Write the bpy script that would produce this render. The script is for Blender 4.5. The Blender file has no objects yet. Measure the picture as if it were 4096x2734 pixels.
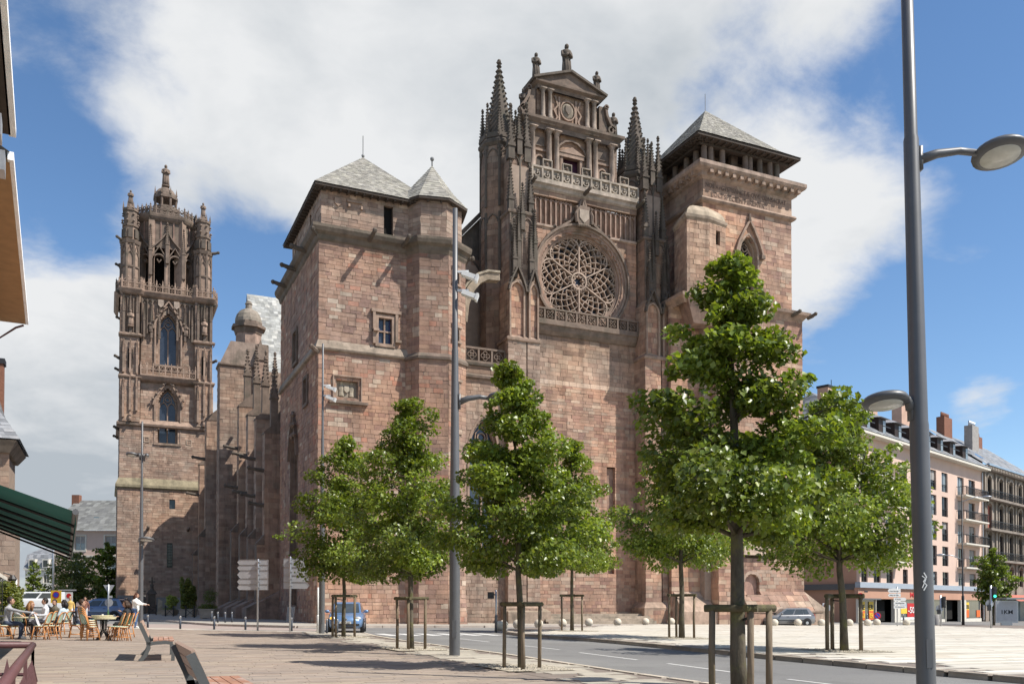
import bpy, math, random
import numpy as np
from mathutils import Vector, Matrix
R = math.radians
random.seed(7)
SC = bpy.context.scene
COL = SC.collection

# ------------------------------------------------------------------ camera, sky, sun, exposure
# world axes: +X runs along the church front (to the right), +Y runs into the depth, camera above the origin
TH = R(65.5); PITCH = R(1.2); CAMZ = 1.5
cam = bpy.data.cameras.new('camera'); camo = bpy.data.objects.new('camera', cam); COL.objects.link(camo)
cam.sensor_width = 36; cam.lens = 36*3565/4096; cam.shift_y = 0.2388; cam.clip_end = 3000; cam.clip_start = .1
FW = Vector((math.cos(TH)*math.cos(PITCH), math.sin(TH)*math.cos(PITCH), math.sin(PITCH)))
camo.location = (0, 0, CAMZ); camo.rotation_euler = FW.to_track_quat('-Z', 'Y').to_euler()
SC.camera = camo

SUN_EL = R(52); SUN_AZ = R(48)              # azimuth measured from the front's normal (-Y) towards +X
SD = Vector((math.sin(SUN_AZ)*math.cos(SUN_EL), -math.cos(SUN_AZ)*math.cos(SUN_EL), math.sin(SUN_EL)))
sun = bpy.data.lights.new('sun', 'SUN'); suno = bpy.data.objects.new('sun', sun); COL.objects.link(suno)
sun.energy = 5.0; sun.angle = R(.5); sun.color = (1, .95, .87)
suno.rotation_euler = (-SD).to_track_quat('-Z', 'Y').to_euler(); suno.location = (30, -30, 60)

world = bpy.data.worlds.new('World'); SC.world = world; world.use_nodes = True
wt = world.node_tree; wn = wt.nodes; wl = wt.links
for n in list(wn): wn.remove(n)
def W(t, **k):
    n = wn.new(t)
    for a, b in k.items(): setattr(n, a, b)
    return n
def cdir(px, py):                          # direction of a spot of sky
    f = Vector(FW); r = Vector((math.sin(TH), -math.cos(TH), 0)); u = r.cross(f)
    return (f + r*((px-2048)/3565) + u*((2345.3-py)/3565)).normalized()
out = W('ShaderNodeOutputWorld'); bgn = W('ShaderNodeBackground'); wl.new(bgn.outputs[0], out.inputs[0])
sky = W('ShaderNodeTexSky', sky_type='NISHITA', sun_disc=False, sun_elevation=SUN_EL, sun_rotation=math.atan2(SD.x, SD.y), altitude=600, air_density=1.0, dust_density=.15, ozone_density=2.0)
tc = W('ShaderNodeTexCoord')
def vm(op, a, b=None):
    n = W('ShaderNodeVectorMath', operation=op)
    for i, x in enumerate((a, b)):
        if x is None: continue
        if isinstance(x, (tuple, Vector)): n.inputs[i].default_value = x
        else: wl.new(x, n.inputs[i])
    return n
def mm(op, a, b=None, clamp=False):
    n = W('ShaderNodeMath', operation=op, use_clamp=clamp)
    for i, x in enumerate((a, b)):
        if x is None: continue
        if isinstance(x, (int, float)): n.inputs[i].default_value = x
        else: wl.new(x, n.inputs[i])
    return n.outputs[0]
dirn = vm('NORMALIZE', tc.outputs['Generated']).outputs[0]
sep = W('ShaderNodeSeparateXYZ'); wl.new(dirn, sep.inputs[0])
den = mm('ADD', mm('MAXIMUM', sep.outputs[2], 0.0), .22)
comb = W('ShaderNodeCombineXYZ')
wl.new(mm('DIVIDE', sep.outputs[0], den), comb.inputs[0]); wl.new(mm('DIVIDE', sep.outputs[1], den), comb.inputs[1])
def nz(sc, det, rough, dist=0., off=(0, 0, 0)):
    n = W('ShaderNodeTexNoise'); n.inputs['Scale'].default_value = sc; n.inputs['Detail'].default_value = det
    n.inputs['Roughness'].default_value = rough; n.inputs['Distortion'].default_value = dist
    wl.new(vm('ADD', comb.outputs[0], off).outputs[0], n.inputs['Vector']); return n.outputs['Fac']
n1 = nz(1.9, 10, .58, .4, (3.1, 1.7, 0)); n2 = nz(6.5, 7, .62, .3, (7.7, 2.2, 0)); n3 = nz(.8, 3, .5, 0, (1.3, 9.2, 0)); n4 = nz(2.6, 5, .55, .3, (5.3, 3.2, 0))
# broad cloud masses and clearings (spots of sky, angular radius in degrees, weight)
blobs = [(1250, 300, 12, .42), (1900, 120, 13, .48), (560, 480, 10, .34), (1000, 620, 9, .36), (2700, 250, 11, .34), (1650, 480, 10, .4), (2450, 500, 10, .4),
         (3250, 150, 8, .26), (3500, 1050, 7, .42), (3340, 850, 6, .30), (150, 1450, 11, .42), (120, 2050, 11, .42), (150, 1020, 6, .18), (3950, 1160, 3, .30), (3830, 1680, 3, .42), (3930, 1640, 2.2, .3), (2300, 900, 8, .3), (3350, 320, 6, .22),
         (250, 120, 8, -.26), (60, 760, 5, -.5), (300, 780, 5, -.45), (460, 900, 3, -.3), (1020, 940, 6, -.55), (930, 1130, 5, -.4), (250, 60, 8, -.2), (2960, 440, 6, -.5), (3200, 560, 4, -.2), (3900, 700, 9, -.46), (4000, 1400, 8, -.42), (3700, 200, 6, -.26), (3560, 1480, 5, -.32), (3100, 700, 5, .3)]
acc = None
for px, py, rad, wgt in blobs:
    d = vm('DOT_PRODUCT', dirn, cdir(px, py)).outputs['Value']
    mr = W('ShaderNodeMapRange', interpolation_type='SMOOTHSTEP'); wl.new(d, mr.inputs[0])
    mr.inputs[1].default_value = math.cos(R(rad*1.25)); mr.inputs[2].default_value = math.cos(R(rad*.2)); mr.inputs[3].default_value = 0; mr.inputs[4].default_value = wgt
    acc = mr.outputs[0] if acc is None else mm('ADD', acc, mr.outputs[0])
dens = mm('ADD', mm('ADD', mm('MULTIPLY', n1, 2.1), mm('MULTIPLY', n2, .8)), mm('ADD', acc, -.68))
cov = W('ShaderNodeMapRange', interpolation_type='SMOOTHSTEP'); wl.new(dens, cov.inputs[0])
cov.inputs[1].default_value = .66; cov.inputs[2].default_value = 1.34
shade = None
for px, py, rad, wgt in [(220, 1950, 10, .34), (2250, 60, 10, .26), (800, 150, 7, .12), (60, 2200, 7, .2)]:
    d = vm('DOT_PRODUCT', dirn, cdir(px, py)).outputs['Value']; mr = W('ShaderNodeMapRange', interpolation_type='SMOOTHSTEP'); wl.new(d, mr.inputs[0]); mr.inputs[1].default_value = math.cos(R(rad*1.3)); mr.inputs[2].default_value = math.cos(R(rad*.2)); mr.inputs[4].default_value = wgt
    shade = mr.outputs[0] if shade is None else mm('ADD', shade, mr.outputs[0])
thick = W('ShaderNodeMapRange'); wl.new(mm('ADD', shade, mm('ADD', mm('MULTIPLY', n4, 1.0), mm('ADD', mm('MULTIPLY', n3, .5), mm('MULTIPLY', n2, .35)))), thick.inputs[0]); thick.inputs[1].default_value = .86; thick.inputs[2].default_value = 1.4
cr = W('ShaderNodeValToRGB'); wl.new(thick.outputs[0], cr.inputs[0])
cr.color_ramp.elements[0].color = (6.6, 6.7, 6.8, 1); cr.color_ramp.elements[1].color = (3.7, 4.1, 4.5, 1)
cr.color_ramp.elements[0].position = .1
mix = W('ShaderNodeMix', data_type='RGBA'); wl.new(cov.outputs[0], mix.inputs[0])
hs = W('ShaderNodeHueSaturation'); hs.inputs['Saturation'].default_value = 1.12; hs.inputs['Value'].default_value = 1.25; wl.new(sky.outputs[0], hs.inputs['Color']); wl.new(hs.outputs[0], mix.inputs[6]); wl.new(cr.outputs[0], mix.inputs[7])
wl.new(mix.outputs[2], bgn.inputs[0]); bgn.inputs[1].default_value = .095
SC.view_settings.view_transform = 'Standard'; SC.view_settings.look = 'None'; SC.view_settings.gamma = 1; SC.view_settings.exposure = .42
SC.cycles.max_bounces = 5; SC.cycles.diffuse_bounces = 3; SC.cycles.transparent_max_bounces = 8

# ------------------------------------------------------------------ helpers
def G(x, y): return .15 - .01092*x + .004976*y          # the square falls gently to the right

class MB:
    def __init__(s): s.v = []; s.f = []; s.c = []; s.M = None; s.col = (1, 1, 1)
    def add(s, vs, fs, c=None):
        o = len(s.v)
        if s.M is not None: vs = [s.M @ Vector(p) for p in vs]
        s.v += [tuple(p) for p in vs]; s.f += [tuple(i+o for i in f) for f in fs]; s.c += [c or s.col]*len(fs)
        return s
    def box(s, x0, x1, y0, y1, z0, z1, c=None):
        return s.add([(x0,y0,z0),(x1,y0,z0),(x1,y1,z0),(x0,y1,z0),(x0,y0,z1),(x1,y0,z1),(x1,y1,z1),(x0,y1,z1)],
                     [(0,3,2,1),(4,5,6,7),(0,1,5,4),(1,2,6,5),(2,3,7,6),(3,0,4,7)], c)
    def prism(s, p, z0, z1, sc=1., ctr=None, c=None, cap=True, p1=None):
        n = len(p); cx, cy = ctr or (sum(q[0] for q in p)/n, sum(q[1] for q in p)/n)
        t = p1 or [(cx+(x-cx)*sc, cy+(y-cy)*sc) for x, y in p]
        f = [(i, (i+1) % n, n+(i+1) % n, n+i) for i in range(n)]
        if cap: f += [tuple(range(n-1, -1, -1)), tuple(range(n, 2*n))]
        return s.add([(x, y, z0) for x, y in p]+[(x, y, z1) for x, y in t], f, c)
    def cone(s, p, z0, apex, c=None):
        n = len(p); return s.add([(x, y, z0) for x, y in p]+[apex], [(i, (i+1) % n, n) for i in range(n)]+[tuple(range(n-1, -1, -1))], c)
    def lathe(s, prof, cx, cy, n=12, c=None, sx=1., sy=1., rot=0.):
        vs = []; fs = []
        for r, z in prof:
            for i in range(n):
                a = 2*math.pi*i/n+rot; vs.append((cx+r*sx*math.cos(a), cy+r*sy*math.sin(a), z))
        for j in range(len(prof)-1):
            for i in range(n): fs.append((j*n+i, j*n+(i+1) % n, (j+1)*n+(i+1) % n, (j+1)*n+i))
        fs += [tuple(range(n-1, -1, -1)), tuple(range((len(prof)-1)*n, len(prof)*n))]
        return s.add(vs, fs, c)
    def tube(s, pts, r, n=6, c=None):
        pts = [Vector(p) for p in pts]; vs = []; fs = []
        rr = r if isinstance(r, (list, tuple)) else [r]*len(pts)
        up = None
        for i, p in enumerate(pts):
            t = (pts[min(i+1, len(pts)-1)]-pts[max(i-1, 0)]).normalized()
            if up is None: up = Vector((0, 0, 1)) if abs(t.z) < .9 else Vector((1, 0, 0))
            a = t.cross(up)
            if a.length < 1e-4: a = t.cross(Vector((0, 1, 0)))
            a.normalize(); b = a.cross(t); up = b
            for k in range(n):
                g = 2*math.pi*k/n; vs.append(p+(a*math.cos(g)+b*math.sin(g))*rr[i])
        for i in range(len(pts)-1):
            for k in range(n): fs.append((i*n+k, i*n+(k+1) % n, (i+1)*n+(k+1) % n, (i+1)*n+k))
        fs += [tuple(range(n-1, -1, -1)), tuple(range((len(pts)-1)*n, len(pts)*n))]
        return s.add(vs, fs, c)
    def band(s, pts, t, y0, y1, closed=False, c=None):    # a bar of in-plane width t that follows pts (x,z), from depth y0 to y1
        n = len(pts); vs = []; fs = []
        for i, (x, z) in enumerate(pts):
            if closed: a = pts[i-1]; b = pts[(i+1) % n]
            else: a = pts[max(i-1, 0)]; b = pts[min(i+1, n-1)]
            dx, dz = b[0]-a[0], b[1]-a[1]; l = math.hypot(dx, dz) or 1; nx, nz_ = -dz/l*t/2, dx/l*t/2
            vs += [(x+nx, y0, z+nz_), (x-nx, y0, z-nz_), (x-nx, y1, z-nz_), (x+nx, y1, z+nz_)]
        for i in range(n if closed else n-1):
            j = (i+1) % n
            for k in range(4): fs.append((i*4+k, j*4+k, j*4+(k+1) % 4, i*4+(k+1) % 4))
        if not closed: fs += [(0, 1, 2, 3), ((n-1)*4+3, (n-1)*4+2, (n-1)*4+1, (n-1)*4)]
        return s.add(vs, fs, c)
    def plate(s, pts, y0, y1, c=None):                    # polygon in (x,z), thickness y0..y1
        n = len(pts)
        return s.add([(x, y0, z) for x, z in pts]+[(x, y1, z) for x, z in pts],
                     [tuple(range(n)), tuple(range(2*n-1, n-1, -1))]+[(i, n+i, n+(i+1) % n, (i+1) % n) for i in range(n)], c)
    def ball(s, x, y, z, r, n=10, m=6, c=None, sx=1, sy=1, sz=1):
        return s.lathe([(max(r*math.sin(math.pi*i/m), r*.02), z-r*sz*math.cos(math.pi*i/m)) for i in range(m+1)], x, y, n, c, sx, sy)
    def mesh(s, name):
        me = bpy.data.meshes.new(name); me.from_pydata(s.v, [], s.f); me.update()
        ca = me.color_attributes.new('tint', 'FLOAT_COLOR', 'CORNER')
        cnt = [len(f) for f in s.f]
        arr = np.repeat(np.array([(c[0], c[1], c[2], 1.) for c in s.c], dtype=np.float32).reshape(-1, 4), cnt, axis=0)
        ca.data.foreach_set('color', arr.ravel())
        return me

def link(name, me, mat, parent=None, smooth=False, world=True):
    o = bpy.data.objects.new(name, me); COL.objects.link(o)
    if mat is not None: me.materials.append(mat)
    if smooth: me.polygons.foreach_set('use_smooth', [True]*len(me.polygons))
    if parent is not None:
        o.parent = parent
        if world: 
            p = parent; L = Vector((0, 0, 0))
            while p is not None: L += p.location; p = p.parent
            o.location = -L
    return o
def ob(name, mb, mat, parent=None, smooth=False, world=True): return link(name, mb.mesh(name), mat, parent, smooth, world)
def tag(o, label, cat, group=None):
    o['label'] = label; o['category'] = cat
    if group: o['group'] = group
    return o
def kind(o, k): o['kind'] = k; return o
def thing(name, label, cat, loc=(0, 0, 0), rz=0., group=None):
    o = bpy.data.objects.new(name, None); COL.objects.link(o); o.location = loc; o.rotation_euler = (0, 0, rz); o.empty_display_size = .2
    return tag(o, label, cat, group)
def dup(root, loc, rz=None, label=None, sc=None):
    r = root.copy(); COL.objects.link(r); r.location = loc
    if rz is not None: r.rotation_euler = (0, 0, rz)
    if sc is not None: r.scale = sc if isinstance(sc, tuple) else (sc,)*3
    if label: r['label'] = label
    for ch in list(root.children):
        c = ch.copy(); COL.objects.link(c); c.parent = r
        for g in list(ch.children):
            d = g.copy(); COL.objects.link(d); d.parent = c
    return r
def rot(mb, loc, rz): mb.M = Matrix.Translation(loc) @ Matrix.Rotation(rz, 4, 'Z'); return mb
def oct_(cx, cy, r, n=8, ph=None):                        # r = circumradius, flat side to the front
    ph = math.pi/n if ph is None else ph
    return [(cx+r*math.cos(2*math.pi*i/n+ph), cy+r*math.sin(2*math.pi*i/n+ph)) for i in range(n)]
def arch(cx, w, zs, rise, n=7, z0=None):                  # pointed arch, half width w, springing zs
    rr = (w*w+rise*rise)/(2*w); c = rr-w; a1 = math.atan2(rise, c) if c > 1e-6 else math.pi/2
    L = [(cx+c-rr*math.cos(a1*i/n), zs+rr*math.sin(a1*i/n)) for i in range(n+1)]
    p = L+[(2*cx-x, z) for x, z in L[-2::-1]]
    if z0 is not None: p = [(cx-w, z0)]+p+[(cx+w, z0)]
    return p
def ogee(cx, w, zs, rise, n=10):                          # ogee hood
    L = []
    for i in range(n+1):
        t = i/n; x = w*(1-t**1.5*.45-.55*(t**.8)) if False else w*(math.cos(t*math.pi/2)**.75)*(1-.35*t)
        L.append((cx-x if i < n else cx, zs+rise*(.62*math.sin(t*math.pi/2)+.38*t**3)))
    return L+[(2*cx-x, z) for x, z in L[-2::-1]]

# ------------------------------------------------------------------ materials
def material(name, col=(.5, .5, .5), rough=.8, tint=False, var=.25, scale=3., bump=.2, bscale=40., metal=0., spec=.3, dirt=None, dscale=.6, damt=.5, stretch=(1, 1, 1), trans=0., alpha=1., coat=0., objvar=0., emit=None, streak=0., patch=None):
    m = bpy.data.materials.new(name); m.use_nodes = True; t = m.node_tree; b = t.nodes['Principled BSDF']
    def N(ty): return t.nodes.new(ty)
    g = N('ShaderNodeNewGeometry'); mp = N('ShaderNodeVectorMath'); mp.operation = 'MULTIPLY'; mp.inputs[1].default_value = stretch; t.links.new(g.outputs['Position'], mp.inputs[0])
    no = N('ShaderNodeTexNoise'); no.inputs['Scale'].default_value = scale; no.inputs['Detail'].default_value = 6; no.inputs['Roughness'].default_value = .62; t.links.new(mp.outputs[0], no.inputs['Vector'])
    mr = N('ShaderNodeMapRange'); mr.inputs[1].default_value = .25; mr.inputs[2].default_value = .75; mr.inputs[3].default_value = 1-var; mr.inputs[4].default_value = 1+var; t.links.new(no.outputs['Fac'], mr.inputs[0])
    mul = N('ShaderNodeVectorMath'); mul.operation = 'MULTIPLY'; t.links.new(mr.outputs[0], mul.inputs[1])
    if tint:
        a = N('ShaderNodeAttribute'); a.attribute_name = 'tint'; mc = N('ShaderNodeVectorMath'); mc.operation = 'MULTIPLY'; mc.inputs[1].default_value = col
        t.links.new(a.outputs['Color'], mc.inputs[0]); t.links.new(mc.outputs[0], mul.inputs[0])
    else: mul.inputs[0].default_value = col
    res = mul.outputs[0]
    if objvar:
        oi = N('ShaderNodeObjectInfo'); m2 = N('ShaderNodeMapRange'); m2.inputs[3].default_value = 1-objvar; m2.inputs[4].default_value = 1+objvar; t.links.new(oi.outputs['Random'], m2.inputs[0])
        m3 = N('ShaderNodeVectorMath'); m3.operation = 'MULTIPLY'; t.links.new(res, m3.inputs[0]); t.links.new(m2.outputs[0], m3.inputs[1]); res = m3.outputs[0]
    if dirt:
        dn = N('ShaderNodeTexNoise'); dn.inputs['Scale'].default_value = dscale; dn.inputs['Detail'].default_value = 8; dn.inputs['Roughness'].default_value = .7; t.links.new(g.outputs['Position'], dn.inputs['Vector'])
        dr = N('ShaderNodeMapRange'); dr.inputs[1].default_value = .5; dr.inputs[2].default_value = .68; dr.inputs[4].default_value = damt; t.links.new(dn.outputs['Fac'], dr.inputs[0])
        mx = N('ShaderNodeMix'); mx.data_type = 'RGBA'; t.links.new(dr.outputs[0], mx.inputs[0]); t.links.new(res, mx.inputs[6]); mx.inputs[7].default_value = (*dirt, 1); res = mx.outputs[2]
    if patch:                                              # broad areas where the stone is paler or redder
        pn = N('ShaderNodeTexNoise'); pn.inputs['Scale'].default_value = .16; pn.inputs['Detail'].default_value = 4; t.links.new(g.outputs['Position'], pn.inputs['Vector'])
        pr_ = N('ShaderNodeMapRange'); pr_.inputs[1].default_value = .42; pr_.inputs[2].default_value = .62; t.links.new(pn.outputs['Fac'], pr_.inputs[0])
        px_ = N('ShaderNodeMix'); px_.data_type = 'RGBA'; px_.inputs[6].default_value = (*patch[0], 1); px_.inputs[7].default_value = (*patch[1], 1); t.links.new(pr_.outputs[0], px_.inputs[0])
        pm = N('ShaderNodeVectorMath'); pm.operation = 'MULTIPLY'; t.links.new(res, pm.inputs[0]); t.links.new(px_.outputs[2], pm.inputs[1]); res = pm.outputs[0]
    if streak:                                             # rain streaks
        sv = N('ShaderNodeVectorMath'); sv.operation = 'MULTIPLY'; sv.inputs[1].default_value = (1.6, 1.6, .1); t.links.new(g.outputs['Position'], sv.inputs[0])
        sn = N('ShaderNodeTexNoise'); sn.inputs['Scale'].default_value = 1.; sn.inputs['Detail'].default_value = 6; sn.inputs['Roughness'].default_value = .65; t.links.new(sv.outputs[0], sn.inputs['Vector'])
        sr = N('ShaderNodeMapRange'); sr.inputs[1].default_value = .5; sr.inputs[2].default_value = .72; sr.inputs[3].default_value = 1.; sr.inputs[4].default_value = 1-streak; t.links.new(sn.outputs['Fac'], sr.inputs[0])
        sm_ = N('ShaderNodeVectorMath'); sm_.operation = 'MULTIPLY'; t.links.new(res, sm_.inputs[0]); t.links.new(sr.outputs[0], sm_.inputs[1]); res = sm_.outputs[0]
    t.links.new(res, b.inputs['Base Color'])
    b.inputs['Roughness'].default_value = rough; b.inputs['Metallic'].default_value = metal; b.inputs['Specular IOR Level'].default_value = spec
    if coat: b.inputs['Coat Weight'].default_value = coat; b.inputs['Coat Roughness'].default_value = .06
    if trans: b.inputs['Transmission Weight'].default_value = trans
    if alpha < 1: b.inputs['Alpha'].default_value = alpha
    if emit: b.inputs['Emission Color'].default_value = (*emit[0], 1); b.inputs['Emission Strength'].default_value = emit[1]
    if bump:
        bn = N('ShaderNodeTexNoise'); bn.inputs['Scale'].default_value = bscale; bn.inputs['Detail'].default_value = 5; t.links.new(mp.outputs[0], bn.inputs['Vector'])
        bp = N('ShaderNodeBump'); bp.inputs['Strength'].default_value = bump; bp.inputs['Distance'].default_value = .02; t.links.new(bn.outputs['Fac'], bp.inputs['Height']); t.links.new(bp.outputs[0], b.inputs['Normal'])
    return m
M = {}
M['stone'] = material('sandstone', (.97, .93, .885), .9, True, .3, 1.3, .5, 9, dirt=(.16, .125, .105), dscale=.22, damt=.42, streak=.42, patch=((.92, .95, 1.0), (1.12, 1.04, .98)))
M['mortar'] = material('mortar', (.31, .235, .185), .95, False, .2, 2, .3, 30)
M['core'] = material('wall_core', (.2, .15, .13), .95)
M['carved'] = material('carved_stone', (1, .95, .92), .9, True, .38, 1.6, .6, 8, dirt=(.085, .082, .06), dscale=.7, damt=.6, streak=.3)
M['slate'] = material('stone_slate', (1, 1, 1), .85, True, .3, 2.5, .4, 12, dirt=(.3, .29, .22), dscale=1.2, damt=.4)
M['darkroof'] = material('dark_eave_boards', (.07, .055, .045), .9)
M['glass'] = material('leaded_glass', (.035, .045, .065), .18, False, .3, 4, .15, 6, spec=.6)
M['darkglass'] = material('dark_window_glass', (.02, .022, .026), .12, False, .3, 2, 0, spec=.6)
M['void'] = material('dark_interior', (.012, .011, .010), 1.)
M['door'] = material('purple_door', (.075, .022, .05), .6)
M['iron'] = material('black_iron', (.02, .02, .022), .5, spec=.4)
M['moss'] = material('mossy_stone', (.2, .19, .1), .95, False, .4, 2)
M['bluepaint'] = material('blue_window_frame', (.03, .035, .12), .5)
STONE_A = [(.42,.275,.20),(.39,.255,.185),(.45,.30,.22),(.36,.23,.17),(.43,.265,.19),(.33,.195,.145),(.40,.26,.195),(.48,.36,.27),(.38,.28,.215),(.30,.185,.145)]   # warm red sandstone of the front
STONE_B = [(.36,.26,.20),(.39,.285,.22),(.33,.235,.18),(.37,.26,.20),(.34,.25,.195),(.42,.32,.25),(.29,.205,.16),(.36,.28,.22)]                            # paler brown
STONE_C = [(.37,.245,.18),(.35,.225,.165),(.39,.26,.195),(.33,.21,.16),(.36,.235,.175),(.38,.26,.20),(.34,.225,.175),(.37,.25,.195),(.40,.28,.21),(.31,.20,.155),(.36,.24,.18),(.37,.25,.19),(.35,.23,.175),(.39,.265,.20),(.47,.38,.30),(.40,.215,.155),(.28,.18,.145)]   # mixed, patched
CARV = (.185,.145,.118); CARVD = (.115,.098,.082); CARVP = (.315,.235,.185)

# ------------------------------------------------------------------ masonry: every stone its own block
class Wall:
    def __init__(s): s.stones = []; s.m = MB()
    def course(s, O, U, Nn, spans, za, zb, pal, sl, offa=0., offb=0., depth=.3, bright=1.):
        ox, oy = O; ux, uy = U; nx, ny = Nn; g = .010
        P = lambda u, d, z: (ox+ux*u+nx*d, oy+uy*u+ny*d, z)
        for a, b in spans:
            if b-a < .05: continue
            s.m.add([P(a, offa-.018, za), P(b, offa-.018, za), P(b, offb-.018, zb), P(a, offb-.018, zb)], [(0, 1, 2, 3)])
            u = a
            while u < b-.02:
                l = random.uniform(*sl)*(1 if random.random() > .15 else .55)
                if b-(u+l) < sl[0]*.6: l = b-u
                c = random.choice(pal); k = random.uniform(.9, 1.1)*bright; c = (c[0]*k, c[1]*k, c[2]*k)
                pr = random.uniform(-.010, .020); j = lambda: random.uniform(-.006, .006)
                x0, x1, z0, z1 = u+g, u+l-g, za+g*.9, zb-g*.9
                vs = [P(x0+j(), offa+pr, z0+j()), P(x1+j(), offa+pr, z0+j()), P(x1+j(), offb+pr+j(), z1+j()), P(x0+j(), offb+pr+j(), z1+j()),
                      P(x0, -depth, z0), P(x1, -depth, z0), P(x1, -depth, z1), P(x0, -depth, z1)]
                s.stones.append((vs, c, l*(zb-za)))
                u += l
    def face(s, O, U, L, z0, z1, Nn, pal, ch=(.28, .42), sl=(.45, .95), holes=None, off=None, depth=.3, bright=None, u0=0.):
        z = z0
        while z < z1-.02:
            h = random.uniform(*ch)
            if z1-(z+h) < ch[0]*.7: h = z1-z
            spans = [(u0, L)]
            for ho in (holes or []):
                for a, b in ho(z+h*.5):
                    ns = []
                    for p, q in spans:
                        if b <= p or a >= q: ns.append((p, q)); continue
                        if a > p: ns.append((p, a))
                        if b < q: ns.append((b, q))
                    spans = ns
            s.course(O, U, Nn, spans, z, z+h, pal, sl, off(z) if off else 0., off(z+h) if off else 0., depth, bright((z+h/2)) if bright else 1.)
            z += h
    FS = [(0, 1, 2, 3), (0, 4, 5, 1), (1, 5, 6, 2), (2, 6, 7, 3), (3, 7, 4, 0)]
    def finish(s, part, mat, n=110, maxdist=200):
        def sz(t):
            p = t[0][0]; return t[2]/(p[0]**2+p[1]**2)
        order = sorted(s.stones, key=sz, reverse=True)
        big, rest = order[:n], order[n:]
        for vs, c, _ in big:
            m = MB(); m.add(vs, Wall.FS, c); ob('stone', m, mat, part)
        if rest:
            m = MB()
            for vs, c, _ in rest: m.add(vs, Wall.FS, c)
            kind(ob('masonry', m, mat, part), 'stuff')
def rect(a, b, z0, z1): return lambda z: [(a, b)] if z0 < z < z1 else []
def poly_hole(pts):                                       # hole bounded by a polyline in (u,z)
    def f(z):
        xs = []
        for i in range(len(pts)):
            (x0, a), (x1, b) = pts[i], pts[(i+1) % len(pts)]
            if (a <= z < b) or (b <= z < a): xs.append(x0+(x1-x0)*(z-a)/(b-a))
        return [(min(xs), max(xs))] if len(xs) >= 2 else []
    return f
# ------------------------------------------------------------------ the cathedral
church = thing('cathedral', 'huge red sandstone gothic cathedral with rose window and tall bell tower at left', 'cathedral', (30, 56, .2))
F_ = (0, -1); XR = (1, 0)
def section(name, wall, core, n=110, mat='stone'):
    core.v += []; o0 = len(core.v)
    core.v += wall.m.v; core.f += [tuple(i+o0 for i in f) for f in wall.m.f]; core.c += wall.m.c
    o = ob(name, core, M['mortar'], church); wall.finish(o, M[mat], n); return o
def shingle(mb, p0, p1, p2, p3, row=.26, wid=.24, cols=((.29,.27,.235),(.265,.25,.22),(.32,.30,.26),(.245,.23,.205),(.285,.265,.225),(.36,.34,.29))):
    p0, p1, p2, p3 = map(Vector, (p0, p1, p2, p3)); nn = (p1-p0).cross(p3-p0).normalized()
    hgt = max((p3-p0).length, (p2-p1).length); nr = max(2, int(hgt/row))
    for r in range(nr):
        a0, a1 = r/nr, min(1, (r+1.12)/nr)
        A, B = p0.lerp(p3, a0), p1.lerp(p2, a0); C, D = p1.lerp(p2, a1), p0.lerp(p3, a1)
        nc = max(1, int(max((B-A).length, (C-D).length)/wid)); sh = random.random()*.5
        for c in range(nc):
            t0 = max(0, min(1, (c-sh*(c > 0))/nc)); t1 = max(0, min(1, (c+1-sh*(c+1 < nc))/nc)); k = random.uniform(.8, 1.2); cc = random.choice(cols); lift = nn*random.uniform(.008, .022)
            mb.add([A.lerp(B, t0)+lift, A.lerp(B, t1)+lift, D.lerp(C, t1), D.lerp(C, t0)], [(0, 1, 2, 3)], (cc[0]*k, cc[1]*k, cc[2]*k))
    return mb
def mould(path, prof, closed=False, c=CARVP):               # moulding: plan path (x,y) counter-clockwise seen from above = outward to the right; prof = [(out, z)...]
    mb = MB(); n = len(path); m = len(prof); vs = []
    for i in range(n):
        a = path[i-1] if (closed or i) else path[0]; b = path[(i+1) % n] if (closed or i < n-1) else path[-1]; p = path[i]
        def nrm(q, w):
            dx, dy = w[0]-q[0], w[1]-q[1]; l = math.hypot(dx, dy); return (dy/l, -dx/l) if l > 1e-9 else None
        n1_, n2_ = nrm(a, p), nrm(p, b); n1_ = n1_ or n2_; n2_ = n2_ or n1_
        k = 1+n1_[0]*n2_[0]+n1_[1]*n2_[1]; k = max(k, .3); mx, my = (n1_[0]+n2_[0])/k, (n1_[1]+n2_[1])/k
        vs += [(p[0]+mx*o, p[1]+my*o, z) for o, z in prof]
    fs = []
    for i in range(n if closed else n-1):
        j = (i+1) % n
        for k in range(m-1): fs.append((i*m+k, j*m+k, j*m+k+1, i*m+k+1))
    mb.add(vs, fs, c); return mb
def crocket(mb, x, y, z, s, c): mb.add([(x-s, y, z), (x, y-s, z), (x+s, y, z), (x, y+s, z), (x, y, z+s*1.3), (x, y, z-s*.8)], [(0, 1, 4), (1, 2, 4), (2, 3, 4), (3, 0, 4), (1, 0, 5), (2, 1, 5), (3, 2, 5), (0, 3, 5)], c)
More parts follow.
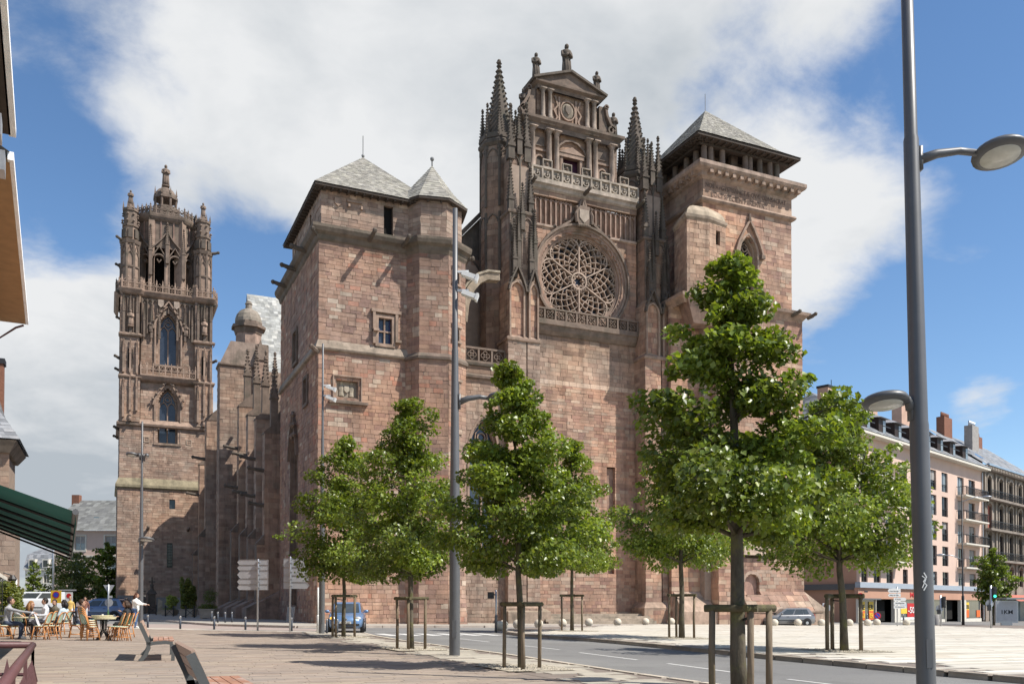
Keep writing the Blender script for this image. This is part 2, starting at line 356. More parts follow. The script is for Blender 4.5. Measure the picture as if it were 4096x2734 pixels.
def pinnacle(parent, x, y, z0, w, hs, hp, c=CARVD, n=4, crk=True, mat='carved', name='pinnacle'):
    mb = MB(); h = w/2; ph = math.pi/4 if n == 4 else math.pi/8; r = h*(1.414 if n == 4 else 1.08)
    mb.prism(oct_(x, y, r, n, ph), z0, z0+hs, .94, c=c)
    mb.prism(oct_(x, y, r*1.2, n, ph), z0+hs-.12*w-.04, z0+hs+.03, c=c)
    if n == 4:
        for dx, dy in ((0, -1), (1, 0), (-1, 0)):            # little gables on the faces
            px, py = x+dx*h*1.05, y+dy*h*1.05; tx, ty = -dy, dx
            mb.add([(px-tx*h, py-ty*h, z0+hs), (px+tx*h, py+ty*h, z0+hs), (px, py, z0+hs+w*1.1), (px-dx*h*.6, py-dy*h*.6, z0+hs+w*.9)], [(0, 1, 2), (1, 3, 2), (3, 0, 2)], c)
    mb.cone(oct_(x, y, r*.9, n, ph), z0+hs, (x, y, z0+hs+hp), c)
    if crk:
        m = max(3, int(hp/(min(w,.7)*.55)))
        for j in range(1, m):
            t = j/m; rr = r*.9*(1-t)+.03
            for k in range(n):
                a = 2*math.pi*k/n+ph; crocket(mb, x+rr*math.cos(a), y+rr*math.sin(a), z0+hs+hp*t, min(w,.75)*.13+.02, c)
    w=min(w,.8); mb.ball(x, y, z0+hs+hp, w*.16+.03, 6, 4, c); crocket(mb, x, y, z0+hs+hp-.12*w-.05, w*.26+.04, c)
    return ob(name, mb, M[mat], parent)
def gargoyle(parent, x, y, z, dx, dy, L=1.1, c=CARVD):
    l = math.hypot(dx, dy); dx /= l; dy /= l; mb = MB()
    mb.tube([(x-dx*.2, y-dy*.2, z), (x+dx*L*.45, y+dy*L*.45, z+.06), (x+dx*L*.8, y+dy*L*.8, z+.14), (x+dx*L, y+dy*L, z+.08)], [.17, .15, .13, .1], 6, c)
    mb.ball(x+dx*L*.93, y+dy*L*.93, z+.16, .16, 6, 4, c)
    return ob('gargoyle', mb, M['carved'], parent)
def statue(parent, x, y, z, h, c=CARVD, face=(0, -1), name='statue'):
    mb = MB(); ang = math.atan2(face[1], face[0])+math.pi/2
    mb.M = Matrix.Translation((x, y, z)) @ Matrix.Rotation(ang, 4, 'Z') @ Matrix.Scale(h, 4)
    mb.box(-.16, .16, -.15, .15, 0, .05, c)
    mb.lathe([(.15, .05), (.15, .2), (.14, .38), (.13, .5), (.14, .62), (.155, .72), (.15, .78), (.07, .82), (.06, .85)], 0, 0, 10, c, 1, .8)
    mb.ball(0, -.01, .915, .075, 8, 6, c, .9, 1, 1.1)
    for sgn in (-1, 1): mb.tube([(sgn*.13, 0, .76), (sgn*.15, -.03, .62), (sgn*.08, -.13, .58), (sgn*.01, -.14, .66)], [.05, .048, .042, .035], 6, c)
    for k in range(5): a = -1.2+k*.6; mb.tube([(.15*math.sin(a), -.12*math.cos(a), .06), (.12*math.sin(a), -.1*math.cos(a), .5)], .018, 4, c)
    return ob(name, mb, M['carved'], parent, True)
def balustrade(parent, x0, x1, y, z0, h, n, motif='x', c=CARVP, t=.16):
    mb = MB(); w = (x1-x0)/n
    mb.box(x0, x1, y-t*.7, y+t*.7, z0, z0+h*.14, c); mb.box(x0, x1, y-t*.7, y+t*.7, z0+h*.87, z0+h, c)
    for i in range(n+1): mb.box(x0+w*i-.07, x0+w*i+.07, y-t*.62, y+t*.62, z0+h*.1, z0+h*.95, c)
    for i in range(n):
        cx, cz, r = x0+w*(i+.5), z0+h*.505, min(w*.42, h*.34)
        if motif == 'x':
            for k in range(4):
                a = math.pi/4+k*math.pi/2; ct, st = math.cos(a), math.sin(a); pts = []
                for q in range(9):
                    g = 2*math.pi*q/8; u = r*.5*(1-math.cos(g)); v = r*.26*math.sin(g); pts.append((cx+ct*u-st*v, cz+st*u+ct*v))
                mb.band(pts, .045, y-.07, y+.07, c=c)
        elif motif == 'q':
            for k in range(4):
                a = k*math.pi/2; mb.band([(cx+math.cos(a)*r*.45+r*.42*math.cos(2*math.pi*q/8), cz+math.sin(a)*r*.45+r*.42*math.sin(2*math.pi*q/8)) for q in range(8)], .05, y-.08, y+.08, True, c)
        elif motif == 's':
            mb.box(x0+w*i, x0+w*(i+1), y+.03, y+.07, z0, z0+h, c)
            mb.band([(cx+r*.8*math.cos(g)*(1-.1*k), cz-.05+r*.8*math.sin(g)*(1-.1*k)) for k, g in enumerate([math.pi*(1.1+q*.22) for q in range(8)])], .07, y-.1, y+.05, c=c)
            mb.ball(cx+r*.1, y-.03, cz+r*.35, r*.28, 6, 4, c); mb.band([(cx-r*.1, cz-r*.3), (cx+r*.15, cz+r*.1), (cx, cz+r*.5)], .09, y-.1, y+.05, c=c)
        else:
            mb.band(arch(cx, w*.36, z0+h*.4, h*.38, 3, z0+h*.12), .05, y-.06, y+.06, c=c)
    return ob('balustrade', mb, M['carved'], parent)
def pierced(parent, pts, z0, h, step=.55, c=CARV, spikes=True):        # open-work parapet along a plan path
    mb = MB()
    for (ax, ay), (bx, by) in zip(pts, pts[1:]):
        l = math.hypot(bx-ax, by-ay); n = max(2, int(l/step)); mb.M = Matrix.Translation((ax, ay, 0)) @ Matrix.Rotation(math.atan2(by-ay, bx-ax), 4, 'Z')
        mb.box(0, l, -.09, .09, z0, z0+h*.16, c); mb.box(0, l, -.09, .09, z0+h*.6, z0+h*.7, c)
        for i in range(n+1):
            u = l*i/n; mb.box(u-.07, u+.07, -.08, .08, z0, z0+h*.85, c)
            if spikes: mb.cone([(u-.09, -.09), (u+.09, -.09), (u+.09, .09), (u-.09, .09)], z0+h*.8, (u, 0, z0+h*1.5), c); crocket(mb, u, 0, z0+h*1.2, .1, c)
            if i < n:
                m_ = u+l/n/2; mb.band([(m_-.2, z0+h*.7), (m_, z0+h*1.05), (m_+.2, z0+h*.7)], .05, -.05, .05, c=c); mb.band([(m_+.12*math.cos(g), z0+h*.38+.12*math.sin(g)) for g in [k*math.pi/3 for k in range(6)]], .05, -.05, .05, True, c)
    return ob('balustrade', mb, M['carved'], parent)
def lancets(mb, x0, x1, z0, z1, y, n, t=.06, d=.12, c=CARV):            # blind panelling
    w = (x1-x0)/n
    for i in range(n+1): mb.box(x0+w*i-t/2, x0+w*i+t/2, y-d, y, z0, z1, c)
    for i in range(n): mb.band(arch(x0+w*(i+.5), w*.42, z1-w*.75, w*.6, 4), t*.8, y-d*.8, y, c=c)
def gothic_window(parent, cx, w, z0, zs, rise, y, depth=.75, steps=4, lights=2, c=CARVP, glass='glass', hood=None, M_=None, ringc=None):
    """splayed pointed window: stepped mouldings outside, mullions and tracery, glass behind"""
    mb = MB(); mb.M = M_
    for k in range(steps):
        f = w+(steps-1-k)*.13; a = arch(cx, f+.06, zs, rise*(f+.06)/w, 7, z0)
        mb.band(a, .15, y-.05+depth*k/steps, y+depth*(k+1)/steps+.04, c=ringc or c)
    if hood: mb.band(ogee(cx, w+steps*.13+.12, zs, hood), .16, y-.22, y+.05, c=c)
    mb.box(cx-w-.55, cx+w+.55, y-.12, y+depth, z0-.22, z0, c)
    fr = ob('window', mb, M['carved'], parent)
    m2 = MB(); m2.M = M_; yy = y+depth*.82
    for i in range(1, lights): x = cx-w+2*w*i/lights; m2.box(x-.06, x+.06, yy-.1, yy+.06, z0, zs+rise*.1, c)
    lw = 2*w/lights
    for i in range(lights):
        m2.band(arch(cx-w+lw*(i+.5), lw*.46, zs-lw*.1, lw*.7, 5), .08, yy-.09, yy+.05, c=c)
    m2.band([(cx+.3*w*math.cos(g), zs+rise*.5+.3*w*math.sin(g)) for g in [k*math.pi/5 for k in range(10)]], .08, yy-.09, yy+.05, True, c)
    for sg in (-1, 1): m2.band([(cx+sg*w*.05, zs+rise*.12), (cx+sg*w*.5, zs+rise*.35), (cx+sg*w*.45, zs+rise*.62), (cx, zs+rise*.85)], .07, yy-.08, yy+.05, c=c)
    ob('tracery', m2, M['carved'], parent)
    m3 = MB(); m3.M = M_; m3.plate(arch(cx, w+.05, zs, rise*1.04, 7, z0), yy+.06, yy+.1); ob('window_glass', m3, M[glass], parent)
    return fr
def holeA(O0, cx, w, z0, zs, rise): return poly_hole([(x-O0, z) for x, z in arch(cx, w, zs, rise, 8, z0)])
def wframe(parent, cx, w, z0, z1, y, fr=.16, cross=True, gl='glass', c=CARVP, out=.12, M_=None):
    mb = MB(); mb.M = M_
    mb.box(cx-w-fr, cx-w, y-out, y+.3, z0-fr, z1+fr, c); mb.box(cx+w, cx+w+fr, y-out, y+.3, z0-fr, z1+fr, c); mb.box(cx-w, cx+w, y-out, y+.3, z1, z1+fr, c); mb.box(cx-w, cx+w, y-out, y+.3, z0-fr, z0, c)
    if cross: mb.box(cx-.05, cx+.05, y+.08, y+.22, z0, z1, c); mb.box(cx-w, cx+w, y+.07, y+.21, z0+(z1-z0)*.5-.05, z0+(z1-z0)*.5+.05, c)
    o = ob('window', mb, M['carved'], parent)
    m3 = MB(); m3.M = M_; m3.box(cx-w, cx+w, y+.2, y+.24, z0, z1); ob('window_glass', m3, M[gl], parent); return o
MX = lambda x, y0: Matrix.Translation((x, y0, 0)) @ Matrix.Rotation(-math.pi/2, 4, 'Z')   # local x -> -Y direction, local y -> +X : for walls that face -X; local x runs towards the viewer

# ---- corner pavilion
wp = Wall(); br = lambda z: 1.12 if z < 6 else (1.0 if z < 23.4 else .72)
win1 = rect(3.72, 4.72, 18.0, 19.75); rel = rect(1.08, 2.52, 14.36, 15.56)
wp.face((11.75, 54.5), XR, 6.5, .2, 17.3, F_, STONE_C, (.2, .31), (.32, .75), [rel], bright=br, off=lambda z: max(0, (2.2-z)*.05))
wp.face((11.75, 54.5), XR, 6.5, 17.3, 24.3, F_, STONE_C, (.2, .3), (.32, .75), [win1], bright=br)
# west side windows sit on the shaded flank: distance along the flank measured from its far end
FL = 13.0
def fl(y): return 54.5+FL-y
sideH = [rect(fl(62.6), fl(60.8), 18.0, 20.5), rect(fl(58.9), fl(57.3), 14.4, 16.4), holeA(0, fl(62.0), 1.35, 1.5, 11.6, 2.2)]
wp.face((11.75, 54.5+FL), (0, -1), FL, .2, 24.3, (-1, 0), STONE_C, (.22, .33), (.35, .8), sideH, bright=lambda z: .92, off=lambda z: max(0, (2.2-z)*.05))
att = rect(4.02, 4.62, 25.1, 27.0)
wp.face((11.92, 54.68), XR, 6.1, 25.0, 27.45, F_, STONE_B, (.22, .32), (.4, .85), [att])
wp.face((11.92, 64.0), (0, -1), 9.32, 25.0, 27.45, (-1, 0), STONE_B, (.22, .32), (.4, .85), [rect(1, 1.5, 25.8, 26.8), rect(6, 6.5, 25.8, 26.8)])
cr_ = MB(); cr_.box(12.6, 18.4, 55.5, 66.8, 0, 24.6); cr_.box(12.7, 18.3, 55.5, 63.6, 24.6, 27.4); cr_.box(11.9, 18.4, 66.9, 67.4, 0, 24.3); cr_.box(11.9, 18, 63.6, 63.9, 24.6, 27.4)
pav = section('corner_pavilion', wp, cr_, 120)
pth = [(11.75, 67.6), (11.75, 54.5), (18.0, 54.5)]
ob('string_course', mould(pth, [(0, 17.2), (.16, 17.25), (.2, 17.35), (.02, 17.85), (0, 17.85)], c=(.30, .25, .2)), M['carved'], pav)
ob('cornice', mould(pth, [(0, 24.0), (.1, 24.1), (.16, 24.35), (.36, 24.5), (.46, 24.72), (.46, 24.9), (.05, 25.06), (-.35, 25.06)], c=(.15, .125, .1)), M['carved'], pav)
mb = MB(); mb.add([(11.45, 54.15, 27.3), (19.4, 54.15, 27.3), (19.4, 65, 27.3), (11.45, 65, 27.3), (11.45, 54.15, 27.48), (19.4, 54.15, 27.48), (19.4, 65, 27.48), (11.45, 65, 27.48)], [(0, 3, 2, 1), (4, 5, 6, 7), (0, 1, 5, 4), (1, 2, 6, 5), (2, 3, 7, 6), (3, 0, 4, 7)])
for k in range(15): mb.box(12+k*.5, 12.09+k*.5, 54.2, 54.9, 27.2, 27.3)
for k in range(20): mb.box(11.5, 12.2, 54.6+k*.5, 54.69+k*.5, 27.2, 27.3)
ob('eaves', mb, M['darkroof'], pav)
AP = (15.9, 59.7, 32.4)
mb = MB(); b_ = [(11.4, 54.1, 27.46), (19.4, 54.1, 27.46), (19.4, 65.05, 27.46), (11.4, 65.05, 27.46)]
for i in range(4): shingle(mb, b_[i], b_[(i+1) % 4], AP, AP)
mb.tube([AP, (15.9, 59.7, 33.9)], .03, 5, (.2, .2, .2)); mb.ball(15.9, 59.7, 32.5, .12, 6, 4, (.25, .25, .25))
ob('roof', mb, M['slate'], pav)
wframe(pav, 15.97, .44, 18.05, 19.68, 54.5, .2); mb = MB(); mb.box(15.55, 16.39, 54.66, 54.69, 18.9, 18.98); 
for sx in (15.6, 15.95, 16.31): mb.box(sx-.03, sx+.03, 54.655, 54.69, 18.05, 19.68)
ob('window_frame', mb, M['bluepaint'], pav)
mb = MB(); mb.box(15.15, 15.33, 54.3, 54.62, 18.0, 20.0, CARVP); mb.box(16.62, 16.8, 54.3, 54.62, 18.3, 20.0, CARVP); mb.box(15.05, 17.0, 54.28, 54.62, 20.0, 20.2, CARVP); mb.box(15.15, 15.5, 54.12, 54.5, 18.75, 18.9, CARVP); mb.box(16.62, 17.0, 54.25, 54.5, 18.2, 18.35, CARVP); ob('window_surround', mb, M['carved'], pav)
# heraldic relief
mb = MB()
for k in range(3): q = .1*k; mb.band([(12.68+q, 14.2+q), (12.68+q, 15.74-q), (14.46-q, 15.74-q), (14.46-q, 14.2+q)], .12, 54.4+.1*k, 54.75, True, CARVP)
mb.box(12.9, 14.3, 54.8, 54.85, 14.35, 15.6, (.36, .31, .25)); mb.box(12.4, 14.85, 54.25, 54.6, 14.0, 14.16, CARV)
for sx in (13.25, 13.9): mb.lathe([(.05, 14.5), (.2, 14.55), (.16, 14.8), (.2, 15.1), (.1, 15.25), (.13, 15.4), (.05, 15.5)], sx, 54.8, 8, (.38, .34, .27), 1, .6)
mb.plate([(13.42, 15.2), (13.42, 14.9), (13.58, 14.75), (13.74, 14.9), (13.74, 15.2)], 54.68, 54.8, (.4, .36, .29)); ob('relief_panel', mb, M['carved'], pav)
mb = MB(); mb.plate([(12.75, 26.9), (12.75, 26.55), (12.98, 26.35), (13.2, 26.55), (13.2, 26.9)], 54.56, 54.7, CARVP); mb.box(13.55, 14.5, 54.58, 54.7, 26.78, 26.86, CARVP); mb.box(13.6, 13.72, 54.5, 54.7, 26.45, 26.62, CARVP); mb.box(14.4, 14.52, 54.5, 54.7, 26.4, 26.6, CARVP); ob('carved_shield', mb, M['carved'], pav)
mb = MB(); mb.box(15.9, 16.6, 55.0, 55.05, 25.0, 27.1); ob('dark_opening', mb, M['void'], pav)
# flank windows
for yc, w_, z0, z1 in ((61.7, .8, 18.2, 20.3), (58.1, .7, 14.6, 16.2)): wframe(pav, -(yc-54.5), w_*.75, z0, z1, 0, .2, True, 'darkglass', CARV, M_=MX(11.75, 54.5))
gothic_window(pav, -(62.0-54.5), 1.0, 1.5, 11.6, 2.0, 0., .8, 3, 2, CARV, 'darkglass', 3.2, MX(11.75, 54.5))
for k in range(5): crocket_mb = MB(); crocket(crocket_mb, 11.45, 61.0-.0*k+.22*k-.4, 14.4-abs(k-2)*.7, .22, CARV); ob('crocket', crocket_mb, M['carved'], pav)
for y_ in (57.5, 61.0, 64.5): gargoyle(pav, 11.4, y_, 24.4, -1, 0, .8)
gargoyle(pav, 11.7, 54.55, 17.1, -.7, -.7, .7, CARV); gargoyle(pav, 11.7, 54.55, 24.35, -.7, -.7, .6)
for x_ in (14.9, 17.1): gargoyle(pav, x_, 54.1, 24.45, 0, -1, 1.1)
# ---- stair turret
TC = (19.35, 55.6); TR_ = -12.5; wt_ = Wall(); ct = MB()
def octwall(wall, cx, cy, ap, z0, z1, faces, pal, ch=(.23, .34), sl=(.36, .8), holes={}, bright=None, off=None, tw=0.):
    rr = ap/math.cos(math.pi/8); P = [(cx+rr*math.cos(R(22.5+45*i+tw)), cy+rr*math.sin(R(22.5+45*i+tw))) for i in range(8)]
    for i in faces:                                         # face i: from corner i to corner i+1 ; i=5 is the front
        a, b = P[i], P[(i+1) % 8]; l = math.hypot(b[0]-a[0], b[1]-a[1]); u = ((b[0]-a[0])/l, (b[1]-a[1])/l); an = R(45*(i+1)+tw)
        wall.face(a, u, l, z0, z1, (math.cos(an), math.sin(an)), pal, ch, sl, holes.get(i), depth=.25, bright=bright, off=off)
    return P
slits = [rect(.55, 1.15, z, z+.85) for z in (22.3, 18.6, 15.1, 11.7, 8.6, 5.4)]
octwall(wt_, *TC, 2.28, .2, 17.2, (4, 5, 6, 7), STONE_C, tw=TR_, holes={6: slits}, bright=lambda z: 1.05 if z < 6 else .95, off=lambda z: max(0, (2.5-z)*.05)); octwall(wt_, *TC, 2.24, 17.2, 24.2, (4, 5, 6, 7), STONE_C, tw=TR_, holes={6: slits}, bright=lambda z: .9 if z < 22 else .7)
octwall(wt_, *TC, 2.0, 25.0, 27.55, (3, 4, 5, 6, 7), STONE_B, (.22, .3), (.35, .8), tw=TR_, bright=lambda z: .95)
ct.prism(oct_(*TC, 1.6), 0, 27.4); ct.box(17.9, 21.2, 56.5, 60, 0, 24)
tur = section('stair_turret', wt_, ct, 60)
o8 = lambda ap: [(TC[0]+ap/.9239*math.cos(R(22.5+45*i+TR_)), TC[1]+ap/.9239*math.sin(R(22.5+45*i+TR_))) for i in (3, 4, 5, 6, 7, 8)]
ob('string_course', mould(o8(2.26), [(0, 17.1), (.16, 17.15), (.18, 17.3), (0, 17.55), (-.05, 17.55)], c=CARV), M['carved'], tur)
ob('cornice', mould(o8(2.24), [(0, 23.9), (.1, 24.1), (.16, 24.35), (.36, 24.5), (.42, 24.72), (.42, 24.88), (.05, 25.02), (-.3, 25.04)], c=(.15, .125, .1)), M['carved'], tur)
mb = MB(); mb.prism(oct_(*TC, 2.55, 8, R(22.5+TR_)), 27.4, 27.57); 
for k in range(16): a = 2*math.pi*k/16; mb.box(TC[0]+2.2*math.cos(a)-.05, TC[0]+2.2*math.cos(a)+.05, TC[1]+2.2*math.sin(a)-.05, TC[1]+2.2*math.sin(a)+.05, 27.27, 27.4)
ob('eaves', mb, M['darkroof'], tur)
mb = MB(); P = oct_(*TC, 2.57, 8, R(22.5+TR_)); AT = (19.5, 55.6, 30.7)
for i in range(8): a, b = P[i], P[(i+1) % 8]; m1 = tuple((TC[k]+(a[k]-TC[k])*.62) for k in (0, 1)); m2_ = tuple((TC[k]+(b[k]-TC[k])*.62) for k in (0, 1)); shingle(mb, (*a, 27.55), (*b, 27.55), (*m2_, 28.6), (*m1, 28.6), .25, .28); shingle(mb, (*m1, 28.6), (*m2_, 28.6), AT, AT, .25, .28)
mb.tube([AT, (19.5, 55.6, 31.1)], .05, 6, (.2, .2, .2)); mb.ball(19.5, 55.6, 31.15, .14, 8, 6, (.2, .2, .2)); ob('roof', mb, M['slate'], tur)
for z in (22.3, 18.6, 15.1, 11.7, 8.6, 5.4):
    mb = MB(); a = R(-45+TR_); nx, ny = math.cos(a), math.sin(a); ux, uy = -ny, nx; c0 = (TC[0]+nx*2.26, TC[1]+ny*2.26); mb.M = Matrix.Translation((c0[0], c0[1], 0)) @ Matrix.Rotation(math.atan2(uy, ux), 4, 'Z')
    mb.box(-.65, .45, -.12, .2, z+.86, z+1.02, CARVP); mb.box(-.6, -.47, -.05, .2, z-.05, z+.86, CARVP); mb.box(.17, .3, -.05, .2, z-.05, z+.86, CARVP); mb.box(-.65, .4, -.1, .2, z-.14, z-.02, CARVP); ob('slit_window', mb, M['carved'], tur)
    m2 = MB(); m2.M = mb.M; m2.box(-.47, .17, .5, .52, z, z+.86); ob('dark_opening', m2, M['void'], tur)
for dx, dy, z in ((.9, -.4, 24.3), (.9, -.4, 23.0)): gargoyle(tur, TC[0]+1.9, TC[1]-.9, z, dx, dy, .8)

# ---- west front: rose window wall
RC = (32.15, 25.84); wf = Wall(); O_ = 27.8
rose_h = lambda z: [(RC[0]-O_-math.sqrt(3.5**2-(z-RC[1])**2), RC[0]-O_+math.sqrt(3.5**2-(z-RC[1])**2))] if abs(z-RC[1]) < 3.5 else []
hs_ = [rose_h, rect(34.29-O_, 35.01-O_, 7.37, 11.83), rect(34.38-O_, 34.92-O_, 3.95, 4.8), rect(30.29-O_, 30.75-O_, 3.96, 4.41)]
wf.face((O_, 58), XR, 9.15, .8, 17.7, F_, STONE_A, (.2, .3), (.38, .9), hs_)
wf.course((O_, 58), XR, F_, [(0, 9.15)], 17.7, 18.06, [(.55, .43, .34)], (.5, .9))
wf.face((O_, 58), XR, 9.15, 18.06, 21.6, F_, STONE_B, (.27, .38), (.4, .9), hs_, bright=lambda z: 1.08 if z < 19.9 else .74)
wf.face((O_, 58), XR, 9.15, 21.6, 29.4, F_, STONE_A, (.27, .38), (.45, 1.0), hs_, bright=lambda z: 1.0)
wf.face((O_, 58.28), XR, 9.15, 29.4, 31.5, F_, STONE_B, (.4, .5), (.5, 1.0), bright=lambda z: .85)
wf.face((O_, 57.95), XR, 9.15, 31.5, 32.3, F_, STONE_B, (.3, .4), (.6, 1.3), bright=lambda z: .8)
cf = MB(); cf.box(27.5, 37.3, 59.3, 60, .2, 32); cf.box(22, 37, 61, 66, 0, 27)
# piers left and right of the rose: two shafts with a groove, each set back twice towards the top
def piers(xa, side):
    w = 2.5; xs = [(xa, xa+1.42), (xa+1.5, xa+w)]
    for i, (a, b) in enumerate(xs):
        wf.face((a, 56.5), XR, b-a, .2, 20.2, F_, STONE_A if side > 0 else STONE_B, (.24, .34), (.34, .7), depth=.2, off=lambda z: (.35 if z < 1.3 else 0)+(.06 if z > 2.5 else .0)*0)
        wf.face((a+.1, 56.62), XR, b-a-.16, 20.2, 24.2, F_, STONE_A, (.32, .42), (.35, .7), depth=.2)
    cf.box(xa+.3, xa+w-.3, 56.85, 59.4, 0, 24.6); cf.box(xa+1.2, xa+1.7, 56.75, 57, 0, 24)
    wf.face((xa, 58.2), (0, -1), 1.7, .2, 20.2, (-1, 0), STONE_B, (.3, .42), (.4, .85), depth=.2)
    wf.face((xa+.1, 58.2), (0, -1), 1.6, 20.2, 24.3, (-1, 0), STONE_B, (.3, .42), (.4, .85), depth=.2)
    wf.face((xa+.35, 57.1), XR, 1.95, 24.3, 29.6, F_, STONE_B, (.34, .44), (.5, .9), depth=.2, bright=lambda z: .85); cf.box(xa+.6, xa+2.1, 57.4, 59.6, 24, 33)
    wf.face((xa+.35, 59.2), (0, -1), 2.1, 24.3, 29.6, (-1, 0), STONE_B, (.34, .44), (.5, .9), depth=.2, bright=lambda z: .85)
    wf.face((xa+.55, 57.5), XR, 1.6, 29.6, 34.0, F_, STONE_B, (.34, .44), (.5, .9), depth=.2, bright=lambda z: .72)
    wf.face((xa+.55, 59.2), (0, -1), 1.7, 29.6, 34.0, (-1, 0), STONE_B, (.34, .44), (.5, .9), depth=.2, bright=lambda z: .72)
piers(25.45, -1); piers(36.75, 1)
# panelled octagonal pinnacle turrets behind the piers
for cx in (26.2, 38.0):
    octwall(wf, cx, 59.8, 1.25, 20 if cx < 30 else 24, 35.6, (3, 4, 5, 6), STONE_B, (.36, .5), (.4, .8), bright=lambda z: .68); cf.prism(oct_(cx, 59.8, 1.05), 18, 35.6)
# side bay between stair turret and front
bay_h = [holeA(21.4, 23.8, 1.15, 4.6, 12.2, 2.3)]
wf.face((21.4, 57.0), XR, 4.1, .2, 17.3, F_, STONE_B, (.22, .33), (.35, .8), bay_h)
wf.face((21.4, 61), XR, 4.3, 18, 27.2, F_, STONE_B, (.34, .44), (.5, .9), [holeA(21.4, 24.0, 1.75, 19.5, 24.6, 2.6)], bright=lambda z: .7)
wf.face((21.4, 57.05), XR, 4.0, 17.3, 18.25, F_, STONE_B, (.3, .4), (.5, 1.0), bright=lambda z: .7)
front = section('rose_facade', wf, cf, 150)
mb = MB(); mb.plate([(20.5, 25.2), (26.3, 31.6), (26.3, 25)], 61.2, 61.7, CARVD); mb.band([(20.3, 25.2), (26.4, 32.0)], .3, 60.9, 61.9, c=CARVD); ob('gable_coping', mb, M['carved'], front)
gothic_window(front, 24.0, 1.5, 19.5, 24.6, 2.6, 61, .7, 2, 3, CARVD, 'void'); gothic_window(front, 23.8, .95, 4.7, 12.2, 2.1, 57, .6, 2, 2, CARVP, 'glass')
mb = MB(); mb.band([(22.2, 21.0), (22.35, 22.3), (22.75, 23.35), (23.3, 24.05), (23.95, 24.42), (24.9, 24.5)], .55, 56.7, 57.35, c=(.36, .3, .23)); mb.band([(22.0, 22.9), (22.5, 23.7), (23.2, 24.4), (24.0, 24.75), (24.9, 24.8)], .14, 56.6, 57.45, c=(.36, .32, .25)); mb.box(22.0, 22.35, 56.7, 57.35, 18.2, 21.2, CARVP); ob('flying_arch', mb, M['carved'], front)
balustrade(front, 22.4, 25.4, 57.0, 18.3, 1.1, 3, 'q', CARV)
ob('string_course', mould([(21.5, 57.0), (25.45, 57.0)], [(0, 17.15), (.22, 17.25), (.25, 17.4), (0, 17.55)], c=CARV), M['carved'], front); ob('string_course', mould([(21.5, 57.05), (25.45, 57.05)], [(0, 18.1), (.15, 18.15), (.18, 18.3), (-.4, 18.34)], c=CARVD), M['carved'], front)
# rose
mb = MB(); circ = lambda r, n=48: [(RC[0]+r*math.cos(2*math.pi*k/n), RC[1]+r*math.sin(2*math.pi*k/n)) for k in range(n)]
for r, t, y0, y1, c in ((3.98, .16, 57.72, 58.2, CARV), (3.82, .2, 57.9, 58.2, CARVP), (3.64, .18, 57.98, 58.35, (.30, .21, .165)), (3.47, .18, 58.1, 58.5, CARVP), (3.32, .14, 58.28, 58.75, (.3, .22, .18)), (3.22, .1, 58.35, 58.75, CARVP)): mb.band(circ(r), t, y0, y1, True, c)
ob('rose_frame', mb, M['carved'], front)
mb = MB(); TR = (.42, .335, .275); y0, y1 = 58.42, 58.8; RI = 3.2
P2 = lambda r, a: (RC[0]+r*math.sin(a), RC[1]+r*math.cos(a))
mb.band(circ(.62, 20), .12, y0-.06, y1, True, TR); mb.band([(RC[0]+.42*math.cos(a)*(1+.25*math.cos(8*a)), RC[1]+.42*math.sin(a)*(1+.25*math.cos(8*a))) for a in [2*math.pi*k/48 for k in range(48)]], .06, y0, y1, True, TR)
for s6 in range(6):
    a0 = s6*math.pi/3; mb.band([P2(.65, a0), P2(2.6, a0)], .09, y0-.05, y1, c=TR)
    for sg in (-1, 1): mb.band([P2(2.55, a0), P2(2.85, a0+sg*.05), P2(3.05, a0+sg*.13), P2(RI, a0+sg*.24)], .09, y0-.03, y1, c=TR)
    am = a0+math.pi/6; ca, sa = math.sin(am), math.cos(am)
    # undulating flame net: bars fan out from the hub and sway so that neighbours meet, more of them towards the rim
    for (v0, v1, n_, st_, cyc) in ((.72, 1.62, 3, 15., 1.5), (1.5, RI, 7, 8., 2.5)):
        for j in range(n_):
            ang = R((j-(n_-1)/2)*st_); pts = []
            for q in range(25):
                f = q/24; v = v0+f*(v1-v0); a = am+ang+R(st_*.5)*math.cos(2*math.pi*cyc*f+(j % 2)*math.pi)*.96
                a = max(a0+.02, min(a0+math.pi/3-.02, a)); pts.append(P2(v, a))
            mb.band(pts, .05, y0, y1, c=TR)
            for q in (6, 12, 18): mb.add([(pts[q][0], y0, pts[q][1]+.05), (pts[q][0]+.06, y0, pts[q][1]), (pts[q][0], y0, pts[q][1]-.05), (pts[q][0]-.06, y0, pts[q][1]), (pts[q][0], y0-.05, pts[q][1])], [(0, 1, 4), (1, 2, 4), (2, 3, 4), (3, 0, 4)], TR)
    for b in range(3): a = a0+(b-1)*.25+math.pi/6; x, z = P2(.78, a); crocket(mb, x, y0-.05, z, .08, TR)
    for q in range(4):                                      # cusps and outer loops along the rim
        a = a0+math.pi/3*(q+.5)/4; mb.band([P2(RI, a-.1), P2(2.95, a-.06), P2(2.72, a), P2(2.95, a+.06), P2(RI, a+.1)], .055, y0, y1, c=TR)
ob('rose_tracery', mb, M['carved'], front)
mb = MB(); mb.plate([(RC[0]+3.3*math.cos(2*math.pi*k/40), RC[1]+3.3*math.sin(2*math.pi*k/40)) for k in range(40)], 58.82, 58.86); ob('rose_glass', mb, M['glass'], front)
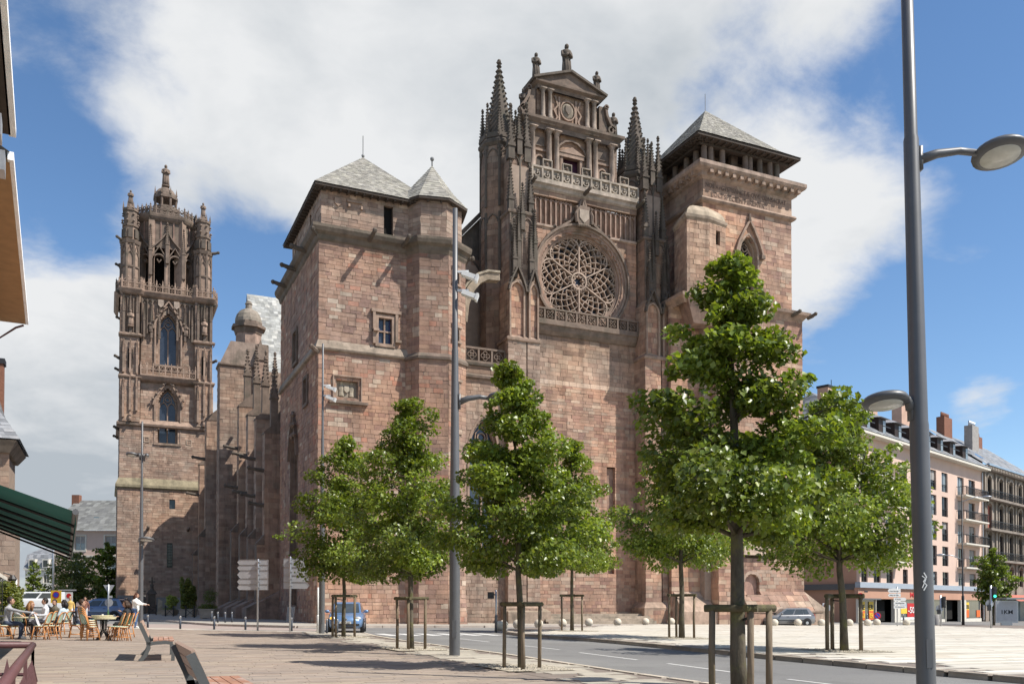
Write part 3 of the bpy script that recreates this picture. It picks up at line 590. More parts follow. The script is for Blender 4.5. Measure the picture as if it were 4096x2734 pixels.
# ogee hood over the rose with coat of arms
mb = MB()
for sg in (-1, 1): mb.band([(RC[0]+sg*2.95, RC[1]+2.75), (RC[0]+sg*1.9, RC[1]+3.55), (RC[0]+sg*1.0, RC[1]+4.15), (RC[0]+sg*.45, RC[1]+4.9), (RC[0]+sg*.12, RC[1]+5.9)], .15, 57.75, 58.3, c=CARV)
for sg in (-1, 1):
    for q in ((2.3, 3.4), (1.4, 4.0), (.75, 4.65)): crocket(mb, RC[0]+sg*q[0], 57.85, RC[1]+q[1]+.12, .16, CARVD)
ob('rose_hood', mb, M['carved'], front)
mb = MB(); mb.plate([(31.75, 30.9), (31.75, 30.3), (32.15, 29.9), (32.55, 30.3), (32.55, 30.9)], 57.55, 57.8, (.36, .31, .26)); mb.box(31.65, 32.65, 57.6, 58.2, 29.75, 31.2, CARV)
for sg in (-1, 1): mb.tube([(32.15+sg*.62, 57.6, 29.9), (32.15+sg*.68, 57.6, 30.5), (32.15+sg*.55, 57.6, 30.85)], [.12, .15, .09], 6, CARV); mb.ball(32.15+sg*.62, 57.6, 31.0, .13, 6, 4, CARV)
for k in range(7): mb.ball(31.7+k*.15, 57.6, 29.75-abs(k-3)*.02, .14, 6, 4, CARV)
mb.cone([(32, 57.6), (32.3, 57.6), (32.3, 57.9), (32, 57.9)], 31.0, (32.15, 57.75, 31.7), CARV); ob('coat_of_arms', mb, M['carved'], front)
for a, b, n in ((27.95, 31.3, 8), (33.0, 36.9, 9)): mb = MB(); lancets(mb, a, b, 29.45, 31.45, 58.28, n, .09, .2, (.33, .24, .195)); ob('blind_arcade', mb, M['carved'], front)
for a, b in ((27.9, 30.6), (33.7, 36.9)): ob('string_course', mould([(a, 58), (b, 58)], [(0, 29.2), (.12, 29.25), (.14, 29.4), (-.3, 29.55)], c=(.42, .33, .27)), M['carved'], front)
ob('cornice', mould([(27.8, 57.95), (36.95, 57.95)], [(0, 31.9), (.15, 32.0), (.22, 32.2), (.38, 32.3), (.38, 32.5), (-.6, 32.55)], c=(.4, .35, .3)), M['carved'], front)
balustrade(front, 27.9, 36.9, 57.72, 32.5, 1.0, 11, 's', (.36, .32, .27)); 
for k in (1, 3, 5, 7, 9):
    mb = MB(); x0 = 27.9+9.0/11*k; mb.band([(x0+.05, 33.52), (x0+.77, 33.52), (x0+.77, 34.05), (x0+.05, 34.05)], .08, 57.62, 57.82, True, (.36, .32, .27)); mb.box(x0+.08, x0+.74, 57.74, 57.78, 33.55, 34.0, CARVD); mb.ball(x0+.41, 57.72, 33.75, .13, 6, 4, CARV); ob('parapet_panel', mb, M['carved'], front)
ob('gallery_ledge', mould([(27.9, 57.9), (36.75, 57.9)], [(0, 21.3), (.2, 21.55), (.32, 21.9), (.42, 21.95), (.42, 22.2), (0, 22.25)], c=CARV), M['carved'], front)
balustrade(front, 27.95, 36.75, 57.6, 22.2, .95, 10, 'x', CARV)
for x_, z_ in ((27.8, 32.1), (36.95, 32.1), (32.3, 32.2)): gargoyle(front, x_, 57.6, z_, .1, -1, .6)
# pier dressings: niches, canopies and pinnacles
for xa in (25.45, 36.75):
    for a, b in ((xa, xa+1.42), (xa+1.5, xa+2.5)):
        mb = MB(); m_ = (a+b)/2; hw = (b-a)/2-.05
        mb.box(a-.02, b+.02, 56.4, 56.7, 20.1, 20.32, CARVP); mb.band(arch(m_, hw-.12, 23.6, .7, 6, 20.3), .13, 56.46, 56.7, c=CARVP); mb.band(ogee(m_, hw+.02, 23.6, 1.7), .12, 56.3, 56.62, c=CARVD); 
        for q in range(4): crocket(mb, m_-hw*(1-q*.25), 56.4, 24.0+q*.4, .12, CARVD); crocket(mb, m_+hw*(1-q*.25), 56.4, 24.0+q*.4, .12, CARVD)
        ob('niche', mb, M['carved'], front)
        pinnacle(front, m_-.1, 56.75, 24.6, .34, 1.4, 2.8, CARVD); pinnacle(front, m_+.3, 56.9, 25.2, .28, 2.2, 2.4, CARVD)
    ob('pier_ledge', mould([(xa, 58.2), (xa, 56.5), (xa+2.5, 56.5)], [(0, 20.05), (.1, 20.1), (.12, 20.25), (-.15, 20.5)], c=CARVP), M['carved'], front)
    ob('plinth', mould([(xa, 58.2), (xa, 56.5), (xa+2.5, 56.5)], [(.34, .1), (.34, 1.25), (.36, 1.3), (.02, 1.75)], c=(.36, .27, .21)), M['carved'], front)
    for k, (dx, y_, z, w, hs, hp) in enumerate(((.5, 57.2, 29.4, .4, 1.0, 2.6), (2.1, 57.25, 29.4, .4, 1.0, 2.6), (.55, 57.1, 27.2, .3, 1.0, 1.8), (1.35, 57.0, 28.2, .32, 1.2, 2.2), (2.2, 57.05, 27.0, .3, 1.0, 1.9), (.65, 57.55, 33.4, .5, 1.0, 3.0), (1.95, 57.6, 33.4, .5, 1.2, 3.2), (1.3, 57.5, 33.8, .4, 1.2, 2.2))): pinnacle(front, xa+dx, y_, z, w, hs, hp, CARVD)
    mb = MB(); lancets(mb, xa+.4, xa+2.25, 24.6, 29.3, 57.1, 2, .1, .12, CARV); lancets(mb, xa+.6, xa+2.1, 29.8, 33.8, 57.5, 2, .1, .12, CARVD); ob('blind_arcade', mb, M['carved'], front)
    ob('pier_ledge', mould([(xa+.35, 59), (xa+.35, 57.1), (xa+2.3, 57.1)], [(0, 29.3), (.12, 29.4), (.14, 29.55), (-.2, 29.8)], c=CARV), M['carved'], front)
for cx, sx in ((26.2, 1), (38.0, 1)):
    ob('cornice', mould([(cx+1.4*math.cos(R(22.5+45*i)), 59.8+1.4*math.sin(R(22.5+45*i))) for i in range(8)], [(0, 34.9), (.14, 35.1), (.14, 35.3), (-.1, 35.6)], True, CARVD), M['carved'], front)
    pinnacle(front, cx, 59.8, 35.3, 2.3, .5, 6.0, CARVD, 8, name='spire')
    for k in range(8): a = R(22.5+45*k); pinnacle(front, cx+1.22*math.cos(a), 59.8+1.22*math.sin(a), 34.6, .38, 1.1, 2.4, CARVD)
    mb = MB()
    for i in (3, 4, 5, 6): a = R(45*(i+1)); mb.M = Matrix.Translation((cx+1.25*math.cos(a), 59.8+1.25*math.sin(a), 0)) @ Matrix.Rotation(a+math.pi/2, 4, 'Z'); lancets(mb, -.5, .5, 25.5, 30, 0, 1, .1, .09, CARVD); lancets(mb, -.5, .5, 30.4, 34.8, 0, 1, .1, .09, CARVD)
    ob('blind_arcade', mb, M['carved'], front)
# steps in front of the rose wall
for k in range(4):
    mb = MB(); mb.box(28.0, 36.9+.0*k, 55.3+.42*k, 58.0, G(32, 56)-.2, G(32, 56)+.3+.17*k, (.36, .31, .25)); ob('step', mb, M['carved'], front)
mb = MB(); mb.box(25.2, 28.5, 55.9, 57.5, 0, 1.05, (.3, .24, .19)); mb.add([(25.2, 55.9, 1.05), (28.5, 55.9, 1.05), (28.3, 57.2, 1.45), (25.4, 57.2, 1.45), (25.2, 57.5, 1.05), (28.5, 57.5, 1.05)], [(0, 1, 2, 3), (1, 5, 2), (0, 3, 4), (3, 2, 5, 4)], (.3, .25, .19)); ob('plinth', mb, M['carved'], front)
# slit window voids
for x0, x1, z0, z1 in ((34.29, 35.01, 7.37, 11.83), (34.38, 34.92, 3.95, 4.8), (30.29, 30.75, 3.96, 4.41)):
    mb = MB(); mb.box(x0-.1, x1+.1, 58.32, 58.36, z0-.05, z1+.05, (.28, .19, .15)); ob('blind_slit', mb, M['carved'], front)
# ---- renaissance gable on top
gw = Wall(); yg = 59.5
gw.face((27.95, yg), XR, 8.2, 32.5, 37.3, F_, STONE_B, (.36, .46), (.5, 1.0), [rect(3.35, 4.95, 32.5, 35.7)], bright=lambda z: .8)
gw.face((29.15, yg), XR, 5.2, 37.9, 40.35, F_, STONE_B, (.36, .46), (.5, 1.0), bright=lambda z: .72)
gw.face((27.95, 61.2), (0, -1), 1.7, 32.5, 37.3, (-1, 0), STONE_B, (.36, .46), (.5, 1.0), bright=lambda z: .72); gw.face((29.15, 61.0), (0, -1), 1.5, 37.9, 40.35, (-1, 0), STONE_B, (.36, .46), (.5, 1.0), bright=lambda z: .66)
gc = MB(); gc.box(28.5, 35.6, 60.3, 61, 32.3, 37.4); gc.box(29.5, 34, 60, 60.9, 37.4, 40.5); gc.box(27.95, 36.15, 61, 61.2, 32, 37.3); gc.box(29.15, 34.35, 60.9, 61, 37.3, 40.3)
gab = section('gable_frontispiece', gw, gc, 30)
def column(x, y, z0, z1, r, c=CARVP):
    mb = MB(); mb.lathe([(r*1.5, z0), (r*1.5, z0+.08), (r*1.15, z0+.14), (r*1.3, z0+.2), (r, z0+.26), (r*1.03, z0+(z1-z0)*.35), (r*.84, z1-.3), (r*1.0, z1-.27), (r*.9, z1-.2), (r*1.35, z1-.1), (r*1.35, z1)], x, y, 12, c); mb.box(x-r*1.5, x+r*1.5, y-r*1.5, y+r*1.5, z1-.09, z1+.0, c); mb.box(x-r*1.7, x+r*1.7, y-r*1.7, y+r*1.7, z0-.5, z0, c); ob('column', mb, M['carved'], gab, True)
for x in (28.66, 30.03, 30.67, 33.47, 34.03, 35.52): column(x, yg-.3, 33.5, 37.2, .22, (.36, .29, .24))
for x in (29.55, 30.15, 33.35, 33.95): column(x, yg-.25, 38.05, 40.3, .17, (.30, .25, .21))
ob('entablature', mould([(27.95, 61), (27.95, yg-.35), (36.15, yg-.35), (36.15, 61)], [(0, 37.15), (.05, 37.5), (.12, 37.55), (.32, 37.75), (.34, 37.95), (-.4, 38.05), (-1.2, 38.05)], c=CARV), M['carved'], gab)
ob('entablature', mould([(29.1, 60.9), (29.1, yg-.3), (34.4, yg-.3), (34.4, 60.9)], [(0, 40.25), (.05, 40.5), (.3, 40.62), (.32, 40.75), (-.5, 40.8)], c=CARV), M['carved'], gab)
mb = MB(); mb.plate([(28.75, 40.75), (31.75, 41.85), (34.75, 40.75)], 59.0, 60.8, CARV)
for a, b in (((28.6, 40.78), (31.75, 41.95)), ((34.9, 40.78), (31.75, 41.95))): mb.band([a, b], .17, 58.75, 60.9, c=CARVD)
ob('pediment', mb, M['carved'], gab)
for x, s in ((28.6, -1), (34.9, 1)):                          # scrolls
    mb = MB(); pts = [(x-s*-.62+.5*s*-1*0, 38.35)]
    pts = [(x+s*.62+.34*math.cos(a)*(1-k*.05), 38.42+.34*math.sin(a)*(1-k*.05)) for k, a in enumerate([q*.55 for q in range(14)])]
    mb.band(pts, .13, 59.2, 59.7, c=CARV); mb.band([(x+s*.9, 38.5), (x+s*.55, 38.95), (x+s*.25, 39.5), (x+s*.12, 40.1)], .2, 59.2, 59.7, c=CARV); mb.band([(x+s*.18+.17*math.cos(q*.7), 40.15+.17*math.sin(q*.7)) for q in range(9)], .1, 59.2, 59.7, c=CARV); mb.plate([(x-s*.4, 38.05), (x+s*.8, 38.05), (x+s*.35, 38.7), (x+s*.1, 39.4), (x, 40.2), (x-s*.4, 40.2)], 59.4, 59.8, CARV); ob('scroll', mb, M['carved'], gab)
mb = MB(); mb.box(31.25, 32.85, 59.9, 59.95, 33.0, 35.7); ob('door', mb, M['door'], gab)
mb = MB(); mb.box(31.1, 31.32, yg-.12, yg+.3, 33.0, 35.6, CARVP); mb.box(32.78, 33.0, yg-.12, yg+.3, 33.0, 35.6, CARVP); mb.box(30.95, 33.15, yg-.2, yg+.2, 35.55, 35.85, CARVP); mb.plate([(30.9, 35.85), (32.05, 36.35), (33.2, 35.85)], yg-.25, yg, CARVP); mb.band([(30.75, 35.8), (31.0, 36.35), (31.5, 36.75), (32.05, 36.9), (32.6, 36.75), (33.1, 36.35), (33.35, 35.8)], .14, yg-.2, yg+.05, c=CARV); ob('door_surround', mb, M['carved'], gab)
for x in (29.35, 34.78):
    mb = MB(); mb.band(arch(x, .36, 34.9, .38, 6, 33.6), .12, yg-.14, yg+.05, c=CARVP); mb.plate(arch(x, .32, 34.9, .34, 6, 33.6), yg-.02, yg+.02, CARVD); mb.box(x-.55, x+.55, yg-.15, yg, 35.6, 35.75, CARVP); mb.box(x-.4, x+.4, yg-.08, yg, 36.0, 36.7, CARV); mb.box(x-.55, x+.55, yg-.12, yg, 33.45, 33.58, CARVP); ob('niche', mb, M['carved'], gab)
mb = MB(); mb.ball(31.75, yg-.05, 39.15, .52, 14, 8, (.25, .22, .175), 1, .25, 1.15); mb.plate([(31.5, 39.5), (31.5, 39.1), (31.75, 38.8), (32.0, 39.1), (32.0, 39.5)], yg-.24, yg-.1, (.2, .17, .14)); mb.band([(31.75+.62*math.cos(a), 39.15+.72*math.sin(a)) for a in [k*math.pi/8 for k in range(16)]], .1, yg-.15, yg, True, CARVP)
for s in (-1, 1): mb.band([(31.75+s*1.1, 38.15), (31.75+s*.9, 38.5), (31.75+s*1.15, 39.0), (31.75+s*.85, 39.4), (31.75+s*1.1, 40.1)], .14, yg-.12, yg, c=CARVP); mb.box(31.75+s*.72-.07, 31.75+s*.72+.07, yg-.1, yg, 38.2, 40.1, CARVP)
ob('coat_of_arms', mb, M['carved'], gab)
for x, z, h in ((31.75, 41.85, 2.6), (29.15, 41.0, 2.1), (34.4, 41.0, 2.0), (28.1, 38.0, 2.1), (35.9, 38.0, 2.1)): statue(gab, x, 59.6, z, h)
# ---- south tower with open belvedere and pyramid roof
ws = Wall(); cs = MB(); TX0, TX1, TY = 40.6, 49.15, 54.5
win_h = holeA(TX0, 44.9, .95, 24.9, 28.5, 1.5)
ws.face((41.9, TY), XR, 8.3, 2.55, 24.2, F_, STONE_A, (.24, .35), (.4, .85), [holeA(41.9, 45.06, .7, 2.5, 3.3, .6), rect(2.5, 4.9, 5.2, 6.9)])
ws.face((43.9, TY), XR, 6.3, .0, 2.6, F_, STONE_A, (.36, .5), (.6, 1.1), [rect(.5, 1.85, 2.2, 2.6)], off=lambda z: 1.25 if z < 1.0 else 1.25*(2.6-z)/1.6, bright=lambda z: .95)
ws.face((41.9, TY-.05), XR, 2.0, .0, 2.55, F_, STONE_A, (.3, .44), (.5, 1.0))
ws.face((38.7, 56.0), XR, 3.3, .2, 24.2, F_, STONE_A, (.3, .44), (.5, 1.0)); ws.face((41.9, 56.0), (0, -1), 1.5, .2, 23, (-1, 0), STONE_A, (.3, .44), (.5, .8))
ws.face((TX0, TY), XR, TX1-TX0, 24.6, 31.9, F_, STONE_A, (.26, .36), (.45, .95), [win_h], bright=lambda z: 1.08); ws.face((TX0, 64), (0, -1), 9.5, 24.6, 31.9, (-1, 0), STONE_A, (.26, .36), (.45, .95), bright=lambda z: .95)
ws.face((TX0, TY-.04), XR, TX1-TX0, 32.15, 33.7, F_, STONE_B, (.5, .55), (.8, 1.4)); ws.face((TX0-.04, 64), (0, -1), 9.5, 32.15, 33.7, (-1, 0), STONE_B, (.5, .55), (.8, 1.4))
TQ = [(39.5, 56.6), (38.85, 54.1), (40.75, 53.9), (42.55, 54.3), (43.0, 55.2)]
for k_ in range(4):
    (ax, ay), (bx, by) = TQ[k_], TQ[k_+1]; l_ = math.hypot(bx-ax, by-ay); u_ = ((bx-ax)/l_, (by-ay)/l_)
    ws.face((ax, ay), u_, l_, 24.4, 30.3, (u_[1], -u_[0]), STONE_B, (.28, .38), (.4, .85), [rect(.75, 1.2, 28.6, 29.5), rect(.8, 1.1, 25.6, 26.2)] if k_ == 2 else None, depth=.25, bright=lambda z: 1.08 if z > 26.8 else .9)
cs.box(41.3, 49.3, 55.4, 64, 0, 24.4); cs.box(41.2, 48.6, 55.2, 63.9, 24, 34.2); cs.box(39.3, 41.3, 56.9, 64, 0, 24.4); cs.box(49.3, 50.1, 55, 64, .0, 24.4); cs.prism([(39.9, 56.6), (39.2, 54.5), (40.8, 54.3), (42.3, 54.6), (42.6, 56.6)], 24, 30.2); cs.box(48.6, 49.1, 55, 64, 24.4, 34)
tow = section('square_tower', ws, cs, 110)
pt = lambda x0, x1, y0, y1: [(x0, y1), (x0, y0), (x1, y0), (x1, y1)]
ob('cornice', mould(pt(38.9, 50.2, TY, 64), [(0, 24.0), (.2, 24.25), (.45, 24.4), (.5, 24.62), (-.6, 24.75), (-1.6, 24.75)], c=(.33, .25, .2)), M['carved'], tow)
ob('string_course', mould(pt(TX0, TX1, TY, 64), [(0, 31.8), (.22, 31.9), (.3, 32.05), (.22, 32.2), (0, 32.25)], c=CARVP), M['carved'], tow)
ob('cornice', mould(pt(TX0, TX1, TY, 64), [(.04, 33.6), (.3, 33.75), (.35, 34.0), (.75, 34.2), (.85, 34.35), (.85, 34.62), (0, 34.75), (-1.5, 34.75)], c=(.35, .27, .22)), M['carved'], tow)
for k in range(13): mb = MB(); x = TX0+.2+k*.7; mb.box(x, x+.3, TY-.7, TY, 33.85, 34.18, CARVP); ob('corbel', mb, M['carved'], tow)
for k in range(12): mb = MB(); y = TY+.2+k*.75; mb.box(TX0-.7, TX0, y, y+.3, 33.85, 34.18, CARVP); ob('corbel', mb, M['carved'], tow)
def tcol(x, y):
    mb = MB(); mb.lathe([(.3, 34.95), (.26, 35.05), (.23, 35.12), (.22, 36.1), (.2, 36.45), (.26, 36.5), (.27, 36.6)], x, y, 10, CARV); mb.box(x-.34, x+.34, y-.34, y+.34, 34.7, 34.97, CARVP); ob('column', mb, M['carved'], tow, True)
for x in (41.0, 41.6, 42.7, 44.9, 45.35, 46.3, 47.3, 48.0): tcol(x, TY+.35)
for y in (55.8, 57.0, 58.5, 60, 61.5): tcol(TX0+.35, y)
mb = MB(); mb.box(41.6, 48.2, 56.3, 62.8, 34.6, 36.6, CARV); ob('belvedere_core', mb, M['carved'], tow)
for x0, x1 in ((42.9, 43.9), (45.9, 46.7)): mb = MB(); mb.box(x0, x1, 56.25, 56.29, 34.8, 36.3); ob('dark_opening', mb, M['void'], tow)
for x0, x1 in ((42.0, 42.5), (44.1, 44.7), (47.0, 47.6)): mb = MB(); mb.box(x0, x1, TY+1.0, TY+1.4, 34.7, 36.6, CARV); ob('pier', mb, M['carved'], tow)
mb = MB(); mb.band(arch(-3.4, .7, 35.6, .6, 6, 34.7), .2, -.2, .2, c=CARVP); mb.M = None
for y in (58.6,): m2 = MB(); m2.M = MX(41.6, y); m2.band(arch(0, .75, 35.5, .6, 6, 34.6), .2, -.15, .2, c=CARVP); ob('arch', m2, M['carved'], tow); m3 = MB(); m3.M = MX(41.6, y); m3.plate(arch(0, .68, 35.5, .55, 6, 34.6), -.04, -.02); ob('dark_opening', m3, M['void'], tow)
mb = MB(); mb.box(39.75, 49.6, 53.9, 64.8, 36.55, 36.75)
for k in range(16): mb.box(40.0+k*.6, 40.12+k*.6, 54.0, 55.3, 36.42, 36.55)
for k in range(16): mb.box(39.85, 41.2, 54.3+k*.62, 54.42+k*.62, 36.42, 36.55)
mb.box(40.4, 49.0, 54.6, 55.0, 36.3, 36.5); mb.box(40.5, 40.95, 54.8, 64, 36.3, 36.5); ob('eaves', mb, M['darkroof'], tow)
mb = MB(); A_ = (44.7, 59.6, 42.3); b_ = [(39.7, 53.85, 36.74), (49.65, 53.85, 36.74), (49.65, 64.85, 36.74), (39.7, 64.85, 36.74)]
for i in range(4):
    q = [tuple(A_[k]+(p[k]-A_[k])*.8 for k in (0, 1))+(37.55,) for p in b_]; shingle(mb, b_[i], b_[(i+1) % 4], q[(i+1) % 4], q[i]); shingle(mb, q[i], q[(i+1) % 4], A_, A_)
mb.tube([A_, (44.7, 59.6, 43.7)], .025, 5, (.2, .2, .2)); ob('roof', mb, M['slate'], tow)
gothic_window(tow, 44.9, .72, 24.9, 28.5, 1.3, TY, .7, 2, 1, (.36, .28, .22), 'void', None)
mb = MB(); mb.band(ogee(44.9, 1.25, 28.6, 2.5), .17, TY-.25, TY+.05, c=CARVP); mb.box(43.5, 43.85, TY-.3, TY, 28.3, 28.6, CARV); mb.box(45.95, 46.3, TY-.3, TY, 28.3, 28.6, CARV); mb.ball(44.9, TY-.15, 31.2, .14, 6, 4, CARV); mb.tube([(44.9, TY-.15, 31.1), (44.9, TY-.15, 31.7)], [.16, .06], 6, CARV); ob('window_hood', mb, M['carved'], tow)
mb = MB(); mb.plate(arch(45.06, .66, 3.3, .56, 8, 2.35), TY+.28, TY+.32, (.3, .2, .165)); mb.band(arch(45.06, .8, 3.3, .72, 8), .24, TY-.02, TY+.3, c=(.4, .31, .25)); mb.box(44.3, 45.9, TY-.35, TY+.3, 2.1, 2.33, (.36, .25, .2)); ob('niche', mb, M['carved'], tow)
mb = MB(); mb.box(42.4, 46.9, TY-.15, TY+.3, 6.9, 7.1, CARVP); mb.add([(44.05, TY-.3, 5.35), (46.95, TY-.3, 5.35), (46.2, TY+.2, 7.1), (44.6, TY+.2, 7.1), (44.05, TY+.3, 5.35), (46.95, TY+.3, 5.35)], [(0, 1, 2, 3), (1, 5, 2), (0, 3, 4)], (.38, .3, .24)); ob('weathering_slope', mb, M['carved'], tow)
ob('plinth_cap', mould([(43.9, TY-1.25), (50.9, TY-1.25), (51.6, TY-.6)], [(0, .95), (.06, .97), (.06, 1.08), (0, 1.12)], c=CARVP), M['carved'], tow)
mb = MB(); mb.add([(50.2, TY, 0), (51.6, TY-1.25, 0), (51.6, 64, 0), (50.2, 64, 0), (51.6, TY-1.25, 1.05), (51.6, 64, 1.05), (50.2, 64, 2.6), (50.2, TY, 2.6), (50.2, TY-1.25, 0), (50.2, TY-1.25, 1.05)], [(1, 2, 5, 4), (4, 5, 6, 7), (8, 1, 4, 9), (9, 4, 7), (0, 8, 9, 7)], (.36, .28, .22)); ob('plinth', mb, M['carved'], tow)
mb = MB(); mb.add([(38.7, 54.6, 1.05), (41.9, 54.6, 1.05), (41.6, 56.0, 2.55), (38.9, 56.0, 2.55), (38.7, 54.6, 0), (41.9, 54.6, 0), (41.9, 56, 0), (38.7, 56, 0)], [(0, 1, 2, 3), (4, 5, 1, 0), (4, 0, 3, 7), (5, 6, 2, 1)], (.38, .29, .23)); ob('plinth', mb, M['carved'], tow)
# corner turret cap and corbelled foot
ob('cornice', mould(TQ, [(0, 30.1), (.12, 30.25), (.16, 30.45), (-.1, 30.55)], False, (.34, .28, .22)), M['carved'], tow)
TC2 = (41.0, 55.2); sq_ = lambda f: [(TC2[0]+(x-TC2[0])*f, TC2[1]+(y-TC2[1])*f) for x, y in TQ]
mb = MB()
for j in range(5): a0 = math.pi/2*j/5; a1 = math.pi/2*(j+1)/5; mb.prism(sq_(math.cos(a0)), 30.5+1.15*math.sin(a0), 30.5+1.15*math.sin(a1), p1=sq_(max(.05, math.cos(a1))), c=(.40, .34, .26))
ob('dome', mb, M['carved'], tow)
mb = MB(); mb.prism(sq_(.55), 22.6, 24.4, p1=sq_(1.0), c=(.28, .2, .16)); mb.prism(sq_(1.04), 24.3, 24.5, c=CARVP); ob('corbelled_foot', mb, M['carved'], tow)
mb = MB(); mb.add([(40.75+.18+f*.985*1.05, 53.9+.35+f*.22*1.05, z) for f in (.55, 1.35) for z in (28.5, 29.6)], [(0, 2, 3, 1)]); ob('dark_opening', mb, M['void'], tow)
for x, y in ((50.6, TY-.4), (49.0, TY-.4), (45.5, TY-.45)): gargoyle(tow, x, y, 24.3, .3, -1, .55)
def text(s, x, y, z, size, mat, parent, length=None, M_=None, name='lettering', ext=.015, bold=0.):
    cu = bpy.data.curves.new(name, 'FONT'); cu.body = s; cu.size = size; cu.extrude = ext; cu.offset = bold; cu.resolution_u = 2
    t = bpy.data.objects.new(name, cu); COL.objects.link(t); bpy.context.view_layer.update()
    me = bpy.data.meshes.new_from_object(t.evaluated_get(bpy.context.evaluated_depsgraph_get())); bpy.data.objects.remove(t); bpy.data.curves.remove(cu)
    n = len(me.vertices); co = np.empty(n*3, dtype=np.float32); me.vertices.foreach_get('co', co); co = co.reshape(-1, 3)
    w = co[:, 0].max()-co[:, 0].min(); k = (length/w) if length else 1.
    co2 = np.stack([(co[:, 0]-co[:, 0].min())*k+x, y-co[:, 2], co[:, 1]+z], 1)
    if M_ is not None: co2 = np.array([tuple(M_ @ Vector(p)) for p in co2], dtype=np.float32)
    me.vertices.foreach_set('co', co2.astype(np.float32).ravel()); me.update(); me.materials.clear()
    return link(name, me, mat, parent)
M['ink'] = material('carved_lettering_shadow', (.17, .12, .095), .9, bump=0)  # dark letter colour stands in for the shade of the carving
text('NOS AVGVSTISANCTÆ QVÆ CONSACRAT', 40.85, TY-.06, 33.0, .52, M['ink'], tow, 7.7, name='inscription'); text('LOCI SPECIEM MIREMVR .', 41.35, TY-.06, 32.38, .52, M['ink'], tow, 5.3, name='inscription')

# ---- nave flank and transept seen past the pavilion
wn_ = Wall(); cn = MB(); sl_ = dict(ch=(.24, .36), sl=(.4, .9))
wn_.face((9.0, 82), XR, 4.2, .3, 22.9, F_, STONE_B, bright=lambda z: .95, **sl_); wn_.face((9.0, 84), (0, -1), 2, .3, 22.9, (-1, 0), STONE_B, bright=lambda z: .95, **sl_)
cn.box(9.7, 16, 82.8, 84, 0, 22.8); cn.box(12.6, 30, 67, 96, 0, 17); cn.box(13, 17, 87.5, 92.5, 0, 20.5)  # last box: hidden block added to throw shadow on the bell tower
fins = [(92.5, 8.3, 15.5), (87.5, 8.4, 19.0), (78.5, 10.2, 18.6), (75.0, 10.45, 17.2), (71.5, 10.6, 16.2), (68.6, 10.8, 14.6)]
for y, x, zt_ in fins:
    wn_.face((x, y), XR, 2.6, .3, zt_, F_, STONE_B, (.32, .46), (.4, .8), depth=.15); wn_.face((x, y+1.1), (0, -1), 1.1, .3, zt_, (-1, 0), STONE_B, (.32, .46), (.4, .8), depth=.15); wn_.face((x-.55, y), XR, .6, .3, zt_*.42, F_, STONE_B, (.32, .46), (.3, .6), depth=.1)
    cn.box(x+.2, x+2.6, y+.2, y+1.1, 0, zt_)
wn_.face((12.5, 97), (0, -1), 30, .3, 17, (-1, 0), STONE_B, bright=lambda z: .9, **sl_)
nav = section('nave_flank', wn_, cn, 40)
for y, x, zt_ in fins:
    mb = MB(); mb.add([(x-.05, y-.05, zt_), (x+1.2, y-.05, zt_+1.1), (x+2.6, y-.05, zt_+1.1), (x-.05, y+1.2, zt_), (x+1.2, y+1.2, zt_+1.1), (x+2.6, y-.05, zt_-.1), (x+2.6, y+1.2, zt_+1.1), (x-.05, y-.05, zt_-.15), (x-.05, y+1.2, zt_-.15)], [(0, 1, 4, 3), (1, 2, 6, 4), (7, 5, 2, 1, 0), (7, 0, 3, 8)], CARV)
    ob('buttress_cap', mb, M['carved'], nav); mb = MB(); z2 = zt_*.42; mb.add([(x-.6, y-.05, z2), (x, y-.05, z2+.7), (x, y+1.1, z2+.7), (x-.6, y+1.1, z2), (x, y-.05, z2-.1), (x-.6, y-.05, z2-.1)], [(0, 1, 2, 3), (5, 4, 1, 0)], CARV); mb.box(x-.55, x, y+.1, y+1.1, .2, z2, CARV); ob('buttress_foot', mb, M['carved'], nav)
    if y < 80: pinnacle(nav, x+.75, y+.5, zt_+.3, .55, 2.4, 2.2, CARV); pinnacle(nav, x+1.5, y+.6, zt_+.6, .4, 3.0, 1.8, CARV)
    gargoyle(nav, x, y+.4, zt_*.8, -1, -.05, 1.2)
    if y < 80: gargoyle(nav, x, y+.4, zt_*.62, -1, .1, 1.1); m2 = MB(); m2.band([(0, zt_-1.2), (1.0, zt_-.2), (2.2, zt_+1.6)], .3, 0, .4, c=CARV); m2.M = None; o = MB(); o.M = Matrix.Translation((x+.6, y+.3, 0)); o.band([(0, zt_-.2), (1.1, zt_+1.0), (2.4, zt_+3.2)], .28, 0, .4, c=CARV); ob('flying_buttress', o, M['carved'], nav)
ob('string_course', mould([(9.0, 84), (9.0, 82), (13.2, 82)], [(0, 22.7), (.14, 22.8), (.14, 22.95), (-.2, 23.1)], c=CARV), M['carved'], nav)
mb = MB(); mb.add([(9.0, 82, 22.95), (9.9, 82, 25.0), (13.2, 82, 25.0), (13.2, 82, 22.95), (9.0, 84, 22.95), (9.9, 84, 25)], [(0, 3, 2, 1), (0, 1, 5, 4)], (.3, .24, .2)); ob('shoulder_wall', mb, M['carved'], nav)
mb = MB(); mb.box(12.0, 12.9, 81.4, 82.3, 17, 23.4, (.33, .24, .19)); mb.cone([(11.9, 81.3), (13.0, 81.3), (13.0, 82.4), (11.9, 82.4)], 23.4, (12.45, 81.85, 25.4), CARV); mb.box(11.7, 13.2, 81.1, 82.3, .3, 17, (.3, .22, .18)); ob('buttress', mb, M['carved'], nav)
mb = MB(); q8 = lambda r: oct_(11.6, 83.2, r); mb.prism(q8(1.15), 22, 26.3, c=(.33, .245, .2)); ob('stair_shaft', mb, M['carved'], nav)
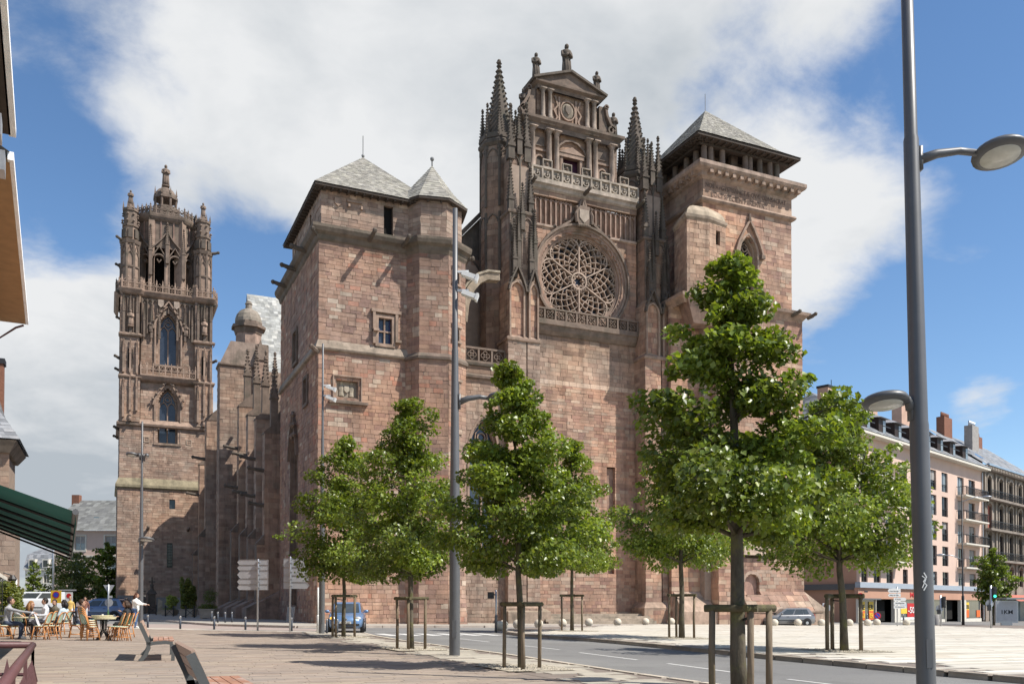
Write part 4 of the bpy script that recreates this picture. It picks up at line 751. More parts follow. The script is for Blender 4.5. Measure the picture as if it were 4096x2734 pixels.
mb = MB(); mb.prism(q8(1.2), 26.0, 26.5, p1=q8(1.35), c=CARV); mb.prism(q8(1.55), 26.5, 26.75, c=CARV); mb.prism(q8(1.25), 26.75, 27.1, c=CARV); ob('cornice', mb, M['carved'], nav)
mb = MB(); mb.lathe([(1.2, 27.1), (1.18, 27.4), (1.05, 27.8), (.8, 28.15), (.45, 28.35), (.3, 28.4), (.28, 28.8), (.34, 28.85), (.2, 29.1), (.03, 29.2)], 11.6, 83.2, 12, (.28, .25, .21)); ob('dome', mb, M['carved'], nav)
mb = MB(); grey = ((.30, .30, .285), (.36, .36, .34), (.26, .26, .25), (.42, .41, .38)); shingle(mb, (15.1, 102, 27.5), (40, 102, 27.5), (40, 110, 38.9), (15.1, 110, 38.9), .5, .5, grey); mb.add([(15.1, 102, 10), (15.1, 102, 27), (15.1, 110, 38.9), (15.1, 118, 27)], [(0, 1, 2, 3)], (.25, .24, .22)); mb.add([(15.1, 102.1, 10), (40, 102.1, 10), (40, 102.1, 27.5), (15.1, 102.1, 27.5)], [(0, 1, 2, 3)], (.25, .2, .17)); ob('roof', mb, M['slate'], nav)
mb = MB()
for y, x in ((68, 11), (71, 10.6), (74.5, 10.4), (78, 10.2)): mb.add([(x-1.6, y-.4, .3), (x+1.5, y-.4, .3), (x+1.5, y+2.2, .3), (x-1.6, y+2.2, .3), (x-1.6, y-.4, 1.3), (x+1.5, y-.4, 2.9), (x+1.5, y+2.2, 2.9), (x-1.6, y+2.2, 1.3)], [(0, 1, 5, 4), (4, 5, 6, 7), (3, 0, 4, 7), (1, 2, 6, 5)], (.3, .23, .19))
kind(ob('plinth_slope', mb, M['carved'], nav), 'stuff')

# ---- bell tower
wb = Wall(); cb = MB(); BX0, BX1, BY = 1.1, 9.8, 97.0; BC = (5.45, 101.3); kw = dict(ch=(.19, .3), sl=(.35, .85))
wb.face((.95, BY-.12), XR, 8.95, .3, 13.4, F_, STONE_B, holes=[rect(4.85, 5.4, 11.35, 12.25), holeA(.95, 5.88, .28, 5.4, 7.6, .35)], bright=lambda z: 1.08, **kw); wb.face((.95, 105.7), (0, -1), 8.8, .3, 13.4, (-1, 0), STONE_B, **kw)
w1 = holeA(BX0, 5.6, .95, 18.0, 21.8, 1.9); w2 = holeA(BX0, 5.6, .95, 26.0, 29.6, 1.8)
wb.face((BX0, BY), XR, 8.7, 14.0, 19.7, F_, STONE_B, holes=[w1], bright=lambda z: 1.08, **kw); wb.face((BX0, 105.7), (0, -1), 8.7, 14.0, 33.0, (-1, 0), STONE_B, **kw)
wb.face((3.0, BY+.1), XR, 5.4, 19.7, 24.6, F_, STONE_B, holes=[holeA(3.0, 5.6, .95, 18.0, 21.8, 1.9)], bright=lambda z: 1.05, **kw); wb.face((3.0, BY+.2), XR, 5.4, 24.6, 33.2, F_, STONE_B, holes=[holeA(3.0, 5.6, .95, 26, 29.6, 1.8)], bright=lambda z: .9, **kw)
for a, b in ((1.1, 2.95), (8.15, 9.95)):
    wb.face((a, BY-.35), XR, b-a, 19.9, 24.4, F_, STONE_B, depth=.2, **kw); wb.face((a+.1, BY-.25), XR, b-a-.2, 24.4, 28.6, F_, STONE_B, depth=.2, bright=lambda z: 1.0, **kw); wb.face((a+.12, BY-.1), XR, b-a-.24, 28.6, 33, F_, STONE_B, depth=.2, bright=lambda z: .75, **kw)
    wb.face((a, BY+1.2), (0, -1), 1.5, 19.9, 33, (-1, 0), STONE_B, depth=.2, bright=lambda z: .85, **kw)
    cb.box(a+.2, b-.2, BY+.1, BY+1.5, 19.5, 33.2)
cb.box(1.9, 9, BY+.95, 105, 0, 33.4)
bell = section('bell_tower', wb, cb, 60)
sq = lambda x0, x1, y0, y1: [(x0, y1), (x0, y0), (x1, y0), (x1, y1)]
ob('weathering_course', mould(sq(.95, 9.9, BY-.12, 105.7), [(0, 13.2), (.2, 13.35), (.2, 13.6), (-.25, 14.6), (-.3, 14.6)], c=(.28, .25, .17)), M['carved'], bell)
ob('string_course', mould(sq(1.1, 9.8, BY, 105.7), [(0, 19.5), (.25, 19.6), (.3, 19.8), (-.1, 20.3), (-.2, 20.3)], c=CARVP), M['carved'], bell)
for a, b in ((1.1, 2.95), (8.15, 9.95)):
    for z in (24.4, 28.6): ob('string_course', mould(sq(a, b, BY-.35, BY+.6), [(0, z-.15), (.15, z-.05), (.18, z+.1), (-.15, z+.3)], c=CARVP), M['carved'], bell)
    for dx in (.0, .62, 1.24):
        pinnacle(bell, a+.3+dx, BY-.3, 28.8, .24, 2.2, 2.2, CARV); pinnacle(bell, a+.3+dx, BY-.45, 21.0 if dx else 20.3, .2, 2.4, 1.4, CARVP); pinnacle(bell, a+.3+dx, BY-.4, 24.8, .2, 2.0, 1.3, CARVP)
    mb = MB(); lancets(mb, a+.15, b-.15, 28.9, 32.6, BY-.12, 3, .1, .14, CARV); ob('blind_arcade', mb, M['carved'], bell)
    statue(bell, (a+b)/2, BY-.4, 29.4, 1.7, CARVP); statue(bell, (a+b)/2, BY-.45, 19.95, .9, CARVP)
    mb = MB(); m_ = (a+b)/2; mb.box(m_-.22, m_+.22, BY-.3, BY-.24, 25.3, 27.2); ob('dark_opening', mb, M['void'], bell)
gothic_window(bell, 5.6, .78, 18.0, 21.8, 1.6, BY, .9, 4, 2, CARVP, 'glass', 2.6); gothic_window(bell, 5.6, .8, 26.0, 29.6, 1.6, BY+.05, .9, 4, 2, CARVP, 'glass', 2.9)
for sg in (-1, 1):
    for q in range(4): mb = MB(); crocket(mb, 5.6+sg*(1.45-q*.33), BY-.25, 22.4+q*.5, .16, CARV); ob('crocket', mb, M['carved'], bell); mb = MB(); crocket(mb, 5.6+sg*(1.45-q*.33), BY-.2, 30.3+q*.5, .16, CARV); ob('crocket', mb, M['carved'], bell)
for z0, h_, t in ((24.6, 1.0, 1), (33.2, 1.0, 1)):
    ob('gallery_ledge', mould(sq(2.85, 8.3, BY-.35, BY+.5) if z0 < 30 else [(BX0-.35, 105), (BX0-.35, BY+1.2), (1.3, BY-.45), (2.9, BY-.45), (3.2, BY-.1), (8.0, BY-.1), (8.3, BY-.45), (9.9, BY-.45), (10.3, BY+1.2), (10.3, 105)], [(-.2, z0-.5), (.05, z0-.35), (.2, z0-.1), (.25, z0), (-.4, z0+.05), (-.6, z0+.05)], c=CARVP), M['carved'], bell)
pierced(bell, [(3.0, BY-.4), (8.2, BY-.4)], 24.65, 1.0, .52, CARVP)
pierced(bell, [(BX0-.4, BY+3), (BX0-.4, BY+1.0), (1.2, BY-.55), (2.95, BY-.55), (3.25, BY-.2), (7.95, BY-.2), (8.25, BY-.55), (9.9, BY-.55), (10.4, BY+1.0), (10.4, BY+3)], 33.2, .95, .55, CARVP)
mb = MB(); lancets(mb, 3.1, 4.55, 29.0, 32.6, BY+.2, 3, .1, .22, CARV); lancets(mb, 6.65, 8.1, 29.0, 32.6, BY+.2, 3, .1, .22, CARV); lancets(mb, 4.55, 6.65, 31.3, 32.6, BY+.2, 4, .08, .2, CARV); kind(ob('blind_arcade', mb, M['carved'], bell), 'stuff')
for x in (4.85, 6.35): mb = MB(); mb.plate([(x-.26, 32.6), (x-.26, 32.05), (x, 31.8), (x+.26, 32.05), (x+.26, 32.6)], BY-.15, BY+.05, (.36, .3, .25)); ob('carved_shield', mb, M['carved'], bell)
for x in (3.3, 4.0, 4.75, 6.45, 7.2, 7.9): pinnacle(bell, x, BY-.05, 28.6, .2, 1.8, 1.7, CARV)
for x in (3.9, 7.3): statue(bell, x, BY-.02, 29.2, 1.2, CARV)
# octagon stage
OR = 3.7; oc = lambda r: [(BC[0]+r/.9239*math.cos(R(22.5+45*i)), BC[1]+r/.9239*math.sin(R(22.5+45*i))) for i in range(8)]
mb = MB(); P = oc(OR)
for i in range(8):
    a, b = Vector((*P[i], 0)), Vector((*P[(i+1) % 8], 0)); mb.M = Matrix.Translation(a) @ Matrix.Rotation(math.atan2(b.y-a.y, b.x-a.x), 4, 'Z'); l = (b-a).length
    mb.box(-.25, .32, -.1, .9, 33.2, 41.3, CARVP); mb.box(l/2-.22, l/2+.22, -.06, .7, 33.2, 39.3, CARVP); mb.box(0, l, .05, .8, 38.2, 41.3, CARV)
    for c_ in (.25, .75): mb.band(arch(l*c_, l*.19, 36.9, .6, 4, 33.4), .14, -.1, .5, c=CARV); mb.band([(l*c_-l*.22, 37.2), (l*c_, 38.3), (l*c_+l*.22, 37.2)], .12, -.15, .3, c=CARV); mb.band([(l*c_-.2, 37.0), (l*c_, 36.7), (l*c_+.2, 37.0)], .12, 0, .3, c=CARV)
    mb.band([(0, 38.0), (l*.3, 39.0), (l*.5, 39.9), (l*.7, 39.0), (l, 38.0)], .14, -.2, .2, c=CARV)
    for k in range(5): mb.box(l*(k+.5)/5-.05, l*(k+.5)/5+.05, -.03, .1, 39.0, 41.2, (.3, .2, .165))
ob('octagon_stage', mb, M['carved'], bell)
mb = MB(); mb.prism(oc(1.9), 33, 38.4); ob('dark_interior', mb, M['void'], bell)
for i in range(8):
    a = R(22.5+45*i); rr = OR/.9239+.15; pinnacle(bell, BC[0]+rr*math.cos(a), BC[1]+rr*math.sin(a), 35.2, .34, 2.6, 2.6, CARV)
    am = R(45*i); rm = OR+.15; 
    if i in (4, 5, 6, 7, 0): pinnacle(bell, BC[0]+rm*math.cos(am), BC[1]+rm*math.sin(am), 36.6, .3, 2.0, 2.2, CARV)
ob('cornice', mould(oc(OR), [(0, 40.9), (.2, 41.1), (.3, 41.3), (.34, 41.5), (-1, 41.6), (-3.2, 41.7)], True, CARV), M['carved'], bell)
q = oc(OR+.25); pierced(bell, q+[q[0]], 41.5, .8, .5, CARV)
for i, (sx, sy) in enumerate(((-1, -1), (1, -1), (-1, 1), (1, 1))):                       # corner turrets
    cx, cy = BC[0]+sx*3.5, BC[1]+sy*3.5; o9 = lambda r: [(cx+r*.82*math.cos(R(22.5+45*k)), cy+r*.82*math.sin(R(22.5+45*k))) for k in range(8)]
    mb = MB(); mb.prism(o9(1.05), 33, 38.1, c=CARVP); mb.prism(o9(1.2), 38.0, 38.35, p1=o9(1.35), c=CARV); mb.prism(o9(.85), 38.3, 39.8, c=CARVP); mb.prism(o9(1.0), 39.8, 40, c=CARV); mb.prism(o9(.82), 40, 41.7, c=CARV)
    mb.prism(o9(.95), 41.4, 41.6, c=CARV); mb.prism(o9(.5), 41.6, 42.2, .6, c=CARV)
    for k in range(8):
        a = R(22.5+45*k); mb.box(cx+.87*math.cos(a)-.08, cx+.87*math.cos(a)+.08, cy+.87*math.sin(a)-.08, cy+.87*math.sin(a)+.08, 33.2, 38.2, CARV); crocket(mb, cx+.8*math.cos(a), cy+.8*math.sin(a), 40.3, .16, CARV); crocket(mb, cx+.74*math.cos(a), cy+.74*math.sin(a), 41.0, .14, CARV)
        mb.cone([(cx+.72*math.cos(a)-.1, cy+.72*math.sin(a)-.1), (cx+.72*math.cos(a)+.1, cy+.72*math.sin(a)-.1), (cx+.72*math.cos(a), cy+.72*math.sin(a)+.1)], 41.6, (cx+.72*math.cos(a), cy+.72*math.sin(a), 42.4), CARV)
        a2 = R(45*k); mb.M = Matrix.Translation((cx+.8*math.cos(a2), cy+.8*math.sin(a2), 0)) @ Matrix.Rotation(a2+math.pi/2, 4, 'Z'); mb.band(arch(0, .28, 36.6, .6, 4, 33.8), .08, -.09, .05, c=CARV); mb.band([(-.35, 36.8), (0, 37.9), (.35, 36.8)], .08, -.1, .05, c=CARV); mb.box(-.36, .36, -.1, .05, 35.6, 35.75, CARV); mb.box(-.2, .2, -.02, .3, 38.6, 39.5, CARVD); mb.M = None
    ob('corner_turret', mb, M['carved'], bell); statue(bell, cx, cy, 42.1, 1.6 if sy < 0 else 1.9, CARV)
    for zz in (38.1, 32.6, 26.4, 19.4): gargoyle(bell, cx+sx*random.uniform(.6, 1.0), cy-random.uniform(.2, .8), zz+random.uniform(-.4, .4), sx, -random.uniform(.2, 1.2), random.uniform(.45, .75))
    for b_ in ((-.2, .5),): o = MB(); o.M = Matrix.Translation((cx, cy, 0)) @ Matrix.Rotation(math.atan2(-sy, -sx), 4, 'Z'); o.band([(.8, 36.4), (1.1, 37.2), (1.5, 37.6)], .25, -.15, .15, c=CARV); ob('flying_buttress', o, M['carved'], bell)
mb = MB(); cl = lambda r: oct_(*BC, r); mb.prism(cl(1.35), 43.10, 43.80, c=CARV); mb.prism(cl(1.6), 41.6, 43.2, c=CARV)
for k in range(8): a = R(22.5+45*k); mb.tube([(BC[0]+1.1*math.cos(a), BC[1]+1.1*math.sin(a), 43.70), (BC[0]+1.1*math.cos(a), BC[1]+1.1*math.sin(a), 44.80)], .13, 6, CARV); mb.cone([(BC[0]+1.15*math.cos(a)-.1, BC[1]+1.15*math.sin(a)-.1), (BC[0]+1.15*math.cos(a)+.1, BC[1]+1.15*math.sin(a)-.1), (BC[0]+1.15*math.cos(a), BC[1]+1.15*math.sin(a)+.12)], 45.10, (BC[0]+1.15*math.cos(a), BC[1]+1.15*math.sin(a), 46.00), CARV)
mb.prism(cl(1.3), 44.70, 44.95, c=CARV); mb.lathe([(1.2, 44.90), (1.12, 45.30), (.85, 45.70), (.5, 45.95), (.25, 46.05), (.25, 46.30)], *BC, 10, CARV); ob('lantern', mb, M['carved'], bell)
statue(bell, BC[0], BC[1], 46.20, 2.4, CARV)
for x0, x1, z0, z1 in ((5.8, 6.35, 11.35, 12.25), (5.6, 6.16, 5.4, 7.95)):
    mb = MB(); mb.box(x0-.05, x1+.05, BY+.15, BY+.2, z0, z1); ob('window_glass', mb, M['darkglass'], bell)
    if z0 < 8:
        mb = MB()
        for k in range(9): mb.box(x0, x1, BY-.02, BY, z0+.1+k*.28, z0+.14+k*.28)
        for k in range(4): mb.box(x0+.06+k*.14, x0+.09+k*.14, BY, BY+.02, z0, z1)
        ob('window_grille', mb, M['iron'], bell)
for x in (3.6, 7.65): mb = MB(); mb.band([(x-.22, 18.02), (x+.22, 18.02), (x+.22, 18.5), (x-.22, 18.5)], .1, BY-.06, BY+.05, True, (.42, .34, .27)); mb.box(x-.08, x+.08, BY-.04, BY, 18.18, 18.34, CARVP); ob('plaque', mb, M['carved'], bell)
for x in (3.8, 7.6): gargoyle(bell, x, BY-.2, 9.2, 0, -1, .6, CARV)
# ------------------------------------------------------------------ ground, street, paving
M['asphalt'] = material('asphalt', (.20, .195, .188), .9, False, .2, 30, .6, 90, dirt=(.145, .14, .134), dscale=.45, damt=.7, patch=((.9, .9, .9), (1.1, 1.1, 1.08)))
M['paver'] = material('brown_stone_paver', (1, 1, 1), .85, True, .16, 1.5, .3, 30, dirt=(.25, .21, .175), dscale=.5, damt=.45)
M['joint'] = material('paving_joint', (.20, .165, .14), .95, bump=.2)
M['plaza'] = material('pale_plaza_stone', (1, 1, 1), .8, True, .14, .5, .15, 25, dirt=(.36, .32, .26), dscale=.5, damt=.4)
M['kerb'] = material('dark_kerb_stone', (1, 1, 1), .85, True, .25, 2, .3, 20)
M['gravel'] = material('pale_gravel', (1, 1, 1), .9, True, .3, 20, .8, 60)
M['paint'] = material('road_paint', (.62, .61, .58), .7, var=.15, scale=6)
def sheet(name, poly, dz, mat, col=(1, 1, 1)):
    mb = MB(); mb.add([(x, y, G(x, y)+dz) for x, y in poly], [tuple(range(len(poly)))], col); return kind(ob(name, mb, M[mat]), 'structure')
sheet('ground', [(-420, -60), (420, -60), (420, 520), (-420, 520)], 0, 'asphalt')
def pave(name, inside, x0, x1, y0, y1, row, ln, dz, pal, mat, n=300, h=.05, gap=.006, jointcol='joint', base=None, rv=.05):
    par = base; pieces = []
    y = y0
    while y < y1:
        hh = random.choice(row); rowk = random.uniform(1-rv, 1+rv*.7); x = x0+random.uniform(-ln[1], 0)
        while x < x1:
            l = random.uniform(*ln); cx, cy = x+l/2, y+hh/2
            if inside(x+.02, cy) and inside(x+l-.02, cy) and inside(cx, y) and inside(cx, y+hh):
                c = random.choice(pal); k = random.uniform(.94, 1.06)*rowk; z = dz+random.uniform(-.003, .003)
                q = [(x+gap, y+gap), (x+l-gap, y+gap), (x+l-gap, y+hh-gap), (x+gap, y+hh-gap)]
                pieces.append(([(a, b, G(a, b)+z) for a, b in q]+[(a, b, G(a, b)+z-h) for a, b in q], (c[0]*k, c[1]*k, c[2]*k), (cx*cx+cy*cy)))
            x += l
        y += hh
    pieces.sort(key=lambda p: p[2]); FS = [(0, 1, 2, 3), (0, 4, 5, 1), (1, 5, 6, 2), (2, 6, 7, 3), (3, 7, 4, 0)]
    pieces_near = [p for p in pieces if p[2] > 60][:n]; ids = set(id(p) for p in pieces_near)
    for vs, c, _ in pieces_near: m = MB(); m.add(vs, FS, c); ob('paver', m, M[mat], par)
    m = MB()
    for p in pieces:
        if id(p) not in ids: m.add(p[0], FS, p[1])
    if m.f: kind(ob('paving_field', m, M[mat], par), 'stuff')
# terrace of narrow brown pavers
tp = [(-30, -5), (7.45, -5), (7.45, 36), (8.2, 41.5), (1.0, 46.5), (-30, 46.5)]
ter = sheet('terrace', tp, .016, 'joint')
BR = [(.30, .245, .20), (.315, .255, .208), (.285, .23, .19), (.33, .27, .22), (.305, .25, .205), (.32, .25, .20), (.28, .235, .2), (.35, .285, .22)]
def in_ter(x, y): return x < 7.44 and y < 46.4 and (y < 36 or x < 7.45+(y-36)*.13) and not (y > 41 and (x-8.2)*(46.5-41.5)+(y-41.5)*(8.2-1.0) > 0)
pave('terrace', in_ter, -4.5, 7.44, 8.5, 46.4, (.13, .16, .19), (.5, 1.25), .03, BR, 'paver', 280, base=ter)
# pale strip beside the road, carrying the left row of trees
stp = [(7.45, -5), (9.55, -5), (9.55, 15), (9.85, 22), (9.8, 31), (10.1, 36), (10.6, 39.5), (8.3, 41.4), (7.45, 36)]
strip = sheet('pavement', stp, .02, 'joint'); PL = [(.42, .38, .31), (.40, .36, .295), (.44, .40, .33), (.38, .345, .285)]
def in_strip(x, y): return 7.46 < x < (9.5 if y < 15 else 9.78) and y < 36
pave('pavement', in_strip, 7.5, 9.8, 8.5, 36, (.3, .4), (.6, 1.2), .034, PL, 'plaza', 120, base=strip)
sheet('pavement', [(7.5, 36), (10.05, 36), (10.55, 39.4), (8.35, 41.3)], .034, 'plaza', (.41, .37, .305))
mb = MB()
pe = [(9.6, -5), (9.6, 15), (9.9, 22), (9.85, 31), (10.15, 36), (10.65, 39.5)]
for (a, b), (c, d) in zip(pe, pe[1:]):
    n = max(1, int(math.hypot(c-a, d-b)/1.0))
    for i in range(n):
        t0, t1 = i/n+.004, (i+1)/n-.004; p = [(a+(c-a)*t0-.1, b+(d-b)*t0), (a+(c-a)*t0+.06, b+(d-b)*t0), (a+(c-a)*t1+.06, b+(d-b)*t1), (a+(c-a)*t1-.1, b+(d-b)*t1)]
        m = MB(); k = random.uniform(.9, 1.1); m.add([(x, y, G(x, y)-.05) for x, y in p]+[(x, y, G(x, y)+.045) for x, y in p], [(4, 5, 6, 7), (0, 1, 5, 4), (1, 2, 6, 5), (2, 3, 7, 6), (3, 0, 4, 7)], (.48*k, .42*k, .34*k))
        ob('kerb_stone', m, M['kerb'], strip)
# pale band at the far edge of the terrace, street in front of the church
sheet('pavement', [(-30, 46.5), (1, 46.5), (8.3, 41.4), (10.6, 39.6), (10.8, 40.5), (2, 48.3), (-30, 48.3)], .018, 'plaza', (.43, .395, .34))
# white plaza
pk = [(15.6, -5), (15.65, 13), (16.0, 18.5), (16.6, 24), (16.9, 28), (16.9, 31), (16.5, 35), (17.0, 38), (18.2, 40.2)]
pz = [(60, -5), (75, 54.5), (56, 54.8), (45, 57.3), (39, 56), (31.8, 52), (25.7, 48.6), (21.0, 45.0), (19.3, 43.0)]
plz = sheet('plaza', pk+pz[::-1][0:0]+list(reversed(pz)), .10, 'joint', (1, 1, 1))
WH = [(.57, .53, .455), (.55, .51, .43), (.59, .555, .485), (.52, .475, .395), (.56, .52, .44), (.58, .54, .465), (.48, .43, .355)]
def kx(y):
    for (a, b), (c, d) in zip(pk, pk[1:]):
        if b <= y <= d: return a+(c-a)*(y-b)/(d-b)
    return pk[-1][0]+(y-40.2)*1.0
def far_y(x):
    q = sorted(pz[1:], key=lambda p: p[0]); 
    for (a, b), (c, d) in zip(q, q[1:]):
        if a <= x <= c: return b+(d-b)*(x-a)/(c-a)
    return 54.5 if x > 50 else 42
def in_pl(x, y): return x > kx(y)+.32 and y < far_y(x)-.1 and x < 62
def strips(x0, x1, y0, y1):                    # slabs laid in long streaky rows
    pave('plaza', in_pl, x0, x1, y0, y1, (.25, .3, .4), (1.0, 2.6), .114, WH, 'plaza', 260, base=plz, rv=.13)
strips(15.6, 62, 8.5, 57)
n_ = 0
for (a, b), (c, d) in zip(pk, pk[1:]):
    n = max(1, int(math.hypot(c-a, d-b)/1.0))
    for i in range(n):
        t0, t1 = i/n, (i+1)/n-.006; A = (a+(c-a)*t0, b+(d-b)*t0); B = (a+(c-a)*t1, b+(d-b)*t1); k = random.uniform(.85, 1.15)
        p = [A, (A[0]+.3, A[1]), (B[0]+.3, B[1]), B]; m = MB(); m.add([(x, y, G(x, y)-.05) for x, y in p]+[(x+(.02 if j in (0, 3) else 0), y, G(x, y)+.125) for j, (x, y) in enumerate(p)], [(4, 5, 6, 7), (0, 1, 5, 4), (1, 2, 6, 5), (2, 3, 7, 6), (3, 0, 4, 7)], (.30*k, .255*k, .205*k)); ob('kerb_stone', m, M['kerb'], plz)
# kerbed pavement along the church front
ck = [(2.2, 70), (5.0, 55.5), (5.8, 52.2), (9.4, 48.6), (20.7, 49.6), (26, 52.2), (35, 54.0), (60, 55.6)]
cp = ck+[(60, 75), (52, 75), (11, 56), (11, 100), (2.2, 100)]
cpv = sheet('pavement', ck+[(60, 60), (11.5, 60), (11.5, 96), (2.2, 96)], .11, 'plaza', (.36, .33, .285))
for (a, b), (c, d) in zip(ck, ck[1:]):
    n = max(1, int(math.hypot(c-a, d-b)/1.6))
    for i in range(n):
        t0, t1 = i/n, (i+1)/n-.004; A = (a+(c-a)*t0, b+(d-b)*t0); B = (a+(c-a)*t1, b+(d-b)*t1); l = math.hypot(B[0]-A[0], B[1]-A[1]); nx, ny = (B[1]-A[1])/l*.16, -(B[0]-A[0])/l*.16
        p = [A, (A[0]+nx, A[1]+ny), (B[0]+nx, B[1]+ny), B]; k = random.uniform(.85, 1.1); m = MB(); m.add([(x, y, G(x, y)-.05) for x, y in p]+[(x, y, G(x, y)+.125) for x, y in p], [(7, 6, 5, 4), (0, 4, 5, 1), (1, 5, 6, 2), (2, 6, 7, 3), (3, 7, 4, 0)], (.42*k, .36*k, .31*k)); ob('kerb_stone', m, M['kerb'], cpv)
# reddish street setts beyond the terrace
sheet('street', [(-40, 48.3), (2, 48.3), (9.3, 43), (10.5, 46), (5.6, 52.4), (4.6, 56.5), (-40, 56.5)], .006, 'paver', (.33, .27, .24))
sheet('street', [(-40, 56.5), (4.6, 56.5), (2.2, 66), (-40, 66)], .005, 'asphalt')
for A, B in (((12.83, 27.8), (12.83, 24.6)), ((12.6, 22.9), (12.38, 19.45)), ((12.32, 18.0), (12.02, 15.1)), ((11.92, 13.4), (11.85, 10.4)), ((12.86, 33.5), (12.84, 30.2))):
    mb = MB(); mb.add([(x, y, G(x, y)+.005) for x, y in ((A[0]-.05, A[1]), (B[0]-.05, B[1]), (B[0]+.05, B[1]), (A[0]+.05, A[1]))], [(0, 1, 2, 3)]); kind(ob('lane_marking', mb, M['paint']), 'structure')
for k in range(6):
    x = 11.0+k*.95; mb = MB(); mb.add([(a, b, G(a, b)+.005) for a, b in ((x, 36.6), (x+.5, 36.6), (x+.5, 39.2), (x, 39.2))], [(0, 1, 2, 3)]); kind(ob('crossing_stripe', mb, M['paint']), 'structure')

# ------------------------------------------------------------------ trees
def leaf_mat(name, col, tr):
    m = bpy.data.materials.new(name); m.use_nodes = True; t = m.node_tree; b = t.nodes['Principled BSDF']; o = t.nodes['Material Output']
    a = t.nodes.new('ShaderNodeAttribute'); a.attribute_name = 'tint'; mc = t.nodes.new('ShaderNodeVectorMath'); mc.operation = 'MULTIPLY'; mc.inputs[1].default_value = col; t.links.new(a.outputs['Color'], mc.inputs[0])
    t.links.new(mc.outputs[0], b.inputs['Base Color']); b.inputs['Roughness'].default_value = .38; b.inputs['Specular IOR Level'].default_value = .55
    tn = t.nodes.new('ShaderNodeBsdfTranslucent'); m2 = t.nodes.new('ShaderNodeVectorMath'); m2.operation = 'MULTIPLY'; m2.inputs[1].default_value = (1.5, 1.55, .6); t.links.new(mc.outputs[0], m2.inputs[0]); t.links.new(m2.outputs[0], tn.inputs['Color'])
    mx = t.nodes.new('ShaderNodeMixShader'); mx.inputs[0].default_value = tr; t.links.new(b.outputs[0], mx.inputs[1]); t.links.new(tn.outputs[0], mx.inputs[2]); t.links.new(mx.outputs[0], o.inputs['Surface']); return m
M['leaf'] = leaf_mat('linden_leaf', (.145, .20, .035), .36)
M['leaf2'] = leaf_mat('pale_leaf', (.14, .17, .05), .35)
M['bark'] = material('bark', (.10, .085, .062), .95, False, .45, 9, .9, 25, dirt=(.17, .17, .05), dscale=2.5, damt=.7, stretch=(1, 1, .4))
def leaf_mesh(name, ctr, out_dir, size, rng, cols=None, droop=.55):
    n = len(ctr); ctr = np.asarray(ctr); rd = rng.normal(size=(n, 3)); ax = out_dir*.7+rd*.75; ax[:, 2] -= droop; ax /= np.linalg.norm(ax, axis=1)[:, None]
    up = rng.normal(size=(n, 3))*.55+out_dir*.35; up[:, 2] += .9; sd = np.cross(ax, up); sd /= (np.linalg.norm(sd, axis=1)[:, None]+1e-9); nn = np.cross(sd, ax)
    s = size*rng.uniform(.65, 1.25, n)[:, None]
    b = ctr-ax*s*.5; tip = ctr+ax*s*.5-nn*s*.1; l = ctr-ax*s*.08+sd*s*.42+nn*s*.10; r = ctr-ax*s*.08-sd*s*.42+nn*s*.10
    v = np.stack([b, l, tip, r], 1).reshape(-1, 3); idx = np.arange(n)[:, None]*4; f = np.concatenate([idx+np.array([[0, 2, 1]]), idx+np.array([[0, 3, 2]])], 1).reshape(-1)
    me = bpy.data.meshes.new(name); me.vertices.add(len(v)); me.vertices.foreach_set('co', v.astype(np.float32).ravel()); me.loops.add(len(f)); me.loops.foreach_set('vertex_index', f.astype(np.int32)); m = len(f)//3
    me.polygons.add(m); me.polygons.foreach_set('loop_start', np.arange(m, dtype=np.int32)*3); me.polygons.foreach_set('loop_total', np.full(m, 3, dtype=np.int32)); me.update(calc_edges=True)
    base = rng.uniform(.7, 1.25, n); yel = np.clip(rng.normal(.12, .28, n), 0, 1.0)
    c = np.stack([base*(1+yel*.85), base*(1+yel*.42), base*(1-.3*yel), np.ones(n)], 1)
    if cols is not None: c[:, :3] *= cols[:, None] if cols.ndim == 1 else cols
    ca = me.color_attributes.new('tint', 'FLOAT_COLOR', 'CORNER'); ca.data.foreach_set('color', np.repeat(c, 6, axis=0).astype(np.float32).ravel()); me.validate(); return me
def prof(t, kind_): 
    xs, ys = {'cone': ([0, .06, .16, .28, .45, .6, .75, .88, .96, 1.0], [.66, .94, 1.04, .98, .78, .58, .39, .22, .11, .02]), 'round': ([0, .1, .3, .5, .75, .92, 1], [.45, .75, 1, 1, .8, .5, .1])}[kind_]
    return np.interp(t, xs, ys)
